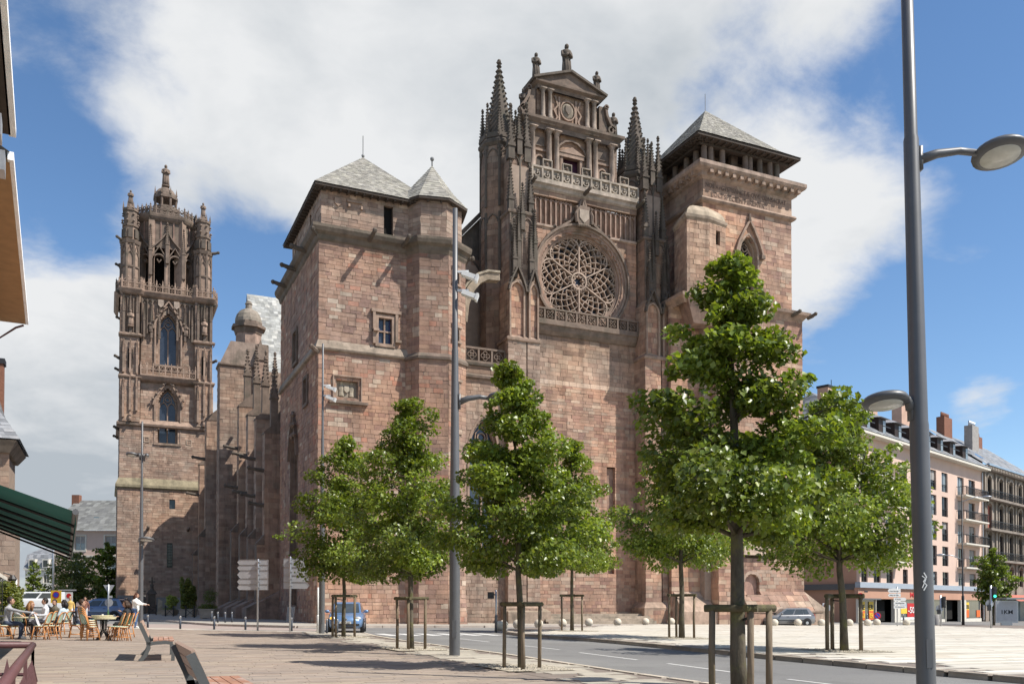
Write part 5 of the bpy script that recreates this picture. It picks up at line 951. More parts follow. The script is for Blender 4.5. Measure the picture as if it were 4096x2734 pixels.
def tree(name, label, x, y, z0, top, bot, rad, seed, nleaf, lsize, shape='cone', trunk=.1, cat='tree', group='young street trees', lean=(0, 0), mat='leaf', skew=(1, 1)):
    rng = np.random.default_rng(seed); t = thing(name, label, cat, (x, y, z0), 0, group); H = top-bot
    mb = MB(); tx = [(0, 0, -.1)]; m = 9
    for i in range(1, m+1): f = i/m; tx.append((lean[0]*f+rng.normal()*.02, lean[1]*f+rng.normal()*.02, top*.93*f))
    mb.tube(tx, [trunk*(1.15 if i == 0 else 1-.9*(i/m)**1.1)+.008 for i in range(m+1)], 8); ob('trunk', mb, M['bark'], t, True, False)
    # boughs: each ends in a spray; sprays carry clumps of leaves
    C = []; O = []; K = []; nb = 30 if shape == 'cone' else 34
    clumps = []; lob = rng.uniform(0, 6.28, 4)
    for i in range(nb):
        f = ((i+.5)/nb)**1.05; a = i*2.399+rng.uniform(-.5, .5)
        wob = 1+.16*math.sin(2*a+lob[0]+f*5)+.12*math.sin(3*a+lob[1]-f*9)
        rr = rad*prof(f, shape)*rng.uniform(.74, 1.14)*wob; zb = bot+H*f
        base = Vector((lean[0]*zb/top, lean[1]*zb/top, max(bot*.92, zb-rr*.5))); tip = Vector((base.x+rr*math.cos(a)*skew[0], base.y+rr*math.sin(a)*skew[1], zb+rng.uniform(-.12, .06)*rad))
        if f < .85: bmb = MB(); mid = base.lerp(tip, .5)+Vector((0, 0, .06*rr)); bmb.tube([base, mid, tip], [trunk*.36*(1-f*.6), trunk*.2*(1-f*.5), .008], 5); ob('bough', bmb, M['bark'], t, True, False)
        cs_ = (.15+.17*prof(f, shape))*rad; tone = rng.uniform(.72, 1.25)
        for q, m_ in ((.4, .8), (.68, 1.0), (.93, .85)): clumps.append((base.lerp(tip, q)+Vector(rng.normal(size=3)*.05*rad), cs_*m_*rng.uniform(.8, 1.15), f, tone))
    for i in range(12): f = rng.uniform(.05, .8); a = rng.uniform(0, 6.28); rr = rad*prof(f, shape)*rng.uniform(.1, .5); clumps.append((Vector((lean[0]*f+rr*math.cos(a), lean[1]*f+rr*math.sin(a), bot+H*f)), .24*rad*(.4+.6*prof(f, shape)), f, .75))  # inner clumps: shade inside the crown put into a darker leaf tint
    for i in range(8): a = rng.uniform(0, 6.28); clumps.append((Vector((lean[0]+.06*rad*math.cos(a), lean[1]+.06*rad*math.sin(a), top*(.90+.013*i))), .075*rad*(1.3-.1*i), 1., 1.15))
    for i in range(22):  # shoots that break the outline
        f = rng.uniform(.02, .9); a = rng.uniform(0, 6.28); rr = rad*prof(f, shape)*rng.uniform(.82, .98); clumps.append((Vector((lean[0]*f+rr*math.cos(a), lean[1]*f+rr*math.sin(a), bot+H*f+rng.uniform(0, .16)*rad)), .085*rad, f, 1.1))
    wts = np.array([c[1]**1.7 for c in clumps]); wts /= wts.sum(); cnt = rng.multinomial(nleaf, wts)
    for (p, r, f, tone), k in zip(clumps, cnt):
        if k == 0: continue
        d = rng.normal(size=(k, 3)); d /= np.linalg.norm(d, axis=1)[:, None]; rr = r*rng.uniform(.25, 1.05, k)[:, None]**.6
        q = np.array(p)+d*rr*np.array([1, 1, .6]); ax = np.array([lean[0]*f, lean[1]*f, bot+H*f*.7]); o = q-ax; o /= np.linalg.norm(o, axis=1)[:, None]+1e-6
        C.append(q); O.append(o); K.append(np.full(k, tone*rng.uniform(.9, 1.1)))
    me = leaf_mesh('crown', np.concatenate(C), np.concatenate(O), lsize, rng, np.concatenate(K)); link('crown', me, M[mat], t, False, False)
    return t
GT = 'young linden trees planted along the road'
TREES = [  # x, y, top, bottom, radius, leaves, leaf size, trunk, label
 (8.48, 34.5, 7.8, 2.7, 2.5, 21000, .125, .075, 'leafy linden in front of the blue car, leftmost of the staked trees'),
 (8.13, 24.95, 7.35, 2.4, 2.1, 21000, .11, .085, 'pointed linden tree overlapping the tall lamp post in the middle'),
 (7.95, 16.95, 6.45, 2.25, 1.62, 26000, .095, .075, 'linden tree on gravel square between tall lamp post and rose window wall'),
 (21.2, 39.3, 9.7, 3.3, 2.5, 21000, .14, .09, 'smallest linden tree on the white plaza, below the rose window'),
 (21.15, 29.9, 9.2, 3.3, 2.7, 21000, .135, .11, 'linden tree on the plaza half hidden behind the biggest nearest tree'),
 (7.62, 9.45, 6.0, 2.47, 1.43, 26000, .088, .105, 'nearest and biggest looking linden tree rising in front of the right tower'),
 (20.05, 20.1, 7.75, 2.9, 2.75, 23000, .13, .11, 'linden tree on the plaza in front of the pink apartment building')]
for i, (x, y, top, bot, rad, nl, ls, tr, lab) in enumerate(TREES):
    tree('linden_tree', lab, x, y, G(x, y)+(.1 if x > 15 else .02), top, bot, rad, 11+i*7, nl, ls, 'cone', tr, 'tree', GT, lean=((.0, 0), (-.15, .05), (-.2, .05), (0, 0), (0, 0), (-.12, .04), (-.3, .1))[i])
# wooden support frames around the trunks
M['wood'] = material('weathered_timber', (.19, .145, .10), .9, False, .35, 6, .5, 30, dirt=(.10, .10, .04), dscale=3, damt=.6, stretch=(1, 1, .25))
M['woodtop'] = material('mossy_timber', (.10, .085, .05), .95, False, .4, 8, .6, 30, dirt=(.13, .13, .04), dscale=4, damt=.6)
RZ = math.atan2(-math.cos(TH), math.sin(TH))       # turn so that local x runs across the view
def frame(x, y, z, h, w, mid, r, label):
    t = thing('tree_support', label, 'tree support', (x, y, z), RZ, 'timber supports around the lindens')
    P_ = [(-w, .02), (mid[0], mid[1]), (w, .0)]
    for px, py in P_: mb = MB(); mb.tube([(px, py, -.1), (px+random.uniform(-.01, .01), py, h*.5), (px+random.uniform(-.015, .015), py, h-.02)], [r, r*.97, r*.94], 10); ob('post', mb, M['wood'], t, True, False)
    for a, b in ((0, 1), (1, 2)):
        A, B = Vector((*P_[a], h)), Vector((*P_[b], h)); d = (B-A).normalized()*.1; mb = MB(); mb.tube([A-d, B+d], r*1.15, 10); ob('rail', mb, M['woodtop'], t, False, False)
    mb = MB(); mb.tube([P_[1]+(h-.12,), (0, .0, h-.16)], .02, 5); ob('tie', mb, M['iron'], t, False, False)
for i, (x, y, *_) in enumerate(TREES):
    left = x < 15; h, w, mid, r = [(1.62, .43, (-.16, -.75 if left else .6), .05), (1.5, .41, (-.05, -.3), .045), (1.36, .37, (.02, -.55), .042), (1.78, .51, (.0, .35), .05), (1.75, .5, (-.12, .5), .05), (1.33, .37, (.07, -.2), .045), (1.65, .50, (-.14, .6), .06)][i]
    frame(x, y, G(x, y)+(.1 if not left else .02), h, w, mid, r, 'timber post frame tied to the ' + ['linden in front of the blue car', 'linden left of the tall middle lamp post', 'linden just right of the middle lamp post', 'smallest plaza linden below the rose window', 'plaza linden behind the nearest tree', 'nearest and biggest looking linden', 'plaza linden before the pink building'][i])
    rng = random.Random(40+i); s_ = .95 if left else 1.15; z_ = .042 if left else .12; cx, cy = x+.1, y+.1; mb = MB(); px_ = [(cx-s_*.8, cy-s_), (cx+s_*.8, cy-s_), (cx+s_*.8, cy+s_), (cx-s_*.8, cy+s_)]
    mb.add([(a, b, G(a, b)+z_+.004) for a, b in px_], [(0, 1, 2, 3)], (.42, .37, .29))
    for _ in range(700):
        a, b = rng.uniform(cx-s_*.78, cx+s_*.78), rng.uniform(cy-s_*.98, cy+s_*.98); k = rng.uniform(.6, 1.25); r_ = rng.uniform(.012, .026); z = G(a, b)+z_+.008
        mb.add([(a-r_, b-r_*.4, z), (a+r_*.2, b-r_, z), (a+r_, b+r_*.3, z), (a-r_*.3, b+r_, z), (a, b, z+r_)], [(0, 1, 4), (1, 2, 4), (2, 3, 4), (3, 0, 4)], (.45*k, .40*k, .32*k))
    kind(tag(ob('gravel', mb, M['gravel']), 'square of pale gravel around tree base', 'gravel'), 'stuff')
# ------------------------------------------------------------------ street furniture
M['lamp'] = material('grey_lamp_paint', (.115, .115, .118), .45, False, .1, 2, 0, spec=.5, metal=.2)
M['lens'] = material('lamp_lens', (.55, .54, .48), .25, False, .12, 8, 0)
M['steel'] = material('galvanised_steel', (.42, .43, .45), .38, False, .12, 5, 0, metal=.75)
M['white'] = material('white_paint', (.72, .72, .70), .5, var=.05, bump=0)
M['signback'] = material('grey_sign_back', (.40, .405, .42), .5, False, .1, 3, 0, metal=.3)
M['bollard'] = material('slate_blue_bollard_paint', (.05, .06, .08), .5, bump=0)
M['spherestone'] = material('pale_stone_ball', (.58, .52, .42), .8, False, .12, 4, .3, 40)
def lamp(x, y, z, h, r0, r1, heads, floods, label, tilt=0.):
    t = thing('street_lamp', label, 'street lamp', (x, y, z), 0, 'tall grey street lamps'); t.rotation_euler = (0, tilt, RZ)
    mb = MB(); mb.lathe([(r0*1.02, -.2), (r0, .05), (r0*.99, h*.33), (r0*.93, h*.335), (r1*1.15, h*.68), (r1, h*.685), (r1*.85, h), (.02, h+.02)], 0, 0, 16); ob('pole', mb, M['lamp'], t, True, False); mb = MB(); mb.lathe([(r0*1.5, -.05), (r0*1.5, .02), (r0*1.05, .03)], 0, 0, 16); ob('base_flange', mb, M['lamp'], t, False, False); mb = MB(); mb.box(-.05, .05, -r0-.006, -r0*.8, .5, .95); ob('access_door', mb, M['lamp'], t, False, False)
    for zz, sx, L, rd, fy in heads:
        mb = MB(); rr = r0*.85; mb.box(sx*rr-.03, sx*rr+.03, -.07, .07, zz-.28, zz+.1)
        mb.tube([(sx*rr, 0, zz-.1), (sx*(rr+L*.3), fy*.3, zz+.0), (sx*(rr+L*.7), fy*.7, zz+.05), (sx*(rr+L), fy, zz+.02)], [.085, .075, .06, .055], 8); ob('arm', mb, M['lamp'], t, True, False)
        cx = sx*(rr+L+rd*.9); TL = Matrix.Translation((cx, fy, zz)) @ Matrix.Rotation(-.16, 4, 'X') @ Matrix.Translation((-cx, -fy, -zz)); mb = MB(); mb.M = TL; mb.lathe([(rd*.72, zz-.05), (rd*.98, zz-.02), (rd, zz+.02), (rd*.9, zz+.075), (rd*.55, zz+.12), (.02, zz+.14)], cx, fy, 24); hd = ob('lamp_head', mb, M['lamp'], t, True, False)
        mb = MB(); mb.M = TL; mb.lathe([(.02, zz-.075), (rd*.7, zz-.06), (rd*.72, zz-.04)], cx, fy, 24); ob('lens', mb, M['lens'], hd, True, False)
    for zz, sx in floods:
        mb = MB(); mb.box(sx*r1*.5, sx*(r1+.28), -.03, .03, zz+.1, zz+.16); fb = ob('bracket', mb, M['white'], t, False, False)
        mb = MB(); mb.M = Matrix.Translation((sx*(r1+.3), -.05, zz)) @ Matrix.Rotation(sx*.35, 4, 'Y'); mb.box(-.2, .2, -.1, .1, -.06, .06); mb.box(.18, .24, -.12, .12, -.09, .09); ob('floodlight', mb, M['white'], t, False, False)
    return t
lamp(11.9, 10.2, .02, 13.2, .147, .1, [(8.75, 1, .95, .42, .05), (4.72, -1, .12, .36, -.1)], [], 'tall grey lamp post nearest the camera, cut by the top edge', -R(1.05))
o_ = bpy.data.objects.get('street_lamp'); st_ = MB()
st_.band([(-.07, 1.72), (-.02, 1.8), (-.07, 1.86), (-.02, 1.93), (-.06, 2.0)], .018, -.158, -.150); st_.band([(-.09, 1.76), (-.03, 1.9), (-.09, 1.95)], .014, -.158, -.150); ob('sticker', st_, M['white'], o_, False, False)
lamp(8.27, 21.75, .17, 11.75, .14, .075, [(6.75, 1, .75, .36, .1), (3.93, -1, .1, .26, -.25)], [(9.95, 1), (9.45, 1)], 'lamp post with two white floodlights in front of the stair turret')
lamp(1.76, 53.3, .38, 11.3, .13, .06, [(9.45, -1, .15, .33, 0), (9.4, 1, .05, .12, .0), (4.72, 1, .0, .42, -.5)], [], 'thin lamp post in front of the bell tower, beside the woman in white')
lamp(8.56, 38.75, .24, 12.7, .13, .05, [], [(10.75, 1), (10.3, 1)], 'lamp post with small floodlights at the left corner of the pavilion')
def signpost(x, y, z, h, panels, label, x0, x1, dirn, r=.045):
    t = thing('direction_sign', label, 'direction sign', (x, y, z), RZ, 'direction signs seen from behind')
    mb = MB(); mb.lathe([(r, -.1), (r, h-.03), (r*.7, h), (.01, h+.01)], 0, 0, 12); ob('post', mb, M['steel'], t, True, False)
    for a, b in panels:
        m = (a+b)/2; q = (b-a)*.38; g = .012
        pts = [(x0+q, a+g), (x1, a+g), (x1, b-g), (x0+q, b-g), (x0, m)] if dirn < 0 else [(x0, a+g), (x1-q, a+g), (x1, m), (x1-q, b-g), (x0, b-g)]
        mb = MB(); mb.plate(pts, .07, .1); p = ob('panel', mb, M['signback'], t, False, False); mb = MB(); mb.band(pts, .016, .06, .105, True); ob('rim', mb, M['steel'], p, False, False)
        mb = MB(); mb.box(-.07, .07, -.06, .07, m-.02, m+.02); ob('clamp', mb, M['steel'], p, False, False)
signpost(6.55, 43.4, .27, 3.42, [(1.96, 2.22), (2.23, 2.49), (2.50, 2.88), (2.89, 3.14), (3.15, 3.41)], 'grey post with five left-pointing sign boards seen from behind', -1.0, .46, -1)
signpost(7.84, 42.2, .26, 3.52, [(2.02, 2.32), (2.33, 2.63), (2.64, 3.0), (3.02, 3.45)], 'grey post with four right-pointing sign boards beside the tree', -.33, .87, 1)
def bollard(name='bollard'):
    t = thing(name, 'x', 'bollard', (0, 0, 0), 0, 'slate grey steel bollards along the kerb')
    mb = MB(); mb.lathe([(.05, -.05), (.05, .52)], 0, 0, 12); ob('post', mb, M['bollard'], t, True, False); mb = MB(); mb.lathe([(.0505, .52), (.0505, .62), (.045, .635), (.01, .64)], 0, 0, 12); ob('cap', mb, M['steel'], t, True, False); return t
B0 = bollard(); BL = [(1.93, 48.37, 'bollard just right of the woman in white'), (3.31, 46.2, 'second bollard to the right of the woman in white'), (4.8, 45.4, 'third bollard to the right of the woman in white'), (6.15, 44.55, 'bollard just left of the left-pointing sign post'), (7.99, 42.6, 'bollard at the foot of the right-pointing sign post'), (8.85, 39.05, 'bollard beside the lamp post at the pavilion corner'), (9.3, 39.0, 'bollard in front of the blue car wheel'), (-2.04, 57.5, 'bollard near the feet of the person in yellow'), (-1.52, 52.6, 'bollard left of the stack of cafe chairs'), (6.11, 59.2, 'first small far bollard in front of the dark planter'), (6.19, 56.6, 'second small far bollard in front of the dark planter'), (6.62, 56.6, 'third small far bollard right of the dark planter'), (7.1, 57.3, 'fourth small far bollard, rightmost on the far pavement'), (66.0, 59.0, 'bollard before the shop door'), (64.2, 60.2, 'bollard before the shop window with posters'), (63.4, 60.8, 'bollard at the shop corner'), (70.4, 53.5, 'bollard by the dark lamp post near the shop')]
for i, (x, y, lab) in enumerate(BL):
    lab = 'grey '+lab
    if i == 0: B0.location = (x, y, G(x, y)+.02); B0['label'] = lab
    else: dup(B0, (x, y, G(x, y)+(.11 if 9 <= i < 13 else .01)), None, lab, 1. if x < 20 else 1.5)
mb = MB(); mb.ball(0, 0, .22, .26, 20, 12); S0 = tag(ob('sphere_bollard', mb, M['spherestone'], None, True), 'x', 'bollard', 'pale stone ball bollards along the plaza edge')
SP = [(18.35, 41.78), (19.54, 44.0), (21.05, 45.45), (23.07, 46.86), (25.75, 48.96), (28.77, 51.01), (31.79, 52.4), (35.02, 53.9), (37.9, 54.9), (40.6, 55.9), (42.9, 56.0), (45.1, 56.0), (47.0, 55.6), (48.2, 54.9), (50.5, 54.9), (52.7, 54.7), (54.97, 54.5), (57.2, 54.2), (58.6, 54.0), (61.2, 53.8)]
SPpx = [(1999, 2508, 36), (2013.6, 2502.7, 36), (2069.8, 2501, 33), (2154.3, 2497.5, 34), (2249.7, 2494.1, 33), (2355.2, 2491.8, 31), (2470, 2489.7, 31), (2581.7, 2487.7, 31), (2693, 2485.6, 29), (2793.6, 2483.2, 28), (2797.4, 2483.9, 28)]
SPL = ['leftmost of the row, beside the thin pale post', 'second from the left, just right of the thin pale post', 'partly behind the trunk of the tree by the tall lamp', 'behind the right timber post of that tree frame', 'left of the smallest plaza tree trunk', 'just right of the smallest plaza tree frame', 'first one standing clear below the rose wall', 'in front of the right end of the church steps', 'behind the right timber post of the half hidden plaza tree', 'x', 'right of the half hidden plaza tree frame', 'left of the nearest tree trunk', 'between trunk and right post of the nearest tree', 'in front of the silver car front wheel', 'in front of the silver car rear door', 'just right of the silver car', 'left of the last plaza tree, at the pink corner', 'behind the last plaza tree frame', 'before the dark shop entrance', 'rightmost, just left of the near lamp post']
for i, (x, y) in enumerate(SP):
    if i in (9,): continue
    lab = 'pale stone ball, '+SPL[i]
    if i >= 10: x, y = [(40.8, 55.2), (43.0, 55.0), (45.0, 54.6), (44.6, 51.5), (46.9, 51.6), (49.3, 51.7), (52.0, 51.6), (54.2, 51.9), (57.2, 53.8), (60.4, 53.7)][i-10]
    if i == 0: S0.location = (x, y, G(x, y)+.08); S0['label'] = lab
    else: dup(S0, (x, y, G(x, y)+.08), None, lab, 1.0+.008*i)
def pole(name, label, cat, x, y, z, h, r, mat='steel', group=None, sleeve=None):
    t = thing(name, label, cat, (x, y, z), RZ, group); mb = MB(); mb.lathe([(r, -.1), (r, h), (.01, h+.02)], 0, 0, 10); ob('post', mb, M[mat], t, True, False)
    if sleeve: mb = MB(); mb.lathe([(r*1.5, -.05), (r*1.5, sleeve), (r*1.1, sleeve+.06)], 0, 0, 10); ob('sleeve', mb, M['lamp' if mat != 'white' else 'white'], t, True, False)
    return t
pole('signal_post', 'short white post standing left of the lamp post at the pavilion corner', 'post', 8.62, 39.75, .24, 2.05, .05, 'white', None, .78)
t = pole('signal_post', 'thin pale post with small black box in front of the church wall', 'post', 17.63, 40.6, .12, 2.15, .045, 'steel', None, .85); mb = MB(); mb.box(-.42, -.1, -.1, .1, 1.72, 2.05); ob('signal_box', mb, M['iron'], t, False, False); mb = MB(); mb.box(-.12, 0, -.02, .02, 1.9, 1.95); ob('bracket', mb, M['iron'], t, False, False)
# benches
M['slat'] = material('worn_red_bench_slat', (.33, .17, .11), .7, False, .25, 8, .2, 40, dirt=(.46, .44, .41), dscale=5, damt=.8, stretch=(1, .3, 1))
M['slatback'] = material('pale_brown_bench_slat', (.36, .25, .19), .7, False, .12, 6, .1)
M['castiron'] = material('grey_cast_bench_frame', (.085, .088, .085), .5, False, .1, 4, .1, spec=.4)
def bench(x, y, z, label, L=2.3, rz=0.):
    t = thing('bench', label, 'bench', (x, y, z), rz, 'park benches on the terrace')       # local +x: the way one looks when seated; local y: along the bench
    for yy in (-L/2, L/2):
        mb = MB(); sec = [((-.33, .0), .075), ((-.22, .12), .085), ((-.15, .28), .10), ((-.16, .42), .115), ((-.22, .55), .10), ((-.33, .82), .085)]
        mb.M = Matrix.Translation((0, yy, 0)); mb.band([p for p, _ in sec[:4]], .085, -.03, .03); mb.band([(-.14, .36), (-.2, .52), (-.27, .68), (-.34, .83)], .085, -.03, .03)
        mb.band([(-.15, .37), (0, .395), (.2, .405), (.3, .39), (.345, .32), (.355, .15), (.35, 0)], .075, -.03, .03); ob('leg', mb, M['castiron'], t, False, False)
    for k in range(4): a = .06+k*.105; mb = MB(); mb.box(-.06+k*.112, .04+k*.112, -L/2+.03, L/2-.03, .425, .455); ob('seat_slat', mb, M['slat'], t, False, False)
    for k in range(3): zz = .5+k*.125; xx = -.185-k*.052; mb = MB(); mb.add([(xx, s*(L/2-.03), zz) for s in (-1, 1)]+[(xx-.046, s*(L/2-.03), zz+.11) for s in (-1, 1)]+[(xx+.035, s*(L/2-.03), zz+.015) for s in (-1, 1)]+[(xx-.011, s*(L/2-.03), zz+.125) for s in (-1, 1)], [(0, 2, 3, 1), (4, 5, 7, 6), (2, 6, 7, 3), (0, 1, 5, 4), (0, 4, 6, 2), (1, 3, 7, 5)]); ob('back_slat', mb, M['slatback'], t, False, False)
    return t
bench(1.08, 22.45, G(1.1, 22.4)+.03, 'farther slatted bench with grey iron frame, nearer to the cafe tables', 2.5, -.05)
bench(1.06, 9.9, G(1.1, 9.9)+.03, 'nearest slatted bench, cut by the bottom edge of the picture', 2.2, -.0)
# maroon stair railing, bottom left
M['maroon'] = material('maroon_railing_paint', (.115, .05, .048), .5, False, .15, 6, .1, spec=.4)
t = thing('railing', 'maroon painted iron stair railing in the bottom left corner', 'railing', (-.45, 6.9, .2))
for A, B in (((-.45, 6.9), (-.28, 2.6)), ((-.45, 6.9), (-2.2, 7.7))):
    mb = MB(); mb.tube([(*A, 1.23), (*B, 1.23)], .022, 8); ob('top_rail', mb, M['maroon'], t, True)
    mb = MB(); mb.tube([(*A, 1.03), (*B, 1.03)], .014, 6); ob('mid_rail', mb, M['maroon'], t)
    mb = MB(); mb.tube([(*A, .32), (*B, .32)], .014, 6); ob('bottom_rail', mb, M['maroon'], t)
    l = math.hypot(B[0]-A[0], B[1]-A[1]); n = int(l/.17)
    for i in range(n+1):
        f = i/n; x, y = A[0]+(B[0]-A[0])*f, A[1]+(B[1]-A[1])*f; mb = MB(); mb.box(x-.009, x+.009, y-.009, y+.009, .2 if i % 8 else .15, 1.03 if i % 8 else 1.22); mb.cone([(x-.03, y-.03), (x+.03, y-.03), (x+.03, y+.03), (x-.03, y+.03)], .98, (x, y, 1.14)); ob('baluster', mb, M['maroon'], t)
mb = MB()
for k in range(14): mb.box(-.36+k*.05, -.335+k*.05, 6.6, 8.2, .215, .245)
mb.box(-.38, .36, 6.58, 8.22, .2, .22); tag(ob('door_grating', mb, M['maroon']), 'maroon ribbed floor grating at the foot of the railing', 'grating')

# ------------------------------------------------------------------ vehicles
M['blackrub'] = material('tyre_rubber', (.02, .02, .02), .85, bump=0); M['trim'] = material('dark_plastic', (.03, .03, .032), .6, bump=0)
M['carglass'] = material('car_glass', (.05, .06, .065), .06, False, .3, 1.5, 0, spec=.8); M['headl'] = material('headlamp', (.75, .75, .72), .12, bump=0, metal=.4); M['red'] = material('red_lamp', (.35, .02, .02), .3, bump=0); M['amber'] = material('amber_lamp', (.8, .35, .03), .3, bump=0, emit=((1, .5, .05), 1.5)); M['plate'] = material('number_plate', (.6, .6, .58), .5, bump=0); M['rim'] = material('wheel_rim', (.5, .5, .5), .35, metal=.6, bump=0)
def car(label, x, y, rz, paint, L=3.78, Wd=1.64, H=1.42, cat='car', name='parked_car', van=False, plate=True, detail=True):
    z = G(x, y)+.005; t = thing(name, label, cat, (x, y, z), rz, 'cars around the square'); s = L/3.78; w2 = Wd/2; hk = H/1.42
    st = [(-1.88, .32, .78, .80), (-1.8, .22, .9, .92), (-1.4, .19, .94, .99), (-.4, .18, .93, 1.), (.6, .18, .92, 1.), (1.0, .18, .90, .99), (1.4, .19, .83, .965), (1.68, .2, .74, .90), (1.85, .25, .60, .74), (1.89, .34, .48, .6)]
    if van: st = [(a, b, c+.1, d) for a, b, c, d in st]
    mb = MB(); vs = []; fs = []; n = 12
    for a, zb, zt, k in st:
        w = w2*k; ring = [(0, zb), (w*.8, zb), (w*.97, zb+.09), (w, zb+.28 if zb+.28 < zt-.2 else (zb+zt)/2), (w*.985, zt-.12), (w*.92, zt-.01), (0, zt+.015)]
        full = [(p, q) for p, q in ring]+[(-p, q) for p, q in ring[-2:0:-1]]; vs += [(a*s, p, q*hk) for p, q in full]
    n = 12
    for i in range(len(st)-1):
        for k in range(n): fs.append((i*n+k, (i+1)*n+k, (i+1)*n+(k+1) % n, i*n+(k+1) % n))
    fs += [tuple(range(n)), tuple(range(len(st)*n-1, (len(st)-1)*n-1, -1))]; mb.add(vs, fs); body = ob('body', mb, paint, t, True, False)
    # cabin
    zr, zb = H, (.9+(.1 if van else 0))*hk; rx0, rx1 = (-1.45*s, .35*s) if not van else (-1.75*s, .75*s); bx0, bx1 = -1.78*s, 1.08*s if not van else 1.35*s; wt, wb = w2*.72, w2*.93
    mb = MB(); mid = []
    def ring(f, sh=0): return None
    base = [(bx0, -wb), (bx1, -wb*.9), (bx1, wb*.9), (bx0, wb)]; top = [(rx0, -wt), (rx1, -wt), (rx1, wt), (rx0, wt)]; top2 = [(rx0+.14, -wt*.86), (rx1-.16, -wt*.86), (rx1-.16, wt*.86), (rx0+.14, wt*.86)]
    V = [(a, b, zb-.03) for a, b in base]+[(a, b, zr-.055) for a, b in top]+[(a, b, zr) for a, b in top2]
    mb.add(V, [(i, (i+1) % 4, 4+(i+1) % 4, 4+i) for i in range(4)]+[(4+i, 4+(i+1) % 4, 8+(i+1) % 4, 8+i) for i in range(4)]+[(8, 9, 10, 11)]); ob('roof', mb, paint, t, False, False)
    def pane(p, off, name='window'):
        q = [Vector(v) for v in p]; nn = (q[1]-q[0]).cross(q[2]-q[0]).normalized()*off; mb = MB(); mb.add([v+nn for v in q], [tuple(range(len(q)))]); ob(name, mb, M['carglass'], t, False, False)
    lerp = lambda a, b, f: Vector(a).lerp(Vector(b), f)
    c = [Vector(v) for v in V[:8]]
    def quad(a, b, cc, d, u0, u1, v0, v1): 
        P = lambda u, v: a.lerp(b, u).lerp(d.lerp(cc, u), v); return [P(u0, v0), P(u1, v0), P(u1, v1), P(u0, v1)]
    pane(quad(c[1], c[2], c[6], c[5], .06, .94, .1, .92), .012, 'windscreen'); pane(quad(c[3], c[0], c[4], c[7], .12, .88, .25, .9), .012, 'rear_window')
    for aa, bb, cc_, dd in ((c[0], c[1], c[5], c[4]), (c[2], c[3], c[7], c[6])):
        fl_ = aa is c[2]
        for u0, u1 in (((.12, .27), (.29, .54), (.58, .90)) if not fl_ else ((.10, .42), (.46, .71), (.73, .88))): pane(quad(aa, bb, cc_, dd, u0, u1, .16, .9), .012, 'side_window')
    for a in (-1.2, 1.24):
        for sy in (-1, 1):
            mb = MB(); m_ = Matrix.Translation((a*s, sy*(w2-.085), .29)) @ Matrix.Rotation(math.pi/2, 4, 'X'); mb.M = m_; mb.lathe([(.2, -.09), (.27, -.09), (.29, -.06), (.29, .06), (.27, .09), (.2, .09)], 0, 0, 20); wh = ob('tyre', mb, M['blackrub'], t, True, False)
            mb = MB(); mb.M = m_; mb.lathe([(.02, -.096), (.19, -.085), (.2, -.07), (.2, .07), (.19, .085), (.02, .096)], 0, 0, 14); ob('rim', mb, M['rim'], wh, False, False)
            mb = MB(); mb.M = Matrix.Translation((a*s, sy*(w2*.93), .31)) @ Matrix.Rotation(math.pi/2, 4, 'X'); mb.lathe([(.345, -.06), (.345, .065)], 0, 0, 20); ob('wheel_arch', mb, M['trim'], t, False, False)
    xf = 1.86*s
    for sy in (-1, 1):
        mb = MB(); mb.ball(1.66*s, sy*w2*.68, .66*hk, .15, 10, 6, sx=1.2, sy=1.0, sz=.62); ob('headlight', mb, M['headl'], t, True, False)
        mb = MB(); mb.box(-1.86*s, -1.76*s, sy*w2*.74-.07, sy*w2*.74+.07, .64*hk, .95*hk); ob('tail_light', mb, M['red'], t, False, False)
        mb = MB(); mb.ball(.72*s, sy*(w2+.08), .98*hk, .1, 8, 6, sx=.7, sy=1.1, sz=.75); mb.tube([(.72*s, sy*w2*.9, .93*hk), (.72*s, sy*(w2+.06), .97*hk)], .025, 5); ob('mirror', mb, paint, t, True, False)
        for xx in (-.55, .25): mb = MB(); mb.box(xx*s-.09, xx*s+.09, sy*(w2*.985)-.012, sy*(w2*.985)+.012, .76*hk, .79*hk); ob('door_handle', mb, M['trim'], t, False, False)
        mb = MB(); mb.box(-1.0*s, .98*s, sy*(w2+.0)-.012, sy*(w2+.0)+.012, .47*hk, .53*hk); ob('side_trim', mb, M['trim'], t, False, False)
    mb = MB(); mb.box(xf-.06, xf+.035, -.62, .62, .33, .42); ob('bumper_strip', mb, M['trim'], t, False, False); mb = MB(); mb.box(xf-.12, xf+.03, -.42, .42, .22, .31); ob('grille', mb, M['trim'], t, False, False)
    mb = MB(); mb.box(-1.9*s-.02, -1.8*s, -.6, .6, .36, .5); ob('rear_bumper', mb, M['trim'], t, False, False)
    if plate:
        mb = MB(); mb.box(xf+.02, xf+.045, -.26, .26, .42, .53); ob('number_plate', mb, M['plate'], t, False, False); mb = MB(); mb.box(-1.9*s-.03, -1.9*s+.02, -.26, .26, .55, .66); ob('number_plate', mb, M['plate'], t, False, False)
    return t
PB = material('metallic_blue_paint', (.15, .25, .42), .3, var=.04, bump=0, metal=.35, coat=.7); PG = material('metallic_grey_paint', (.20, .20, .205), .35, var=.04, bump=0, metal=.35, coat=.7); PD = material('dark_green_grey_paint', (.05, .06, .06), .3, var=.04, bump=0, metal=.3, coat=.7); PW = material('white_van_paint', (.62, .64, .66), .35, var=.03, bump=0, coat=.4); PL_ = material('pale_blue_paint', (.16, .22, .34), .3, var=.04, bump=0, metal=.3, coat=.6)
bc = car('blue hatchback driving towards the camera behind the staked tree', 10.45, 41.75, R(253), PB)
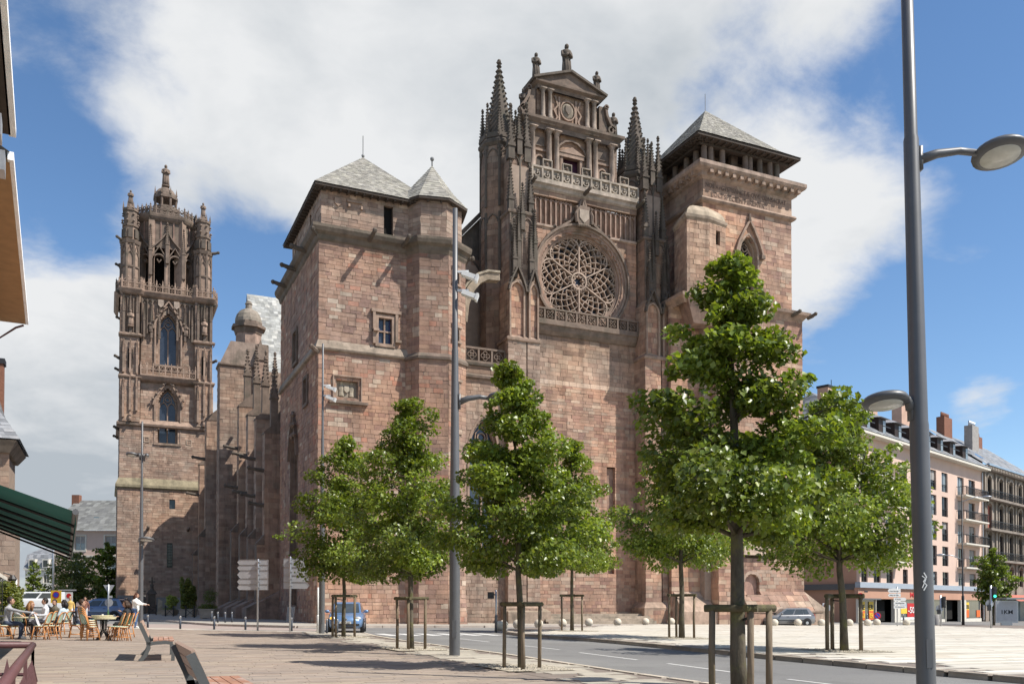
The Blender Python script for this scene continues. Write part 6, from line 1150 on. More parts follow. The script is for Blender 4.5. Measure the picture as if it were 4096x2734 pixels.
Mt = Matrix.Translation((0, 0, 0)) @ Matrix.Rotation(math.pi/2, 4, 'Z')
for k in range(2): mb = MB(); mb.M = Matrix.Translation((1.83-.0*k, 0, .62)) @ Matrix.Rotation(math.pi/2, 4, 'Z'); mb.band([(-.075, 0), (0, .1), (.075, 0), (0, -.1)], .03, -.06-.012*k, .0, True)
ob('badge', mb, M['rim'], bc, False, False); mb = MB(); mb.ball(1.78, -.62, .68, .085, 8, 5, sx=.5, sy=1, sz=.7); ob('indicator', mb, M['amber'], bc, True, False)
o = text('AK-894-QW', -.22, 0, 0, .1, M['iron'], None, .44, Matrix.Translation((1.92, 0, .442)) @ Matrix.Rotation(math.pi/2, 4, 'Z'), 'plate_lettering', .004); o.parent = bc; o.location = (0, 0, 0)
car('silver grey hatchback parked at the foot of the right tower', 47.0, 52.9, RZ+math.pi+.12, PG, 3.95, 1.64, 1.40)
car('dark estate car parked behind the cafe guests', -.2, 76.0, R(172), PD, 4.5, 1.75, 1.55)
car('pale blue car parked behind the man in grey at the table', -.35, 68.0, R(160), PL_, 3.9, 1.68, 1.45)
car('white van parked at far left behind the green bush', -5.2, 84.0, R(175), PW, 4.8, 1.9, 2.0, 'van', 'parked_van', True)
# ------------------------------------------------------------------ planters, barriers and small things by the bell tower
M['planter'] = material('planter_concrete', (.36, .31, .25), .9, False, .2, 4, .2)
M['grey_wood'] = material('grey_fence_boards', (.27, .255, .235), .9, False, .2, 3, .3, 20, stretch=(6, 1, .3))
M['rattan'] = material('rattan_cane', (.50, .22, .075), .4, False, .2, 12, .1, spec=.5)
M['ttop'] = material('cream_table_top', (.55, .50, .33), .5, var=.1)
M['cloth_dark'] = material('dark_cloth', (.02, .021, .025), .9, bump=.2)
def shrub(t, n, ctr, rx, ry, rz_, size, mat, seed, col=1.0, name='foliage', up=0.):
    rng = np.random.default_rng(seed); d = rng.normal(size=(n, 3)); d /= np.linalg.norm(d, axis=1)[:, None]; r = rng.uniform(.15, 1, n)[:, None]**.5
    lump = 1+.22*np.sin(d[:, :1]*5+seed)*np.cos(d[:, 2:]*6+seed*2); p = np.array(ctr)+d*r*lump*np.array([rx, ry, rz_]); link(name, leaf_mesh(name, p, d, size, rng, np.full(n, col), .2-up), M[mat], t, False, False)
def planter(x, y, label, w, h, kind_):
    t = thing('planter', label, 'planter', (x, y, G(x, y)+.11), RZ); mb = MB(); mb.prism([(-w*.42, -w*.42), (w*.42, -w*.42), (w*.42, w*.42), (-w*.42, w*.42)], .06, h, 1.12); mb.box(-w*.5, w*.5, -w*.5, w*.5, h-.07, h+.002); ob('box', mb, M['planter'], t, False, False)
    for sx in (-1, 1): mb = MB(); mb.box(sx*w*.33-.08, sx*w*.33+.08, -w*.4, w*.4, 0, .07); ob('foot', mb, M['planter'], t, False, False)
    if kind_ == 0: shrub(t, 1500, (.2, 0, h+.75), .55, .5, .55, .12, 'leaf2', 3, 2.0); shrub(t, 900, (0, 0, h+.05), .6, .5, .2, .07, 'leaf2', 4, 1.5, 'flowers')
    elif kind_ == 1:
        shrub(t, 6000, (0, 0, h+1.05), .62, .6, 1.25, .16, 'leaf2', 5, 1.0, up=.5); shrub(t, 300, (-.55, 0, h+2.2), .2, .2, .5, .13, 'leaf2', 6, 1.3, 'shoot')
        for k in range(7): mb = MB(); a = k*.9; mb.tube([(.1*math.cos(a), .1*math.sin(a), h-.1), (.35*math.cos(a), .35*math.sin(a), h+1.6)], .012, 5); ob('stem', mb, M['leaf'], t, False, False)
    else: shrub(t, 900, (.1, 0, h+.95), .55, .5, .6, .08, 'leaf', 7, .6); shrub(t, 900, (-.1, 0, h+.12), .75, .6, .28, .09, 'leaf', 8, .7, 'ground_foliage'); mb = MB(); mb.tube([(0, 0, h-.1), (.05, 0, h+.9)], .03, 6); ob('stem', mb, M['bark'], t, False, False)
planter(5.15, 84.4, 'stone planter with pale variegated shrub and flowers', 1.25, .5, 0); planter(6.15, 77.4, 'stone planter with tall bamboo before the bell tower', 1.2, .62, 1); planter(7.0, 69.8, 'stone planter with dark olive bush, nearest of the three', 1.2, .72, 2)
for i, (x, y) in enumerate(((3.82, 86.2), (4.8, 78.9), (5.9, 72.6))):
    t = thing('barrier', 'low black crossed barrier '+['beside the crossed gate pillar', 'in front of the flowering planter', 'in front of the bamboo planter'][i], 'barrier', (x, y, G(x, y)+.11), RZ, 'low black crossed barriers')
    for sx in (-.33, .33): mb = MB(); mb.box(sx-.04, sx+.04, -.04, .04, 0, .82); mb.ball(sx, 0, .85, .06, 8, 5); ob('post', mb, M['iron'], t, False, False)
    mb = MB(); mb.band([(-.33, .12), (.33, .68)], .035, -.015, .015); mb.band([(-.33, .68), (.33, .12)], .035, -.02, .02); mb.band([(-.33, .7), (.33, .7)], .04, -.018, .018); ob('cross_bars', mb, M['iron'], t, False, False)
t = thing('gate_pillar', 'weathered stone gate pillar topped by a cross beside the bell tower', 'pillar', (4.05, 93.5, .55))
mb = MB(); mb.box(3.75, 4.4, 93.2, 93.9, .4, 2.6, CARVD); mb.prism([(3.6, 93.05), (4.55, 93.05), (4.55, 94.05), (3.6, 94.05)], 2.6, 3.0, .6, c=CARVD); ob('shaft', mb, M['carved'], t)
mb = MB(); mb.lathe([(.2, 3.0), (.12, 3.2), (.2, 3.5), (.08, 3.6), (.07, 4.2), (.02, 4.3)], 4.08, 93.5, 8, CARVD); mb.box(3.78, 4.38, 93.45, 93.55, 3.75, 3.87, CARVD); ob('cross', mb, M['carved'], t)
t = thing('gate_pillar', 'lower dark stone pillar with plain cross left of the taller one', 'pillar', (3.2, 93.2, .55)); mb = MB(); mb.box(2.95, 3.5, 92.9, 93.5, .4, 2.1, CARVD); mb.prism([(2.85, 92.8), (3.6, 92.8), (3.6, 93.6), (2.85, 93.6)], 2.1, 2.4, .5, c=CARVD); ob('shaft', mb, M['carved'], t); mb = MB(); mb.box(3.17, 3.27, 93.15, 93.25, 2.3, 3.3, CARVD); mb.box(2.95, 3.5, 93.15, 93.25, 2.8, 2.92, CARVD); ob('cross', mb, M['carved'], t)
t = thing('stele', 'pale standing stone beside the gate pillar', 'stone', (4.75, 92, .6)); mb = MB(); mb.box(4.45, 5.05, 91.8, 92.2, .5, .9, (.42, .37, .28)); mb.plate([(4.55, .9), (4.95, .9), (4.95, 1.9), (4.6, 2.15), (4.55, 2.1)], 91.85, 92.1, (.42, .37, .28)); ob('slab', mb, M['carved'], t)
t = thing('board_fence', 'grey board hoarding with two white posters at the foot of the bell tower', 'fence', (2.5, 95.6, .6))
for k in range(14): mb = MB(); x = 1.05+k*.18; mb.box(x, x+.172, 95.55+random.uniform(-.01, .01), 95.62, .45, 2.5); ob('board', mb, M['grey_wood'], t)
mb = MB(); mb.box(1.0, 3.6, 95.62, 95.66, 2.4, 2.5); ob('rail', mb, M['grey_wood'], t)
for x0, x1, z0, z1 in ((1.85, 2.5, 1.3, 1.95), (2.65, 3.0, 1.3, 1.8)): mb = MB(); mb.box(x0, x1, 95.52, 95.54, z0, z1); ob('poster', mb, M['white'], t)
t = thing('hoarding', 'dark grey hoarding in the shade along the bell tower base', 'fence', (7, 95.8, .6))
for k in range(12): mb = MB(); mb.box(4.6+k*.45, 5.04+k*.45, 95.7, 95.76, .3, 2.3); ob('board', mb, M['grey_wood'], t)
t = thing('crowd_barrier', 'grey metal crowd barrier leaning at the shaded pavilion wall', 'barrier', (11.2, 60.5, G(11, 60)+.1))
for y0, y1 in ((58.9, 60.1), (60.2, 61.4)):
    mb = MB(); mb.tube([(11.15, y0, .32), (11.25, y0, 1.4), (11.25, y1, 1.4), (11.15, y1, .32)], .02, 6); ob('frame', mb, M['steel'], t)
    for k in range(9): mb = MB(); y = y0+(k+1)*(y1-y0)/10; mb.tube([(11.17, y, .45), (11.25, y, 1.4)], .008, 4); ob('bar', mb, M['steel'], t)

# ------------------------------------------------------------------ cafe terrace
def weave_mat():
    m = bpy.data.materials.new('green_white_weave'); m.use_nodes = True; t = m.node_tree; b = t.nodes['Principled BSDF']; tc_ = t.nodes.new('ShaderNodeTexCoord'); ck_ = t.nodes.new('ShaderNodeTexChecker'); ck_.inputs['Scale'].default_value = 34; ck_.inputs[1].default_value = (.75, .75, .62, 1); ck_.inputs[2].default_value = (.05, .26, .16, 1)
    t.links.new(tc_.outputs['Object'], ck_.inputs[0]); t.links.new(ck_.outputs[0], b.inputs['Base Color']); b.inputs['Roughness'].default_value = .5; return m
M['weave'] = weave_mat()
def make_chair():
    t = thing('cafe_chair', 'x', 'chair', (0, 0, 0), 0, 'woven rattan cafe chairs')     # local +x: sitter looks this way
    mb = MB(); mb.lathe([(.19, .43), (.21, .44), (.21, .46), (.19, .475)], 0, 0, 14, sx=1, sy=1.02); ob('seat', mb, M['weave'], t, True, False)
    mb = MB(); vs = []
    bk = [(-.2-.09*v-.05*(1-(u*2-1)**2), (u-.5)*.40*(1-.12*v*v), .56+.32*v-.05*v*abs(u*2-1)**3) for v in [0, .33, .66, 1] for u in [0, .2, .4, .6, .8, 1]]
    mb.add(bk, [(j*6+i, j*6+i+1, (j+1)*6+i+1, (j+1)*6+i) for j in range(3) for i in range(5)]); ob('backrest', mb, M['weave'], t, True, False)
    mb = MB(); mb.tube([(-.13, -.2, .40), (-.21, -.21, .58), (-.28, -.2, .8), (-.33, -.12, .89), (-.35, 0, .9), (-.33, .12, .89), (-.28, .2, .8), (-.21, .21, .58), (-.13, .2, .40)], .019, 6); ob('back_frame', mb, M['rattan'], t, True, False)
    for sx, sy in ((1, 1), (1, -1), (-1, 1), (-1, -1)): mb = MB(); mb.tube([(sx*.14, sy*.15, .45), (sx*.18, sy*.18, .22), (sx*.22, sy*.2, 0)], .018, 6); ob('leg', mb, M['rattan'], t, True, False)
    for sy in (-1, 1): mb = MB(); mb.tube([(-.2, sy*.19, .12), (.2, sy*.19, .12)], .012, 5); ob('stretcher', mb, M['rattan'], t, True, False); mb = MB(); mb.tube([(.17, sy*.17, .24), (.05, sy*.17, .40), (-.08, sy*.17, .42)], .012, 5); ob('brace', mb, M['rattan'], t, True, False)
    mb = MB(); mb.lathe([(.2, .425), (.216, .43), (.216, .455), (.2, .46)], 0, 0, 14); ob('seat_ring', mb, M['rattan'], t, True, False)
    return t
CH = [(-.45, 32.6, 0., .5, 'bottom chair of the stack facing the stacked tables'), (-.46, 32.62, .07, .5, 'second chair up in the stack facing the stacked tables'), (-.47, 32.64, .14, .5, 'third chair up in the stack facing the stacked tables'), (-.48, 32.66, .21, .5, 'topmost chair of the stack facing the stacked tables'),
      (.52, 32.2, 0, 3.35, 'cafe chair nearest the farther bench, its woven back towards us'), (.40, 32.45, .0, 3.3, 'middle chair of the three nested right of the stacked tables'), (.26, 32.75, 0., 3.3, 'rear chair of the three nested right of the stacked tables'),
      (-1.95, 33.3, 0, 2.85, 'cafe chair with a white jacket thrown over its back'), (-1.62, 33.7, 0, 2.9, 'cafe chair just right of the one with the white jacket'), (-3.05, 33.85, 0, .2, 'cafe chair under the man in grey and jeans'), (-1.5, 38.5, 0, 2.6, 'cafe chair under the person in the light blue jacket'), (-.95, 35.1, 0, .1, 'cafe chair under the grey-shirted man with black coat on it'), (.75, 35.5, 0, 3.1, 'cafe chair under the dark-haired woman at the table'), (-2.0, 37.6, 0, 2.9, 'cafe chair under the man in the white T-shirt'), (-1.95, 41.0, 0, 4.0, 'cafe chair under the person in the olive jacket'), (-2.6, 34.9, 0, 1.2, 'cafe chair under the long-haired woman'), (-3.5, 36.0, 0, .3, 'cafe chair under the person at the left edge')]
c0 = make_chair()
for i, (x, y, dz, rz, lab) in enumerate(CH):
    z = G(x, y)+.03+dz
    if i == 0: c0.location = (x, y, z); c0.rotation_euler = (0, 0, rz); c0['label'] = lab
    else: dup(c0, (x, y, z), rz, lab)
def table(x, y, dz, label, legs=True, w=.34):
    t = thing('cafe_table', label, 'table', (x, y, G(x, y)+.03), .3, 'small cafe tables'); mb = MB(); mb.lathe([(w*.97, .70+dz), (w, .71+dz), (w, .735+dz), (w*.97, .74+dz)], 0, 0, 20); ob('table_top', mb, M['ttop'], t, False, False)
    for k in range(4): a = k*math.pi/2+.4; mb = MB(); mb.tube([(.09*math.cos(a), .09*math.sin(a), .70+dz), (.05*math.cos(a), .05*math.sin(a), .3), (.27*math.cos(a), .27*math.sin(a), 0)], .013, 5); ob('leg', mb, M['iron'], t, False, False)
table(-.02, 32.7, 0, 'lowest table of the stacked group between the chairs'); table(-.06, 32.78, .045, 'middle table top of the stacked group'); table(-.1, 32.86, .09, 'topmost table of the stacked group'); table(-.05, 35.2, 0, 'cafe table with bottle between the seated man and woman', w=.42); table(-2.45, 34.1, 0, 'cafe table beside the reaching man in grey', w=.38); table(-2.4, 38.2, 0, 'farther cafe table in front of the man in white', w=.36)
M['bottleg'] = material('green_bottle', (.05, .12, .05), .15, bump=0, spec=.7)
mb = MB(); mb.lathe([(.035, 0), (.036, .17), (.014, .22), (.013, .27)], 0, 0, 10); b = tag(ob('bottle', mb, M['bottleg'], None, True), 'green glass bottle on the table between man and woman', 'bottle'); b.location = (.08, 35.1, G(0, 35)+.77)
mb = MB(); mb.lathe([(.03, 0), (.034, .1), (.03, .1), (.02, .02)], 0, 0, 10); b = tag(ob('drinking_glass', mb, M['lens'], None, True), 'small glass on the table beside the bottle', 'glass'); b.location = (-.1, 35.15, G(0, 35)+.77)
mb = MB(); mb.lathe([(.045, 0), (.06, .05), (.05, .06), (.03, .02)], 0, 0, 10); b = tag(ob('ashtray', mb, M['ttop'], None, True), 'small bowl on the table before the seated woman', 'bowl'); b.location = (.15, 35.4, G(0, 35)+.77)

# ------------------------------------------------------------------ people
M['skin'] = material('person_surface', (1, 1, 1), .75, True, .12, 9, .25, 50)
M['hair'] = material('hair', (1, 1, 1), .55, True, .35, 30, .4, 80, stretch=(1, 1, .15))
SKIN = (.46, .27, .19)
def person(x, y, z, rz, label, sit, shirt, trousers, shoes, hair, hairlen=0, arms=None, hgt=1.7, lean=0., bulk=1., skinleg=False, legs=None):
    t = thing('person', label, 'person', (x, y, z), rz, None); k = hgt/1.7; mb = MB(); bones = []
    pz = (.53 if sit else .93); B = lambda a, b, ra, rb, lab, n=8, mid=None: (mb.tube([a, ((a[0]+b[0])/2, (a[1]+b[1])/2, (a[2]+b[2])/2), b], [ra, (ra+rb)/2*(mid or 1), rb], n), bones.append((a, b, lab, max(ra, rb))))
    def ln(p): h = p[2]-pz; return (p[0]+h*math.sin(lean), p[1], pz+h*math.cos(lean))
    prof_ = [(.13, -.1), (.165, 0), (.15, .14), (.155, .26), (.175, .38), (.16, .46), (.09, .52), (.055, .56)]
    mb.M = Matrix.Translation((0, 0, pz)) @ Matrix.Rotation(lean, 4, 'Y'); mb.lathe([(r*bulk if i < 6 else r, h) for i, (r, h) in enumerate(prof_)], 0, 0, 14, None, .68, 1.04); mb.M = None
    bones.append((ln((0, 0, pz-.02)), ln((0, 0, pz+.5)), 'shirt', .2)); bones.append(((0, -.12, pz-.06), (0, .12, pz-.06), 'trousers', .15))
    B(ln((0, 0, pz+.5)), ln((.02, 0, pz+.62)), .052, .05, 'skin'); hc = ln((.03, 0, pz+.69))
    mb.ball(hc[0], hc[1], hc[2], .098, 12, 8, None, .98, .8, 1.2); mb.ball(hc[0]+.03, hc[1], hc[2]-.06, .06, 8, 6); mb.ball(hc[0]+.1, hc[1], hc[2]-.015, .018, 6, 4, None, 1.2, .8, 1.4)
    for s in (-1, 1): mb.ball(hc[0]-.005, s*.083+hc[1], hc[2]-.01, .022, 6, 4, None, .8, .5, 1.4)
    bones.append(((hc[0], hc[1], hc[2]-.08), (hc[0], hc[1], hc[2]+.06), 'skin', .1))
    dleg = legs or ([((.42, .11, .50), (.36, .13, .08)), ((.43, -.11, .50), (.40, -.13, .08))] if sit else [((.02, .1, .50), (-.04, .1, .08)), ((.05, -.1, .50), (.05, -.1, .08))])
    for (kn, an), s in zip(dleg, (1, -1)):
        B((0, s*.09, pz-.03), kn, .088*bulk**.5, .062, 'trousers', 10); B(kn, an, .062, .04, 'trousers', 8, 1.12); B(an, (an[0]+.17, an[1]+s*.02, .035), .042, .035, 'shoes'); mb.ball(an[0]-.03, an[1], .045, .045, 8, 5)
    A = arms or ([((.06, .25, pz+.2), (.3, .18, pz+.2)), ((.06, -.25, pz+.2), (.3, -.18, pz+.2))] if sit else [((-.02, .24, 1.14), (.06, .25, .9)), ((-.02, -.24, 1.14), (.06, -.25, .9))])
    for (el, wr), s in zip(A, (1, -1)):
        sh = ln((0, s*.17, pz+.44)); B(sh, el, .056*bulk, .044*bulk, 'shirt'); B(el, wr, .043*bulk, .031, 'shirt'); d = (Vector(wr)-Vector(el)).normalized(); side = d.cross(Vector((0, 0, 1))); side = side.normalized() if side.length > .1 else Vector((0, 1, 0)); pc = Vector(wr)+d*.055; mb.ball(*pc, .042, 8, 6, None, 1, .8, .6); up_ = side.cross(d)
        for q in range(4): a = pc+side*(.028*(q-1.5)*.75)+d*.03; L_ = (.062, .074, .07, .055)[q]; mb.tube([a, a+d*L_*.55-up_*.006, a+d*L_-up_*.03], [.0125, .012, .0105], 6)
        a = pc+side*s*.03-d*.015; mb.tube([a, a+side*s*.025+d*.025, a+side*s*.03+d*.055], [.0135, .012, .011], 6); bones.append((tuple(Vector(wr)+d*.02), tuple(pc+d*.12), 'skin', .05))
    me = mb.mesh('body_src'); o = bpy.data.objects.new('tmp', me); COL.objects.link(o); rm = o.modifiers.new('r', 'REMESH'); rm.mode = 'VOXEL'; rm.voxel_size = .0165; sm = o.modifiers.new('s', 'SMOOTH'); sm.iterations = 2; sm.factor = .4
    bpy.context.view_layer.update(); me2 = bpy.data.meshes.new_from_object(o.evaluated_get(bpy.context.evaluated_depsgraph_get())); bpy.data.objects.remove(o); bpy.data.meshes.remove(me)
    n = len(me2.polygons); c = np.empty(n*3, dtype=np.float32); me2.polygons.foreach_get('center', c); c = c.reshape(-1, 3); best = np.full(n, 1e9); lab = np.zeros((n, 3)); cm = dict(shirt=shirt, trousers=trousers, shoes=shoes, skin=SKIN)
    for a, b, l, r in bones:
        a, b = np.array(a), np.array(b); ab = b-a; tt = np.clip(((c-a)@ab)/(ab@ab+1e-9), 0, 1); d = np.linalg.norm(c-(a+tt[:, None]*ab), axis=1)/r; m_ = d < best; best[m_] = d[m_]; lab[m_] = cm[l]
    for at in list(me2.color_attributes): me2.color_attributes.remove(at)
    tot = np.empty(n, dtype=np.int32); me2.polygons.foreach_get('loop_total', tot); ca = me2.color_attributes.new('tint', 'FLOAT_COLOR', 'CORNER'); ca.data.foreach_set('color', np.repeat(np.concatenate([lab, np.ones((n, 1))], 1), tot, axis=0).astype(np.float32).ravel())
    me2.materials.clear(); me2.name = 'body'; bo = link('body', me2, M['skin'], t, True, False)
    hb = MB(); hb.ball(hc[0]-.02, hc[1], hc[2]+.025, .107, 12, 8, hair, 1.0, .86, 1.12)
    if hairlen > .05:
        hb.tube([(hc[0]-.05, hc[1], hc[2]+.04), (hc[0]-.11, hc[1], hc[2]-.1), (hc[0]-.12, hc[1], hc[2]-.1-hairlen)], [.085, .1, .05], 8, hair)
        for s in (-1, 1): hb.tube([(hc[0]-.03, hc[1]+s*.06, hc[2]+.04), (hc[0]-.04, hc[1]+s*.1, hc[2]-.08), (hc[0]-.06, hc[1]+s*.1, hc[2]-.08-hairlen*.9)], [.045, .05, .02], 6, hair)
    # keep the face clear of hair
    keep = [i for i, f in enumerate(hb.f) if not (sum(hb.v[j][0] for j in f)/len(f) > hc[0]+.035 and sum(hb.v[j][2] for j in f)/len(f) < hc[2]+.055)]
    hb.f = [hb.f[i] for i in keep]; hb.c = [hb.c[i] for i in keep]; ob('hair', hb, M['hair'], t, True, False)
    fb = MB()
    for s in (-1, 1): fb.ball(hc[0]+.086, hc[1]+s*.033, hc[2]+.01, .011, 6, 4, (.03, .02, .02)); fb.box(hc[0]+.082, hc[0]+.094, hc[1]+s*.033-.018, hc[1]+s*.033+.018, hc[2]+.032, hc[2]+.038, hair)
    fb.box(hc[0]+.078, hc[0]+.092, hc[1]-.022, hc[1]+.022, hc[2]-.07, hc[2]-.061, (.35, .12, .1)); ob('face_features', fb, M['skin'], t, False, False); t.scale = (k, k, k); return t
g_ = lambda x, y: G(x, y)+.03
DEN = (.045, .06, .10); BLK = (.02, .02, .022); WHT = (.72, .72, .70); GRY = (.33, .33, .345); DBR = (.045, .025, .015)
person(-2.98, 33.85, g_(-3, 33.9), -.1, 'man in grey sweater and jeans sitting at left, reaching over a chair', True, GRY, DEN, WHT, (.03, .022, .018), 0, [((.25, .28, .80), (.35, .2, .76)), ((.42, -.3, .88), (.78, -.36, .84))], 1.78, .12, 1.1)
person(-2.55, 34.9, g_(-2.5, 34.9), -.5, 'woman with long light brown hair in dark top, seated behind the reaching man', True, BLK, BLK, (.3, .28, .25), (.26, .13, .05), .3, None, 1.66, .35)
person(-2.05, 37.6, g_(-2, 37.6), 3.4, 'man with short dark hair in white T-shirt seated farther back', True, (.62, .64, .68), (.04, .04, .05), BLK, (.02, .015, .012), 0, None, 1.75)
person(-1.9, 41.0, g_(-1.9, 41), 4.2, 'person in dark olive jacket seated behind the white T-shirt man', True, (.11, .10, .075), BLK, BLK, (.03, .02, .015), 0, None, 1.7)
person(-1.46, 38.55, g_(-1.5, 38.5), 2.5, 'dark-haired person in light blue jacket with back turned on cafe chair', True, (.50, .60, .66), (.05, .06, .08), BLK, (.015, .012, .012), .12, None, 1.68)
person(-1.87, 57.5, g_(-1.9, 57.5), 4.6, 'person with yellow cardigan and white trousers walking between the tables and cars', False, (.58, .40, .13), (.66, .65, .64), (.5, .35, .28), (.35, .24, .15), .02, None, 1.5)
person(-1.15, 60.5, g_(-1.2, 60.5), 4.6, 'person in brown top standing behind the seated man in grey shirt', False, (.22, .10, .07), (.6, .6, .6), BLK, DBR, .1, None, 1.5)
person(-.92, 35.1, g_(-.9, 35.1), -.1, 'man in grey shirt seated at table left of the stacked tables', True, (.27, .28, .31), DEN, BLK, DBR, .02, None, 1.72, .2)
person(.72, 35.5, g_(.7, 35.5), 3.15, 'dark-haired woman in black jacket seated facing the man at the table', True, (.03, .03, .032), BLK, BLK, DBR, .06, [((-.02, .26, .78), (.2, .15, .93)), ((-.0, -.26, .76), (.26, -.14, .76))], 1.68, .05, 1.15)
person(1.32, 47.1, g_(1.3, 47.1), -.45, 'woman in white padded jacket and jeans standing with arm stretched out', False, WHT, (.07, .12, .24), WHT, (.085, .035, .02), .08, [((.18, .24, 1.22), (.50, .15, 1.18)), ((.2, -.22, 1.2), (.46, -.16, 1.16))], 1.66, .06, 1.5)
person(-3.5, 36.0, g_(-3.5, 36), .1, 'person in dark top seated at the left edge of the picture', True, (.05, .05, .06), BLK, BLK, (.04, .028, .02), .0, None, 1.7)
t = thing('jacket', 'white grey jacket hanging over a cafe chair back', 'jacket', (-2.2, 33.4, g_(-2, 33)))
mb = MB(); vs = []
for j in range(6):
    for i in range(7): u = i/6-.5; v = j/5; vs.append((-.02+.34*v*(1 if v < .5 else 1)-.1+.03*math.sin(i*2.1+j), u*.55+.03*math.sin(j*1.7), .95-abs(v-.35)*.75+.03*math.cos(i*1.3+j*2)))
mb.add(vs, [(j*7+i, j*7+i+1, (j+1)*7+i+1, (j+1)*7+i) for j in range(5) for i in range(6)], (.55, .55, .57)); ob('cloth', mb, M['skin'], t, True, False)
t = thing('coat', 'black coat hanging on the chair of the man in grey shirt', 'coat', (-1.12, 35.0, g_(-1, 35))); mb = MB(); mb.add([(v[0]*.6+.05, v[1]*.9, v[2]) for v in vs], [(j*7+i, j*7+i+1, (j+1)*7+i+1, (j+1)*7+i) for j in range(5) for i in range(6)], (.02, .02, .022)); ob('cloth', mb, M['skin'], t, True, False)
# awning of the cafe
M['awning'] = material('green_awning_cloth', (.02, .15, .135), .8, var=.12, scale=2, bump=.1)
t = thing('awning', 'dark green cafe awning with folding arms seen from below at left', 'awning', (-2.6, 23, 3.8)); xa, za, xb, zb_ = -4.8, 4.55, -.46, 3.02
n = 7; y0, y1 = 16.1, 31.0
for i in range(n):
    a, b = y0+(y1-y0)*i/n, y0+(y1-y0)*(i+1)/n; mb = MB(); sag = .05; mb.add([(xa, a, za), (xb-.55*(a-y0)/(y1-y0), a, zb_), (xb-.55*(b-y0)/(y1-y0), b, zb_), (xa, b, za), ((xa+xb)/2, (a+b)/2, (za+zb_)/2-sag)], [(0, 1, 4), (1, 2, 4), (2, 3, 4), (3, 0, 4)]); ob('cloth_panel', mb, M['awning'], t)
    mb = MB(); mb.tube([(xa, b, za-.06), (xb-.55*(b-y0)/(y1-y0), b, zb_-.07)], .03, 5); ob('arm', mb, M['iron'], t)
    mb = MB(); xx0, xx1 = xb-.55*(a-y0)/(y1-y0), xb-.55*(b-y0)/(y1-y0); mb.add([(xx0, a, zb_), (xx0+.01, a, zb_-.2), (xx1+.01, b, zb_-.2), (xx1, b, zb_)], [(0, 1, 2, 3)]); ob('valance', mb, M['awning'], t)
mb = MB(); mb.tube([(xb, y0, zb_), (xb-.55, y1, zb_)], .05, 8); ob('front_bar', mb, M['lamp'], t)
# ------------------------------------------------------------------ buildings around the square
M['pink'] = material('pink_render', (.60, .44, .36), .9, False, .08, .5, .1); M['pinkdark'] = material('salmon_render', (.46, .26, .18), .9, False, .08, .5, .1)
M['band'] = material('grey_metal_band', (.33, .37, .42), .5, var=.08); M['slateroof'] = material('grey_slate_roof', (1, 1, 1), .75, True, .18, 1.5, .2); M['cream'] = material('cream_frame', (.62, .58, .50), .8, var=.08)
M['limestone'] = material('sooty_limestone', (1, 1, 1), .9, True, .3, .7, .3, 15, dirt=(.08, .07, .06), dscale=.5, damt=.5); M['shutter'] = material('grey_roller_blind', (.30, .28, .26), .7, bump=0); M['brickred'] = material('red_brick', (.22, .10, .065), .9, False, .3, 6, .3); M['redsign'] = material('red_letters', (.5, .02, .02), .5, bump=0); M['yellow'] = material('yellow_poster', (.75, .50, .05), .6, bump=0); M['orange'] = material('orange_poster', (.65, .14, .03), .6, bump=0); M['shopgl'] = material('shop_glass', (.06, .07, .07), .08, False, .4, .6, 0, spec=.7); M['darkbrown'] = material('dark_brown_frame', (.035, .022, .018), .6, bump=0); M['blueroof'] = material('blue_zinc', (.25, .33, .42), .5, bump=0); M['skylight'] = material('skylight_glass', (.10, .15, .22), .1, bump=0, spec=.8); M['redawn'] = material('faded_red_awning', (.42, .14, .10), .85, bump=0); M['paneglass'] = material('pale_glass', (.2, .24, .26), .08, False, .3, 1, 0, spec=.8)
SL = ((.20, .205, .215), (.24, .245, .255), (.17, .175, .185), (.27, .27, .275))
M['tan'] = material('tan_render', (.50, .33, .25), .9, var=.15, scale=1)
class Bld:
    def __init__(s, name, label, cat, loc, rz): s.t = thing(name, label, cat, loc, rz); s.loc = loc
    def p(s, name, mb, mat, smooth=False): return ob(name, mb, M[mat], s.t, smooth, False)
    def box(s, name, x0, x1, y0, y1, z0, z1, mat, c=None): m = MB(); m.box(x0, x1, y0, y1, z0, z1, c); return s.p(name, m, mat)
    def window(s, u, w, z0, z1, y=0., frame=None, gl='darkglass', rail=False, sill=None, shut=0., depth=.12, bar=True):
        m = MB(); fw = .05; m.box(u, u+fw, y-.02, y+.1, z0, z1); m.box(u+w-fw, u+w, y-.02, y+.1, z0, z1); m.box(u+fw, u+w-fw, y-.02, y+.1, z1-fw, z1); m.box(u+fw, u+w-fw, y-.02, y+.1, z0, z0+fw)
        if bar: m.box(u+w/2-.025, u+w/2+.025, y-.01, y+.08, z0, z1)
        wd = s.p('window', m, frame or 'darkbrown'); m = MB(); m.box(u+fw, u+w-fw, y+.03, y+.05, z0+fw, z1-fw); ob('pane', m, M[gl], wd, False, False)
        if shut > 0: m = MB(); m.box(u+fw, u+w-fw, y-.0, y+.02, z1-(z1-z0)*shut, z1); ob('blind', m, M['shutter'], wd, False, False)
        if sill: m = MB(); m.box(u-.12, u+w+.12, y-.16, y, z0-.14, z0); ob('sill', m, M[sill], wd, False, False)
        if rail:
            m = MB(); m.box(u, u+w, y-.1, y-.06, z0+.85, z0+.92)
            for k in range(6): m.box(u+w*(k+.5)/6-.012, u+w*(k+.5)/6+.012, y-.09, y-.07, z0, z0+.85)
            ob('guard_rail', m, M['iron'], wd, False, False)
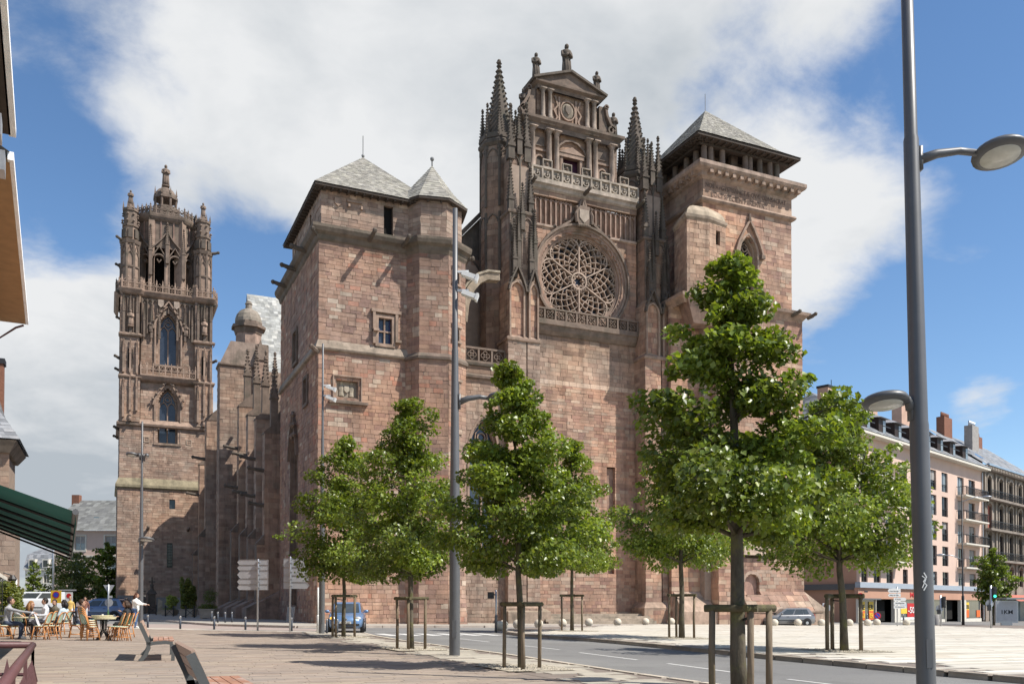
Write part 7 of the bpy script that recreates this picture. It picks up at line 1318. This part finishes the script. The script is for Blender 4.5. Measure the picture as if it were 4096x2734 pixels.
def wall_holes(s, name, L, z0, z1, holes, mat, y=0., th=.35, x0=0.):
    """front wall with real openings: split into cells by the opening edges"""
    xs = sorted({x0, L}|{h[0] for h in holes}|{h[1] for h in holes}); zs = sorted({z0, z1}|{h[2] for h in holes}|{h[3] for h in holes}); m = MB()
    for i in range(len(zs)-1):
        zc = (zs[i]+zs[i+1])/2; run = None
        for j in range(len(xs)-1):
            xc = (xs[j]+xs[j+1])/2; op = any(h[0] < xc < h[1] and h[2] < zc < h[3] for h in holes)
            if not op and run is None: run = xs[j]
            if run is not None and (op or j == len(xs)-2):
                e = xs[j] if op else xs[j+1]; m.box(run, e, y, y+th, zs[i], zs[i+1]); run = None
    return s.p(name, m, mat)
A_ = R(19.7); GZ = -.45
b = Bld('apartment_building', 'pink corner apartment block with dormers, balconies and a ground floor shop', 'building', (70.85, 68.84, GZ), A_); Z = lambda z: z-GZ
L = 36.6; rows = [(15.3, 17.65), (12.3, 14.7), (9.3, 11.65), (6.3, 8.65), (3.95, 5.55)]; cols = [(10.85, 1.35), (14.6, 1.5), (18.9, 1.9), (22.5, 1.95)]; bal = [(27.7, 2.2), (31.6, 2.3)]; lbal = [(.35, 1.5), (3.3, 1.75), (6.5, 1.8)]
holes = [(u, u+w, Z(a), Z(c)) for u, w in cols+bal+lbal for a, c in rows]
wall_holes(b, 'wall', L, Z(3.9), Z(19.2), holes, 'pink')
b.box('wall', -.4, L, 0, .4, Z(2.2), Z(3.35), 'pinkdark'); b.box('fascia', -.45, L+.1, -.25, .3, Z(3.35), Z(3.92), 'band')
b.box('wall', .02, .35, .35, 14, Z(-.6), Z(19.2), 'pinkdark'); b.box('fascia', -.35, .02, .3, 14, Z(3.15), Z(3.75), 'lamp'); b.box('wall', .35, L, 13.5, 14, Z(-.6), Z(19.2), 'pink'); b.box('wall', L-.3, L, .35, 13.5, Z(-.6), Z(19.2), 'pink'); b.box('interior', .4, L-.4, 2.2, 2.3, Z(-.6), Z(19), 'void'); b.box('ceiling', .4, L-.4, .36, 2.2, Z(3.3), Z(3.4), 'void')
rnd = random.Random(5)
for (u, w) in cols+bal+lbal:
    for k, (a, c) in enumerate(rows): b.window(u, w, Z(a), Z(c), .2, 'darkbrown', 'paneglass' if rnd.random() < .3 else 'darkglass', rail=((u, w) in cols or k == 4), sill='pink' if (u, w) in cols else None, shut=rnd.choice((0, 0, .35, .5, .0)))
def balcony(s, x0, x1, z, d=1.15):
    m = MB(); m.box(x0, x1, -d, 0, z-.18, z); o = s.p('balcony', m, 'cream'); m = MB(); m.box(x0, x1, -d, -d+.05, z+.98, z+1.05); m.box(x0, x0+.05, -d, 0, z+.98, z+1.05); m.box(x1-.05, x1, -d, 0, z+.98, z+1.05); n = int((x1-x0)/.16)
    for k in range(n+1): u = x0+(x1-x0)*k/n; m.box(u-.014, u+.014, -d+.01, -d+.04, z, z+1)
    for k in range(6): m.box(x0+.01, x0+.04, -d+d*k/6, -d+d*k/6+.03, z, z+1); m.box(x1-.04, x1-.01, -d+d*k/6, -d+d*k/6+.03, z, z+1)
    ob('railing', m, M['iron'], o, False, False)
for k, (a, c) in enumerate(rows[:4]): balcony(b, 27.3, 35.6, Z(a)-.02); balcony(b, .1, 9.2, Z(a)-.02)
m = MB(); m.add([(-.9, -1.0, Z(19.2)), (L+.3, -1.0, Z(19.2)), (L+.3, .4, Z(19.2)), (-.9, .4, Z(19.2)), (-.9, -1.0, Z(19.5)), (L+.3, -1.0, Z(19.5)), (L+.3, .4, Z(19.62)), (-.9, .4, Z(19.62))], [(0, 3, 2, 1), (4, 5, 6, 7), (0, 1, 5, 4), (1, 2, 6, 5), (3, 0, 4, 7)]); b.p('eaves', m, 'cream')
m = MB(); shingle(m, (-.95, -1.05, Z(19.5)), (L+.35, -1.05, Z(19.5)), (L+.35, 7, Z(25.4)), (3.5, 7, Z(25.4)), .5, .8, SL); shingle(m, (-.95, 14.5, Z(19.5)), (-.95, -1.05, Z(19.5)), (3.5, 7, Z(25.4)), (3.5, 7.1, Z(25.4)), .5, .8, SL); m.add([(L+.35, -1.05, Z(19.5)), (L+.35, 7, Z(25.4)), (L+.35, 14, Z(19.5))], [(0, 2, 1)], (.2, .2, .2)); b.p('roof', m, 'slateroof')
for u in (1.3, 5.2, 9.3, 13.5, 17.6, 21.5, 25.5, 29.8):
    m = MB(); m.box(u-.9, u+.9, -.25, 2.5, Z(19.9), Z(21.6)); d_ = b.p('dormer', m, 'darkbrown'); m = MB(); m.add([(u-1.25, -.7, Z(21.55)), (u+1.25, -.7, Z(21.55)), (u+1.25, 3.2, Z(21.9)), (u-1.25, 3.2, Z(21.9)), (u-.1, 1.0, Z(22.4)), (u+.1, 2.4, Z(22.5))], [(0, 1, 4), (1, 2, 5, 4), (2, 3, 5), (3, 0, 4, 5), (0, 3, 2, 1)], (.3, .3, .31)); ob('dormer_roof', m, M['slateroof'], d_, False, False)
    m = MB(); m.box(u+.1, u+.75, -.29, -.25, Z(20.0), Z(21.4)); ob('pane', m, M['paneglass'], d_, False, False); m = MB(); m.box(u-.95, u+.95, -.75, -.7, Z(20.55), Z(20.65)); ob('rail', m, M['iron'], d_, False, False)
for u0, u1, y_, z0, z1 in ((-.6, .9, 3, 20, 24.6), (8.2, 10.6, 2.6, 21, 24.2), (18.8, 23.6, 3.2, 21.5, 26.5), (24.2, 26.0, 3.4, 22, 24.3)): m = MB(); m.box(u0, u1, y_, y_+1.2, Z(z0), Z(z1)); c_ = b.p('chimney', m, 'tan'); m = MB(); m.box(u0-.08, u1+.08, y_-.08, y_+1.28, Z(z1), Z(z1)+.25); ob('cap', m, M['iron'], c_, False, False)
m = MB(); m.tube([(2.2, 4, Z(23)), (2.2, 4, Z(26))], .04, 5); m.tube([(1.2, 4, Z(25.2)), (3.2, 4, Z(25.2))], .03, 4); b.p('antenna', m, 'iron')
m = MB(); m.tube([(36.3, -.12, Z(-.4)), (36.3, -.12, Z(19))], .09, 6); b.p('drainpipe', m, 'steel')
# shop
for u0, u1, kind_ in ((-.3, 3.7, 'g'), (3.9, 8.2, 'd'), (8.6, 10.0, 'p'), (10.2, 16.5, 'g'), (17.2, 23.3, 'g'), (23.6, 28.2, 'd'), (28.5, 30.2, 'p'), (30.4, 36.0, 'g')):
    if kind_ == 'p': b.box('pier', u0, u1, .0, .4, Z(-.6), Z(2.2), 'cream'); continue
    b.box('shop_window', u0+.1, u1-.1, .9 if kind_ == 'd' else .15, .94 if kind_ == 'd' else .19, Z(-.2), Z(2.2), 'shopgl' if kind_ == 'g' else 'void'); b.box('frame', u0, u0+.12, .05, .3, Z(-.6), Z(2.2), 'cream')
    if kind_ == 'g': b.box('stallriser', u0+.12, u1, .05, .4, Z(-.6), Z(-.15), 'cream')
b.box('awning_strip', -.4, 4.0, -.5, 0, Z(2.1), Z(2.25), 'lamp')
def flat(mat, u0, u1, z0, z1, y=.1, par=None): m = MB(); m.box(u0, u1, y-.012, y, Z(z0), Z(z1)); return ob('poster', m, M[mat], b.t, False, False)
def btxt(s, u, z, size, mat, y=-.3, length=None): o = text(s, u, y, Z(z), size, M[mat], None, length, None, 'lettering', .02, .01); o.parent = b.t; o.location = (0, 0, 0); return o
btxt('MO', 12.75, 2.45, .75, 'redsign', -.02, 2.2)
for u in (.25, 30.5): flat('yellow', u, u+1.1, .95, 1.9); flat('orange', u, u+1.1, .0, .94)
btxt('SE', .35, 1.1, .7, 'iron', .07, .9); btxt('SI', .35, .2, .7, 'yellow', .07, .9); flat('yellow', 2.3, 3.4, .95, 1.9); flat('orange', 2.3, 3.4, .0, .94); btxt('ER', 2.4, 1.1, .7, 'iron', .07, .9); btxt('IER', 2.4, .2, .7, 'yellow', .07, .9); btxt('ER', 30.6, 1.1, .7, 'iron', .07, .9)
flat('redsign', 12.2, 15.2, .2, 1.75); btxt('-50%', 12.35, .65, 1.0, 'white', .06, 2.7); flat('yellow', 10.5, 12.1, .6, 1.2); flat('band', 10.5, 12.1, 1.2, 1.7); flat('orange', 34.3, 35.6, .0, .9); flat('white', 10.4, 16.3, -.1, .18)
for u in (-3.0,): pass
m = MB(); m.box(.4, 1.2, -.3, -.27, Z(2.85), Z(3.05)); b.p('street_plate', m, 'iron')
# sooty classical apartment house next door
d = Bld('apartment_house', 'sooty grey stone apartment house with ornate iron balconies, right edge', 'building', (70.85, 68.84, GZ), A_)
r2 = [(15.9, 18.9), (11.8, 15.2), (7.7, 11.4), (4.2, 6.9)]; c2 = [37.9+.6, 43.2, 47.3, 51.4, 55.5]
wall_holes(d, 'wall', 60, Z(3.0), Z(19.6), [(u, u+1.7, Z(a), Z(c)) for u in c2 for a, c in r2], 'limestone', .1, .5, 36.75)
for me_ in (d.t.children[0].data,): me_.color_attributes['tint'].data.foreach_set('color', np.tile(np.array([.27, .225, .185, 1], dtype=np.float32), len(me_.color_attributes['tint'].data)))
for u in c2:
    for k, (a, c) in enumerate(r2):
        m = MB(); m.band([(u-.05, Z(c)-.3), (u+.25, Z(c)+.05), (u+.85, Z(c)+.2), (u+1.45, Z(c)+.05), (u+1.75, Z(c)-.3)], .3, -.1, .35, c=(.3, .25, .2)); m.box(u-.25, u, -.05, .3, Z(a), Z(c), (.3, .25, .2)); m.box(u+1.7, u+1.95, -.05, .3, Z(a), Z(c), (.3, .25, .2)); d.p('window_surround', m, 'limestone')
        d.window(u, 1.7, Z(a), Z(c), .3, 'darkbrown' if not (u < 40 and k == 1) else 'redawn', 'darkglass' if not (u < 40 and k == 1) else 'redawn')
for z in (15.85, 11.75, 7.65):
    d.box('balcony', 37.2, 60, -.9, .1, Z(z)-.3, Z(z), 'limestone', (.25, .21, .175)); m = MB()
    m.box(37.2, 60, -.88, -.84, Z(z)+.95, Z(z)+1.02)
    for k in range(76): u = 37.3+k*.3; m.box(u-.015, u+.015, -.88, -.84, Z(z), Z(z)+1); m.band([(u+.05, Z(z)+.2), (u+.22, Z(z)+.45), (u+.05, Z(z)+.75)], .03, -.87, -.85)
    d.p('balcony_railing', m, 'iron')
for u in (37.4, 41.6, 45.8, 49.9, 54): d.box('pilaster', u, u+.45, -.12, .1, Z(3.0), Z(19.4), 'limestone', (.29, .245, .2))
d.box('cornice', 36.75, 60, -.5, .1, Z(19.5), Z(20.1), 'limestone', (.24, .2, .17)); d.box('gutter', 37.5, 60, -.65, -.3, Z(20.1), Z(20.35), 'blueroof')
for k in range(34): d.box('dentil', 37.2+k*.65, 37.5+k*.65, -.75, -.5, Z(19.55), Z(19.9), 'limestone', (.3, .25, .2))
m = MB(); shingle(m, (36.8, -.4, Z(20.2)), (62, -.4, Z(20.2)), (62, 7.5, Z(26.2)), (36.8, 7.5, Z(26.2)), .5, .8, SL); m.add([(36.8, -.4, Z(19)), (36.8, 7.5, Z(26.2)), (36.8, 14, Z(19))], [(0, 1, 2)], (.22, .22, .22)); d.p('roof', m, 'slateroof'); d.box('wall', 36.75, 60, 13.5, 14, Z(-.6), Z(19.5), 'limestone', (.25, .2, .17)); d.box('interior', 37, 60, 2.4, 2.5, Z(-.6), Z(19), 'void')
for u, y_ in ((40.5, 1.6), (46.2, 1.8), (53, 1.7)): m = MB(); m.add([(u, y_, Z(21.75)), (u+2.4, y_, Z(21.75)), (u+2.4, y_+1.7, Z(23.05)), (u, y_+1.7, Z(23.05))], [(0, 1, 2, 3)]); d.p('skylight', m, 'skylight')
for u, z, mt, w in ((45.2, 27.2, 'shutter', 2.6), (41.6, 28.3, 'brickred', 3.0), (52.5, 27.2, 'brickred', 4.5)):
    y_ = 4.0 if mt == 'shutter' else 6.5; m = MB(); m.box(u, u+w, y_, y_+1.1, Z(21), Z(z)); c_ = d.p('chimney', m, mt)
    for k in range(int(w/.5)): m = MB(); m.lathe([(.16, Z(z)), (.13, Z(z)+.7)], u+.3+k*.5, y_+.5, 8); ob('chimney_pot', m, M['steel' if mt == 'shutter' else 'brickred'], c_, True, False)
d.box('shopfront', 37, 60, .3, .5, Z(-.6), Z(3.0), 'void'); m = MB(); m.add([(45, -.1, Z(3.0)), (60, -.1, Z(3.0)), (60, -2.6, Z(1.7)), (45, -2.6, Z(1.7)), (45, -2.6, Z(1.45)), (60, -2.6, Z(1.45))], [(0, 3, 2, 1), (3, 4, 5, 2)]); d.p('shop_awning', m, 'redawn'); m = MB(); m.box(37.2, 38.4, -.1, .4, Z(-.6), Z(3.0), (.27, .22, .18)); d.p('pier', m, 'limestone')
# things standing before the shops
t = thing('direction_sign', 'white finger signs on a post in front of the shop window', 'direction sign', (56.6, 51.2, -.22), RZ, None); mb = MB(); mb.lathe([(.05, 0), (.05, 3.2)], 0, 0, 8); ob('post', mb, M['steel'], t, True, False)
for k, (x0, x1, z0, z1, tx) in enumerate(((-.75, .25, 2.72, 3.05, 'Centre Historique'), (-.75, .25, 2.4, 2.66, 'Hôtel de Ville'), (-.3, .7, 2.08, 2.34, 'P Foch'), (-.3, .7, 1.78, 2.03, 'Hôtel du Département'), (-.3, .7, 1.48, 1.73, 'Préfecture'))):
    q = .1; pts = [(x0+q, z0), (x1, z0), (x1, z1), (x0+q, z1), (x0, (z0+z1)/2)] if k < 2 else [(x0, z0), (x1-q, z0), (x1, (z0+z1)/2), (x1-q, z1), (x0, z1)]; mb = MB(); mb.plate(pts, -.08, -.05); p_ = ob('panel', mb, M['white'], t, False, False); o = text(tx, x0+.14, -.085, z0+.09, .13, M['iron'], None, .7 if len(tx) > 8 else .4, None, 'lettering', .003); o.parent = p_; o.location = (0, 0, 0)
def traffic(x, y, z, h, label, green=True):
    t = thing('traffic_light', label, 'traffic light', (x, y, z), RZ); mb = MB(); mb.lathe([(.075, 0), (.07, h)], 0, 0, 10); ob('post', mb, M['steel'], t, True, False); mb = MB(); mb.box(.1, .38, -.12, .12, h-1.0, h-.1); hs = ob('signal_head', mb, M['iron'], t, False, False)
    for k in range(3): mb = MB(); mb.M = Matrix.Translation((.24, -.13, h-.25-.28*k)) @ Matrix.Rotation(math.pi/2, 4, 'X'); mb.lathe([(.1, -.01), (.09, .03)], 0, 0, 12); ob('lens', mb, M['greenl'] if (k == 2 and green) else M['trim'], hs, False, False)
    mb = MB(); mb.box(-.25, -.02, -.08, .08, h*.42, h*.55); ob('pedestrian_signal', mb, M['iron'], t, False, False); mb = MB(); mb.M = Matrix.Translation((-.05, .1, h*.58)) @ Matrix.Rotation(math.pi/2, 4, 'X'); mb.lathe([(.3, -.01), (.3, .01)], 0, 0, 16); ob('round_sign', mb, M['signback'], t, False, False)
M['greenl'] = material('green_signal', (.02, .5, .3), .4, bump=0, emit=((.05, 1, .55), 2.))
traffic(59.7, 45.4, -.25, 3.25, 'traffic light showing green beside the young tree'); traffic(61.4, 51.2, -.27, 2.6, 'traffic light seen from the side before the shop', False)
t = thing('street_lamp', 'dark slim street lamp with two arms before the pink building', 'street lamp', (68.3, 54.65, -.3), RZ, 'tall grey street lamps'); mb = MB(); mb.lathe([(.13, 0), (.12, 2.6), (.07, 2.7), (.05, 11.6)], 0, 0, 8); ob('pole', mb, M['iron'], t, True, False)
for z, L_, s in ((11.3, 1.9, 1), (6.2, 1.6, -1)): mb = MB(); mb.tube([(0, 0, z-.4), (s*L_*.6, 0, z), (s*L_, 0, z)], .04, 5); mb.ball(s*(L_+.3), 0, z+.02, .4, 10, 6, sz=.3); ob('arm', mb, M['steel'], t, True, False)
tree('street_tree', 'young green tree between the traffic light and the dark apartment house', 76.1, 57.6, -.4, 7.1, 1.9, 1.8, 91, 6000, .24, 'round', .12, 'tree', None)
tree('street_tree', 'leafy branch tips of a tree entering at the right edge', 81.2, 55.5, -.5, 13.6, 9.0, 1.9, 92, 3000, .28, 'round', .12, 'tree', None)
t = thing('bus_shelter', 'glass bus shelter with an advertising panel at the right edge', 'bus shelter', (73.8, 54.65, -.4), RZ)
mb = MB(); mb.box(-.4, 5.5, -.9, .9, 2.45, 2.6); ob('roof', mb, M['paneglass'], t, False, False)
for x in (1.9, 5.2): mb = MB(); mb.tube([(x, .3, 0), (x, .3, 2.45)], .06, 6); ob('post', mb, M['steel'], t, False, False)
mb = MB(); mb.box(-1.0, 1.0, -.2, 0, .35, 2.35); ad = ob('advert_panel', mb, M['steel'], t, False, False); mb = MB(); mb.box(-.88, .88, -.22, -.2, .5, 2.25); ob('poster', mb, M['signback'], ad, False, False); o = text('1KM', -.5, -.225, 1.15, .5, M['iron'], None, 1.0, None, 'lettering', .004, .01); o.parent = ad; o.location = (0, 0, 0); mb = MB(); mb.box(-.5, .5, -.15, .0, 0, .35); ob('foot', mb, M['steel'], t, False, False)
mb = MB(); mb.box(1.2, 5.3, .75, .78, .5, 2.3); ob('glass_wall', mb, M['paneglass'], t, False, False)
t = pole('yield_sign', 'triangular and round road signs seen from behind at the pink corner', 'road sign', 55.0, 57.5, -.15, 1.85, .04); mb = MB(); mb.box(0, .45, -.03, .03, 1.78, 1.84); ob('bracket', mb, M['steel'], t, False, False); mb = MB(); mb.plate([(.18, 2.55), (.72, 2.55), (.45, 2.05)], -.02, .0); ob('triangle_sign', mb, M['signback'], t, False, False); mb = MB(); mb.M = Matrix.Translation((.45, 0, 1.45)) @ Matrix.Rotation(math.pi/2, 4, 'X'); mb.lathe([(.26, -.01), (.26, .01)], 0, 0, 16); ob('round_sign', mb, M['signback'], t, False, False)
M['signblue'] = material('blue_sign', (.03, .06, .4), .4, bump=0)
for x, y, z, h, lab in ((62.3, 60.5, -.25, 2.6, 'no parking sign above the timber frame at the pink corner'), (58.4, 54.9, -.2, .85, 'low no parking sign behind the timber frame before the shop')):
    t = pole('no_parking_sign', 'round blue and red '+lab, 'road sign', x, y, z, h, .03); m_ = Matrix.Translation((0, -.04, h)) @ Matrix.Rotation(math.pi/2, 4, 'X'); mb = MB(); mb.M = m_; mb.lathe([(.3, -.005), (.3, .01)], 0, 0, 18); ob('disc', mb, M['redsign'], t, False, False); mb = MB(); mb.M = m_; mb.lathe([(.22, .01), (.22, .018)], 0, 0, 18); ob('field', mb, M['signblue'], t, False, False); mb = MB(); mb.band([(-.2, h+.2), (.2, h-.2)], .06, -.07, -.06); ob('bar', mb, M['redsign'], t, False, False)
t = thing('waste_bin', 'grey cylindrical waste bin before the shop entrance', 'bin', (66.5, 56.0, -.3), 0); mb = MB(); mb.lathe([(.3, 0), (.32, .1), (.32, .95), (.28, 1.0)], 0, 0, 14); ob('drum', mb, M['shutter'], t, True, False)
# ---- left side: cafe house wall, eaves, far houses
M['soffit'] = material('ochre_soffit_boards', (.40, .24, .12), .85, var=.15, scale=2); M['ochre'] = material('ochre_render', (.48, .30, .20), .9, var=.12, scale=.8)
h = Bld('cafe_house', 'tall ochre rendered house over the cafe, only eaves and wall edge visible', 'building', (-5.2, 44, .2), R(2.7))
def lb(name, x0, x1, y0, y1, z0, z1, mat): return h.box(name, x0+5.2, x1+5.2, y0-44, y1-44, z0-.2, z1-.2, mat)
lb('wall', -9, -4.9, 34.2, 53.0, 3.0, 16.4, 'ochre'); lb('soffit', -9, -3.55, 34.0, 53.4, 16.4, 16.55, 'soffit'); lb('gutter', -3.6, -3.42, 33.8, 53.5, 16.42, 16.7, 'slateroof')
m = MB(); shingle(m, (1.65, -10.3, 16.45), (1.65, 9.6, 16.45), (-5, 9.6, 20.5), (-5, -10.3, 20.5), .4, .5, SL); h.p('roof', m, 'slateroof'); m = MB(); m.tube([(1.55, 9.3, 16.1), (1.2, 9.2, 15.9), (.4, 9.2, 15.2), (.38, 9.2, 3)], .06, 6); h.p('downpipe', m, 'maroon')
lb('terrace_wall', -9, -4.3, 38, 54.5, .2, 3.0, 'cream'); 
for k in range(6): lb('glass_door', -4.29, -4.26, 38.6+k*2.6, 40.6+k*2.6, .5, 2.8, 'darkglass')
m = MB(); m.tube([(.9, 6, 2.9), (1.25, 6, 2.8)], .03, 5); m.lathe([(.16, 2.5), (.2, 2.6), (.08, 2.8)], 1.3, 6, 8); h.p('wall_lantern', m, 'iron')
h2 = Bld('house', 'nearer house at the left edge with floodlights under dark eaves', 'building', (-3.5, 22, .2), R(3))
h2.box('wall', -4, -.6, -10, 9.6, 2.8, 16.2, 'ochre'); h2.box('soffit', -4, 1.15, -10, 10.0, 16.2, 16.35, 'darkroof'); h2.box('gutter', 1.1, 1.3, -10, 10.1, 16.2, 16.5, 'slateroof'); m = MB(); shingle(m, (1.2, -10, 16.35), (1.2, 10, 16.35), (-5, 10, 20), (-5, -10, 20), .4, .5, SL); h2.p('roof', m, 'slateroof')
for k in range(3): m = MB(); y_ = 9.1-k*2.3; m.box(.15, 1.05, y_-.4, y_+.3, 14.5, 15.1); m.box(.2, .9, y_-.5, y_-.4, 14.4, 15.2); m.tube([(.4, y_, 15.1), (.4, y_, 16.2)], .05, 5); h2.p('floodlight', m, 'steel')
# stone house with slate roof past the awning
s_ = Bld('stone_house', 'old stone house with steep slate roof and red chimney past the awning', 'building', (-7.70, 74, .4), 0)
ws_ = Wall(); ws_.face((-10.30, 73.5), XR, 4.3, .3, 7.0, F_, STONE_B, (.35, .5), (.6, 1.1)); ws_.face((-10.30, 73.5), XR, 3.85, 7.0, 13.2, F_, STONE_B, (.35, .5), (.6, 1.1))
c_ = MB(); c_.box(-10.2, -6.2, 73.9, 80, .3, 7.0); c_.box(-10.2, -6.6, 73.9, 80, 7, 13.4); o0 = len(c_.v); c_.v += ws_.m.v; c_.f += [tuple(i+o0 for i in f) for f in ws_.m.f]; c_.c += ws_.m.c; w_ = ob('wall', c_, M['mortar'], s_.t); ws_.finish(w_, M['stone'], 30)
m = MB(); m.prism([(-10.40, 73.3), (-6.40, 73.3), (-6.40, 80), (-10.40, 80)], 12.5, 13.3, 1.25, c=(.3, .25, .2)); ob('cornice', m, M['carved'], s_.t); m = MB(); bb = [(-11.00, 72.5, 13.4), (-5.70, 72.5, 13.4), (-5.70, 81, 13.4), (-11.00, 81, 13.4)]; q = [(-9.40, 74.6, 15.6), (-7.10, 74.6, 15.6), (-7.10, 79, 15.6), (-9.40, 79, 15.6)]; ap_ = (-8.40, 76.5, 20.3)
for i in range(4): shingle(m, bb[i], bb[(i+1) % 4], q[(i+1) % 4], q[i], .4, .5, SL); shingle(m, q[i], q[(i+1) % 4], ap_, ap_, .4, .5, SL)
ob('roof', m, M['slateroof'], s_.t); m = MB(); m.box(-8.0, -7.3, 78, 79, 15, 20.0); ob('chimney', m, M['brickred'], s_.t); m = MB(); m.box(-8.1, -7.2, 77.9, 79.1, 20.0, 20.4); ob('chimney_cap', m, M['iron'], s_.t)
t = thing('bush', 'bright green bush beside the cafe front', 'bush', (-4.35, 50, .3)); shrub(t, 3500, (0, 0, 1.3), .75, .9, 1.15, .16, 'leaf2', 31, 1.0); mb = MB(); mb.tube([(0, 0, 0), (0, 0, 1)], .05, 6); ob('stem', mb, M['bark'], t, False, False)
# far left: pink house, grey house, trees, signs
p = Bld('town_house', 'plain pink house with grey slate roof left of the bell tower', 'building', (-6.4, 132.5, .8), R(-24.5)); rws = [(8.0, 9.9), (4.6, 6.5), (1.4, 3.2)]; cl = [2.6, 6.4, 9.4]
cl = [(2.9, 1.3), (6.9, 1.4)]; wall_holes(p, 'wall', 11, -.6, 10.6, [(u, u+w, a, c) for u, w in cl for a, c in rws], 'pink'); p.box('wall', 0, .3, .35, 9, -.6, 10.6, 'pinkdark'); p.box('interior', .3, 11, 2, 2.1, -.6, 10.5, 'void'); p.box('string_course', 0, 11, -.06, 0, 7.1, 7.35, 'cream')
for u, w in cl:
    for a, c in rws: m = MB(); m.band([(u-.12, a-.1), (u-.12, c+.12), (u+w+.12, c+.12), (u+w+.12, a-.1)], .24, -.05, .1, True); p.p('window_surround', m, 'cream'); p.window(u, w, a, c, .12, 'cream', 'paneglass', sill='cream', shut=.5 if c > 9 else 0)
m = MB(); shingle(m, (-.6, -.6, 10.6), (11.5, -.6, 10.6), (11.5, 5, 15.2), (.6, 5, 15.2), .5, .6, ((.17, .17, .16), (.2, .2, .19), (.15, .15, .145))); m.add([(-.6, -.6, 10.6), (.6, 5, 15.2), (-.6, 10, 10.6)], [(0, 1, 2)], (.17, .17, .16)); p.p('roof', m, 'slateroof'); p.box('chimney', .2, 1.2, 4.4, 5.2, 13.5, 15.9, 'brickred'); p.box('skylight', 4.6, 5.3, 1.6, 1.7, 12.4, 12.6, 'paneglass')
q = Bld('town_house', 'distant cream house with mansard dormers between awning and pink house', 'building', (-12.4, 170.5, .9), R(-24.5)); wins = [(u, u+.95, a, c) for u in (.8, 3.1) for a, c in ((4.4, 5.8), (1.3, 2.9))]
wall_holes(q, 'wall', 4.6, -1, 6.6, wins, 'cream'); q.box('interior', 0, 4.6, 1.5, 1.6, -1, 6.5, 'void'); q.box('cornice', -.2, 4.7, -.25, .2, 6.55, 6.8, 'cream')
for a_, b_, c_, d_ in wins: q.window(a_, .95, c_, d_, .1, 'cream', 'darkglass')
m = MB(); shingle(m, (-.2, -.2, 6.8), (4.8, -.2, 6.8), (4.8, 1.0, 9.2), (-.2, 1.0, 9.2), .5, .6, SL); shingle(m, (-.2, 1, 9.2), (4.8, 1, 9.2), (4, 4, 10.6), (1, 4, 10.6), .5, .6, SL); q.p('roof', m, 'slateroof'); q.box('chimney', 3.6, 4.4, 3.2, 4, 9.6, 11, 'brickred')
for u in (.7, 3.0): m = MB(); m.box(u, u+1.1, -.3, .8, 6.9, 8.4); d_ = q.p('dormer', m, 'cream'); m = MB(); m.box(u+.2, u+.9, -.33, -.3, 7.1, 8.2); ob('pane', m, M['darkglass'], d_, False, False)
tree('plane_tree', 'broad green tree in front of the pink house at left', -3.0, 105.8, .6, 6.6, 1.6, 3.0, 71, 7000, .26, 'round', .13, 'tree', None, mat='leaf2'); tree('plane_tree', 'darker tree at the left foot of the bell tower', .1, 104.0, .6, 7.6, 1.2, 1.9, 72, 6000, .26, 'round', .13, 'tree', None)
tree('plane_tree', 'slim small tree beside the distant cream house', -6.0, 92.0, .5, 5.0, 1.0, .8, 73, 1800, .2, 'round', .08, 'tree', None)
t = pole('flag_pole', 'silver pole in front of the pink house at left', 'pole', -4.6, 96, .6, 8.6, .09, 'steel'); t = pole('post', 'white post beside the green bush at the cafe', 'post', -4.5, 56, .45, 2.5, .05, 'white')
t = pole('yield_sign', 'back of a triangular road sign on a silver post left of the bell tower', 'road sign', .15, 62.0, .48, 2.35, .05, 'steel'); mb = MB(); mb.plate([(-.36, 2.32), (.36, 2.32), (0, 1.72)], .05, .07); ob('triangle_sign', mb, M['signback'], t, False, False); mb = MB(); mb.M = Matrix.Translation((.0, .07, 1.2)) @ Matrix.Rotation(math.pi/2, 4, 'X'); mb.lathe([(.26, -.01), (.26, .01)], 0, 0, 16); ob('round_sign', mb, M['signback'], t, False, False); mb = MB(); mb.box(-.02, .22, .05, .07, 1.5, 1.64); ob('small_sign', mb, M['signback'], t, False, False)
t = pole('no_parking_sign', 'yellow board with round blue sign behind the cafe guests', 'road sign', -3.6, 80, .5, 2.0, .04); mb = MB(); mb.box(-.42, .42, -.06, -.04, 1.2, 2.2); ob('board', mb, M['yellow'], t, False, False); m_ = Matrix.Translation((0, -.065, 1.85)) @ Matrix.Rotation(math.pi/2, 4, 'X'); mb = MB(); mb.M = m_; mb.lathe([(.28, 0), (.28, .01)], 0, 0, 16); ob('disc', mb, M['redsign'], t, False, False); mb = MB(); mb.M = m_; mb.lathe([(.21, .01), (.21, .016)], 0, 0, 16); ob('field', mb, M['signblue'], t, False, False)
t = pole('no_parking_sign', 'small white board with round sign right of the yellow one', 'road sign', -2.75, 82, .5, 1.9, .04); mb = MB(); mb.box(-.32, .32, -.06, -.04, 1.3, 2.1); ob('board', mb, M['white'], t, False, False); mb = MB(); mb.M = Matrix.Translation((0, -.065, 1.8)) @ Matrix.Rotation(math.pi/2, 4, 'X'); mb.lathe([(.2, 0), (.2, .01)], 0, 0, 16); ob('disc', mb, M['redsign'], t, False, False); mb = MB(); mb.box(-.9, .6, -.07, -.04, 2.2, 2.32); ob('top_board', mb, M['signback'], t, False, False)
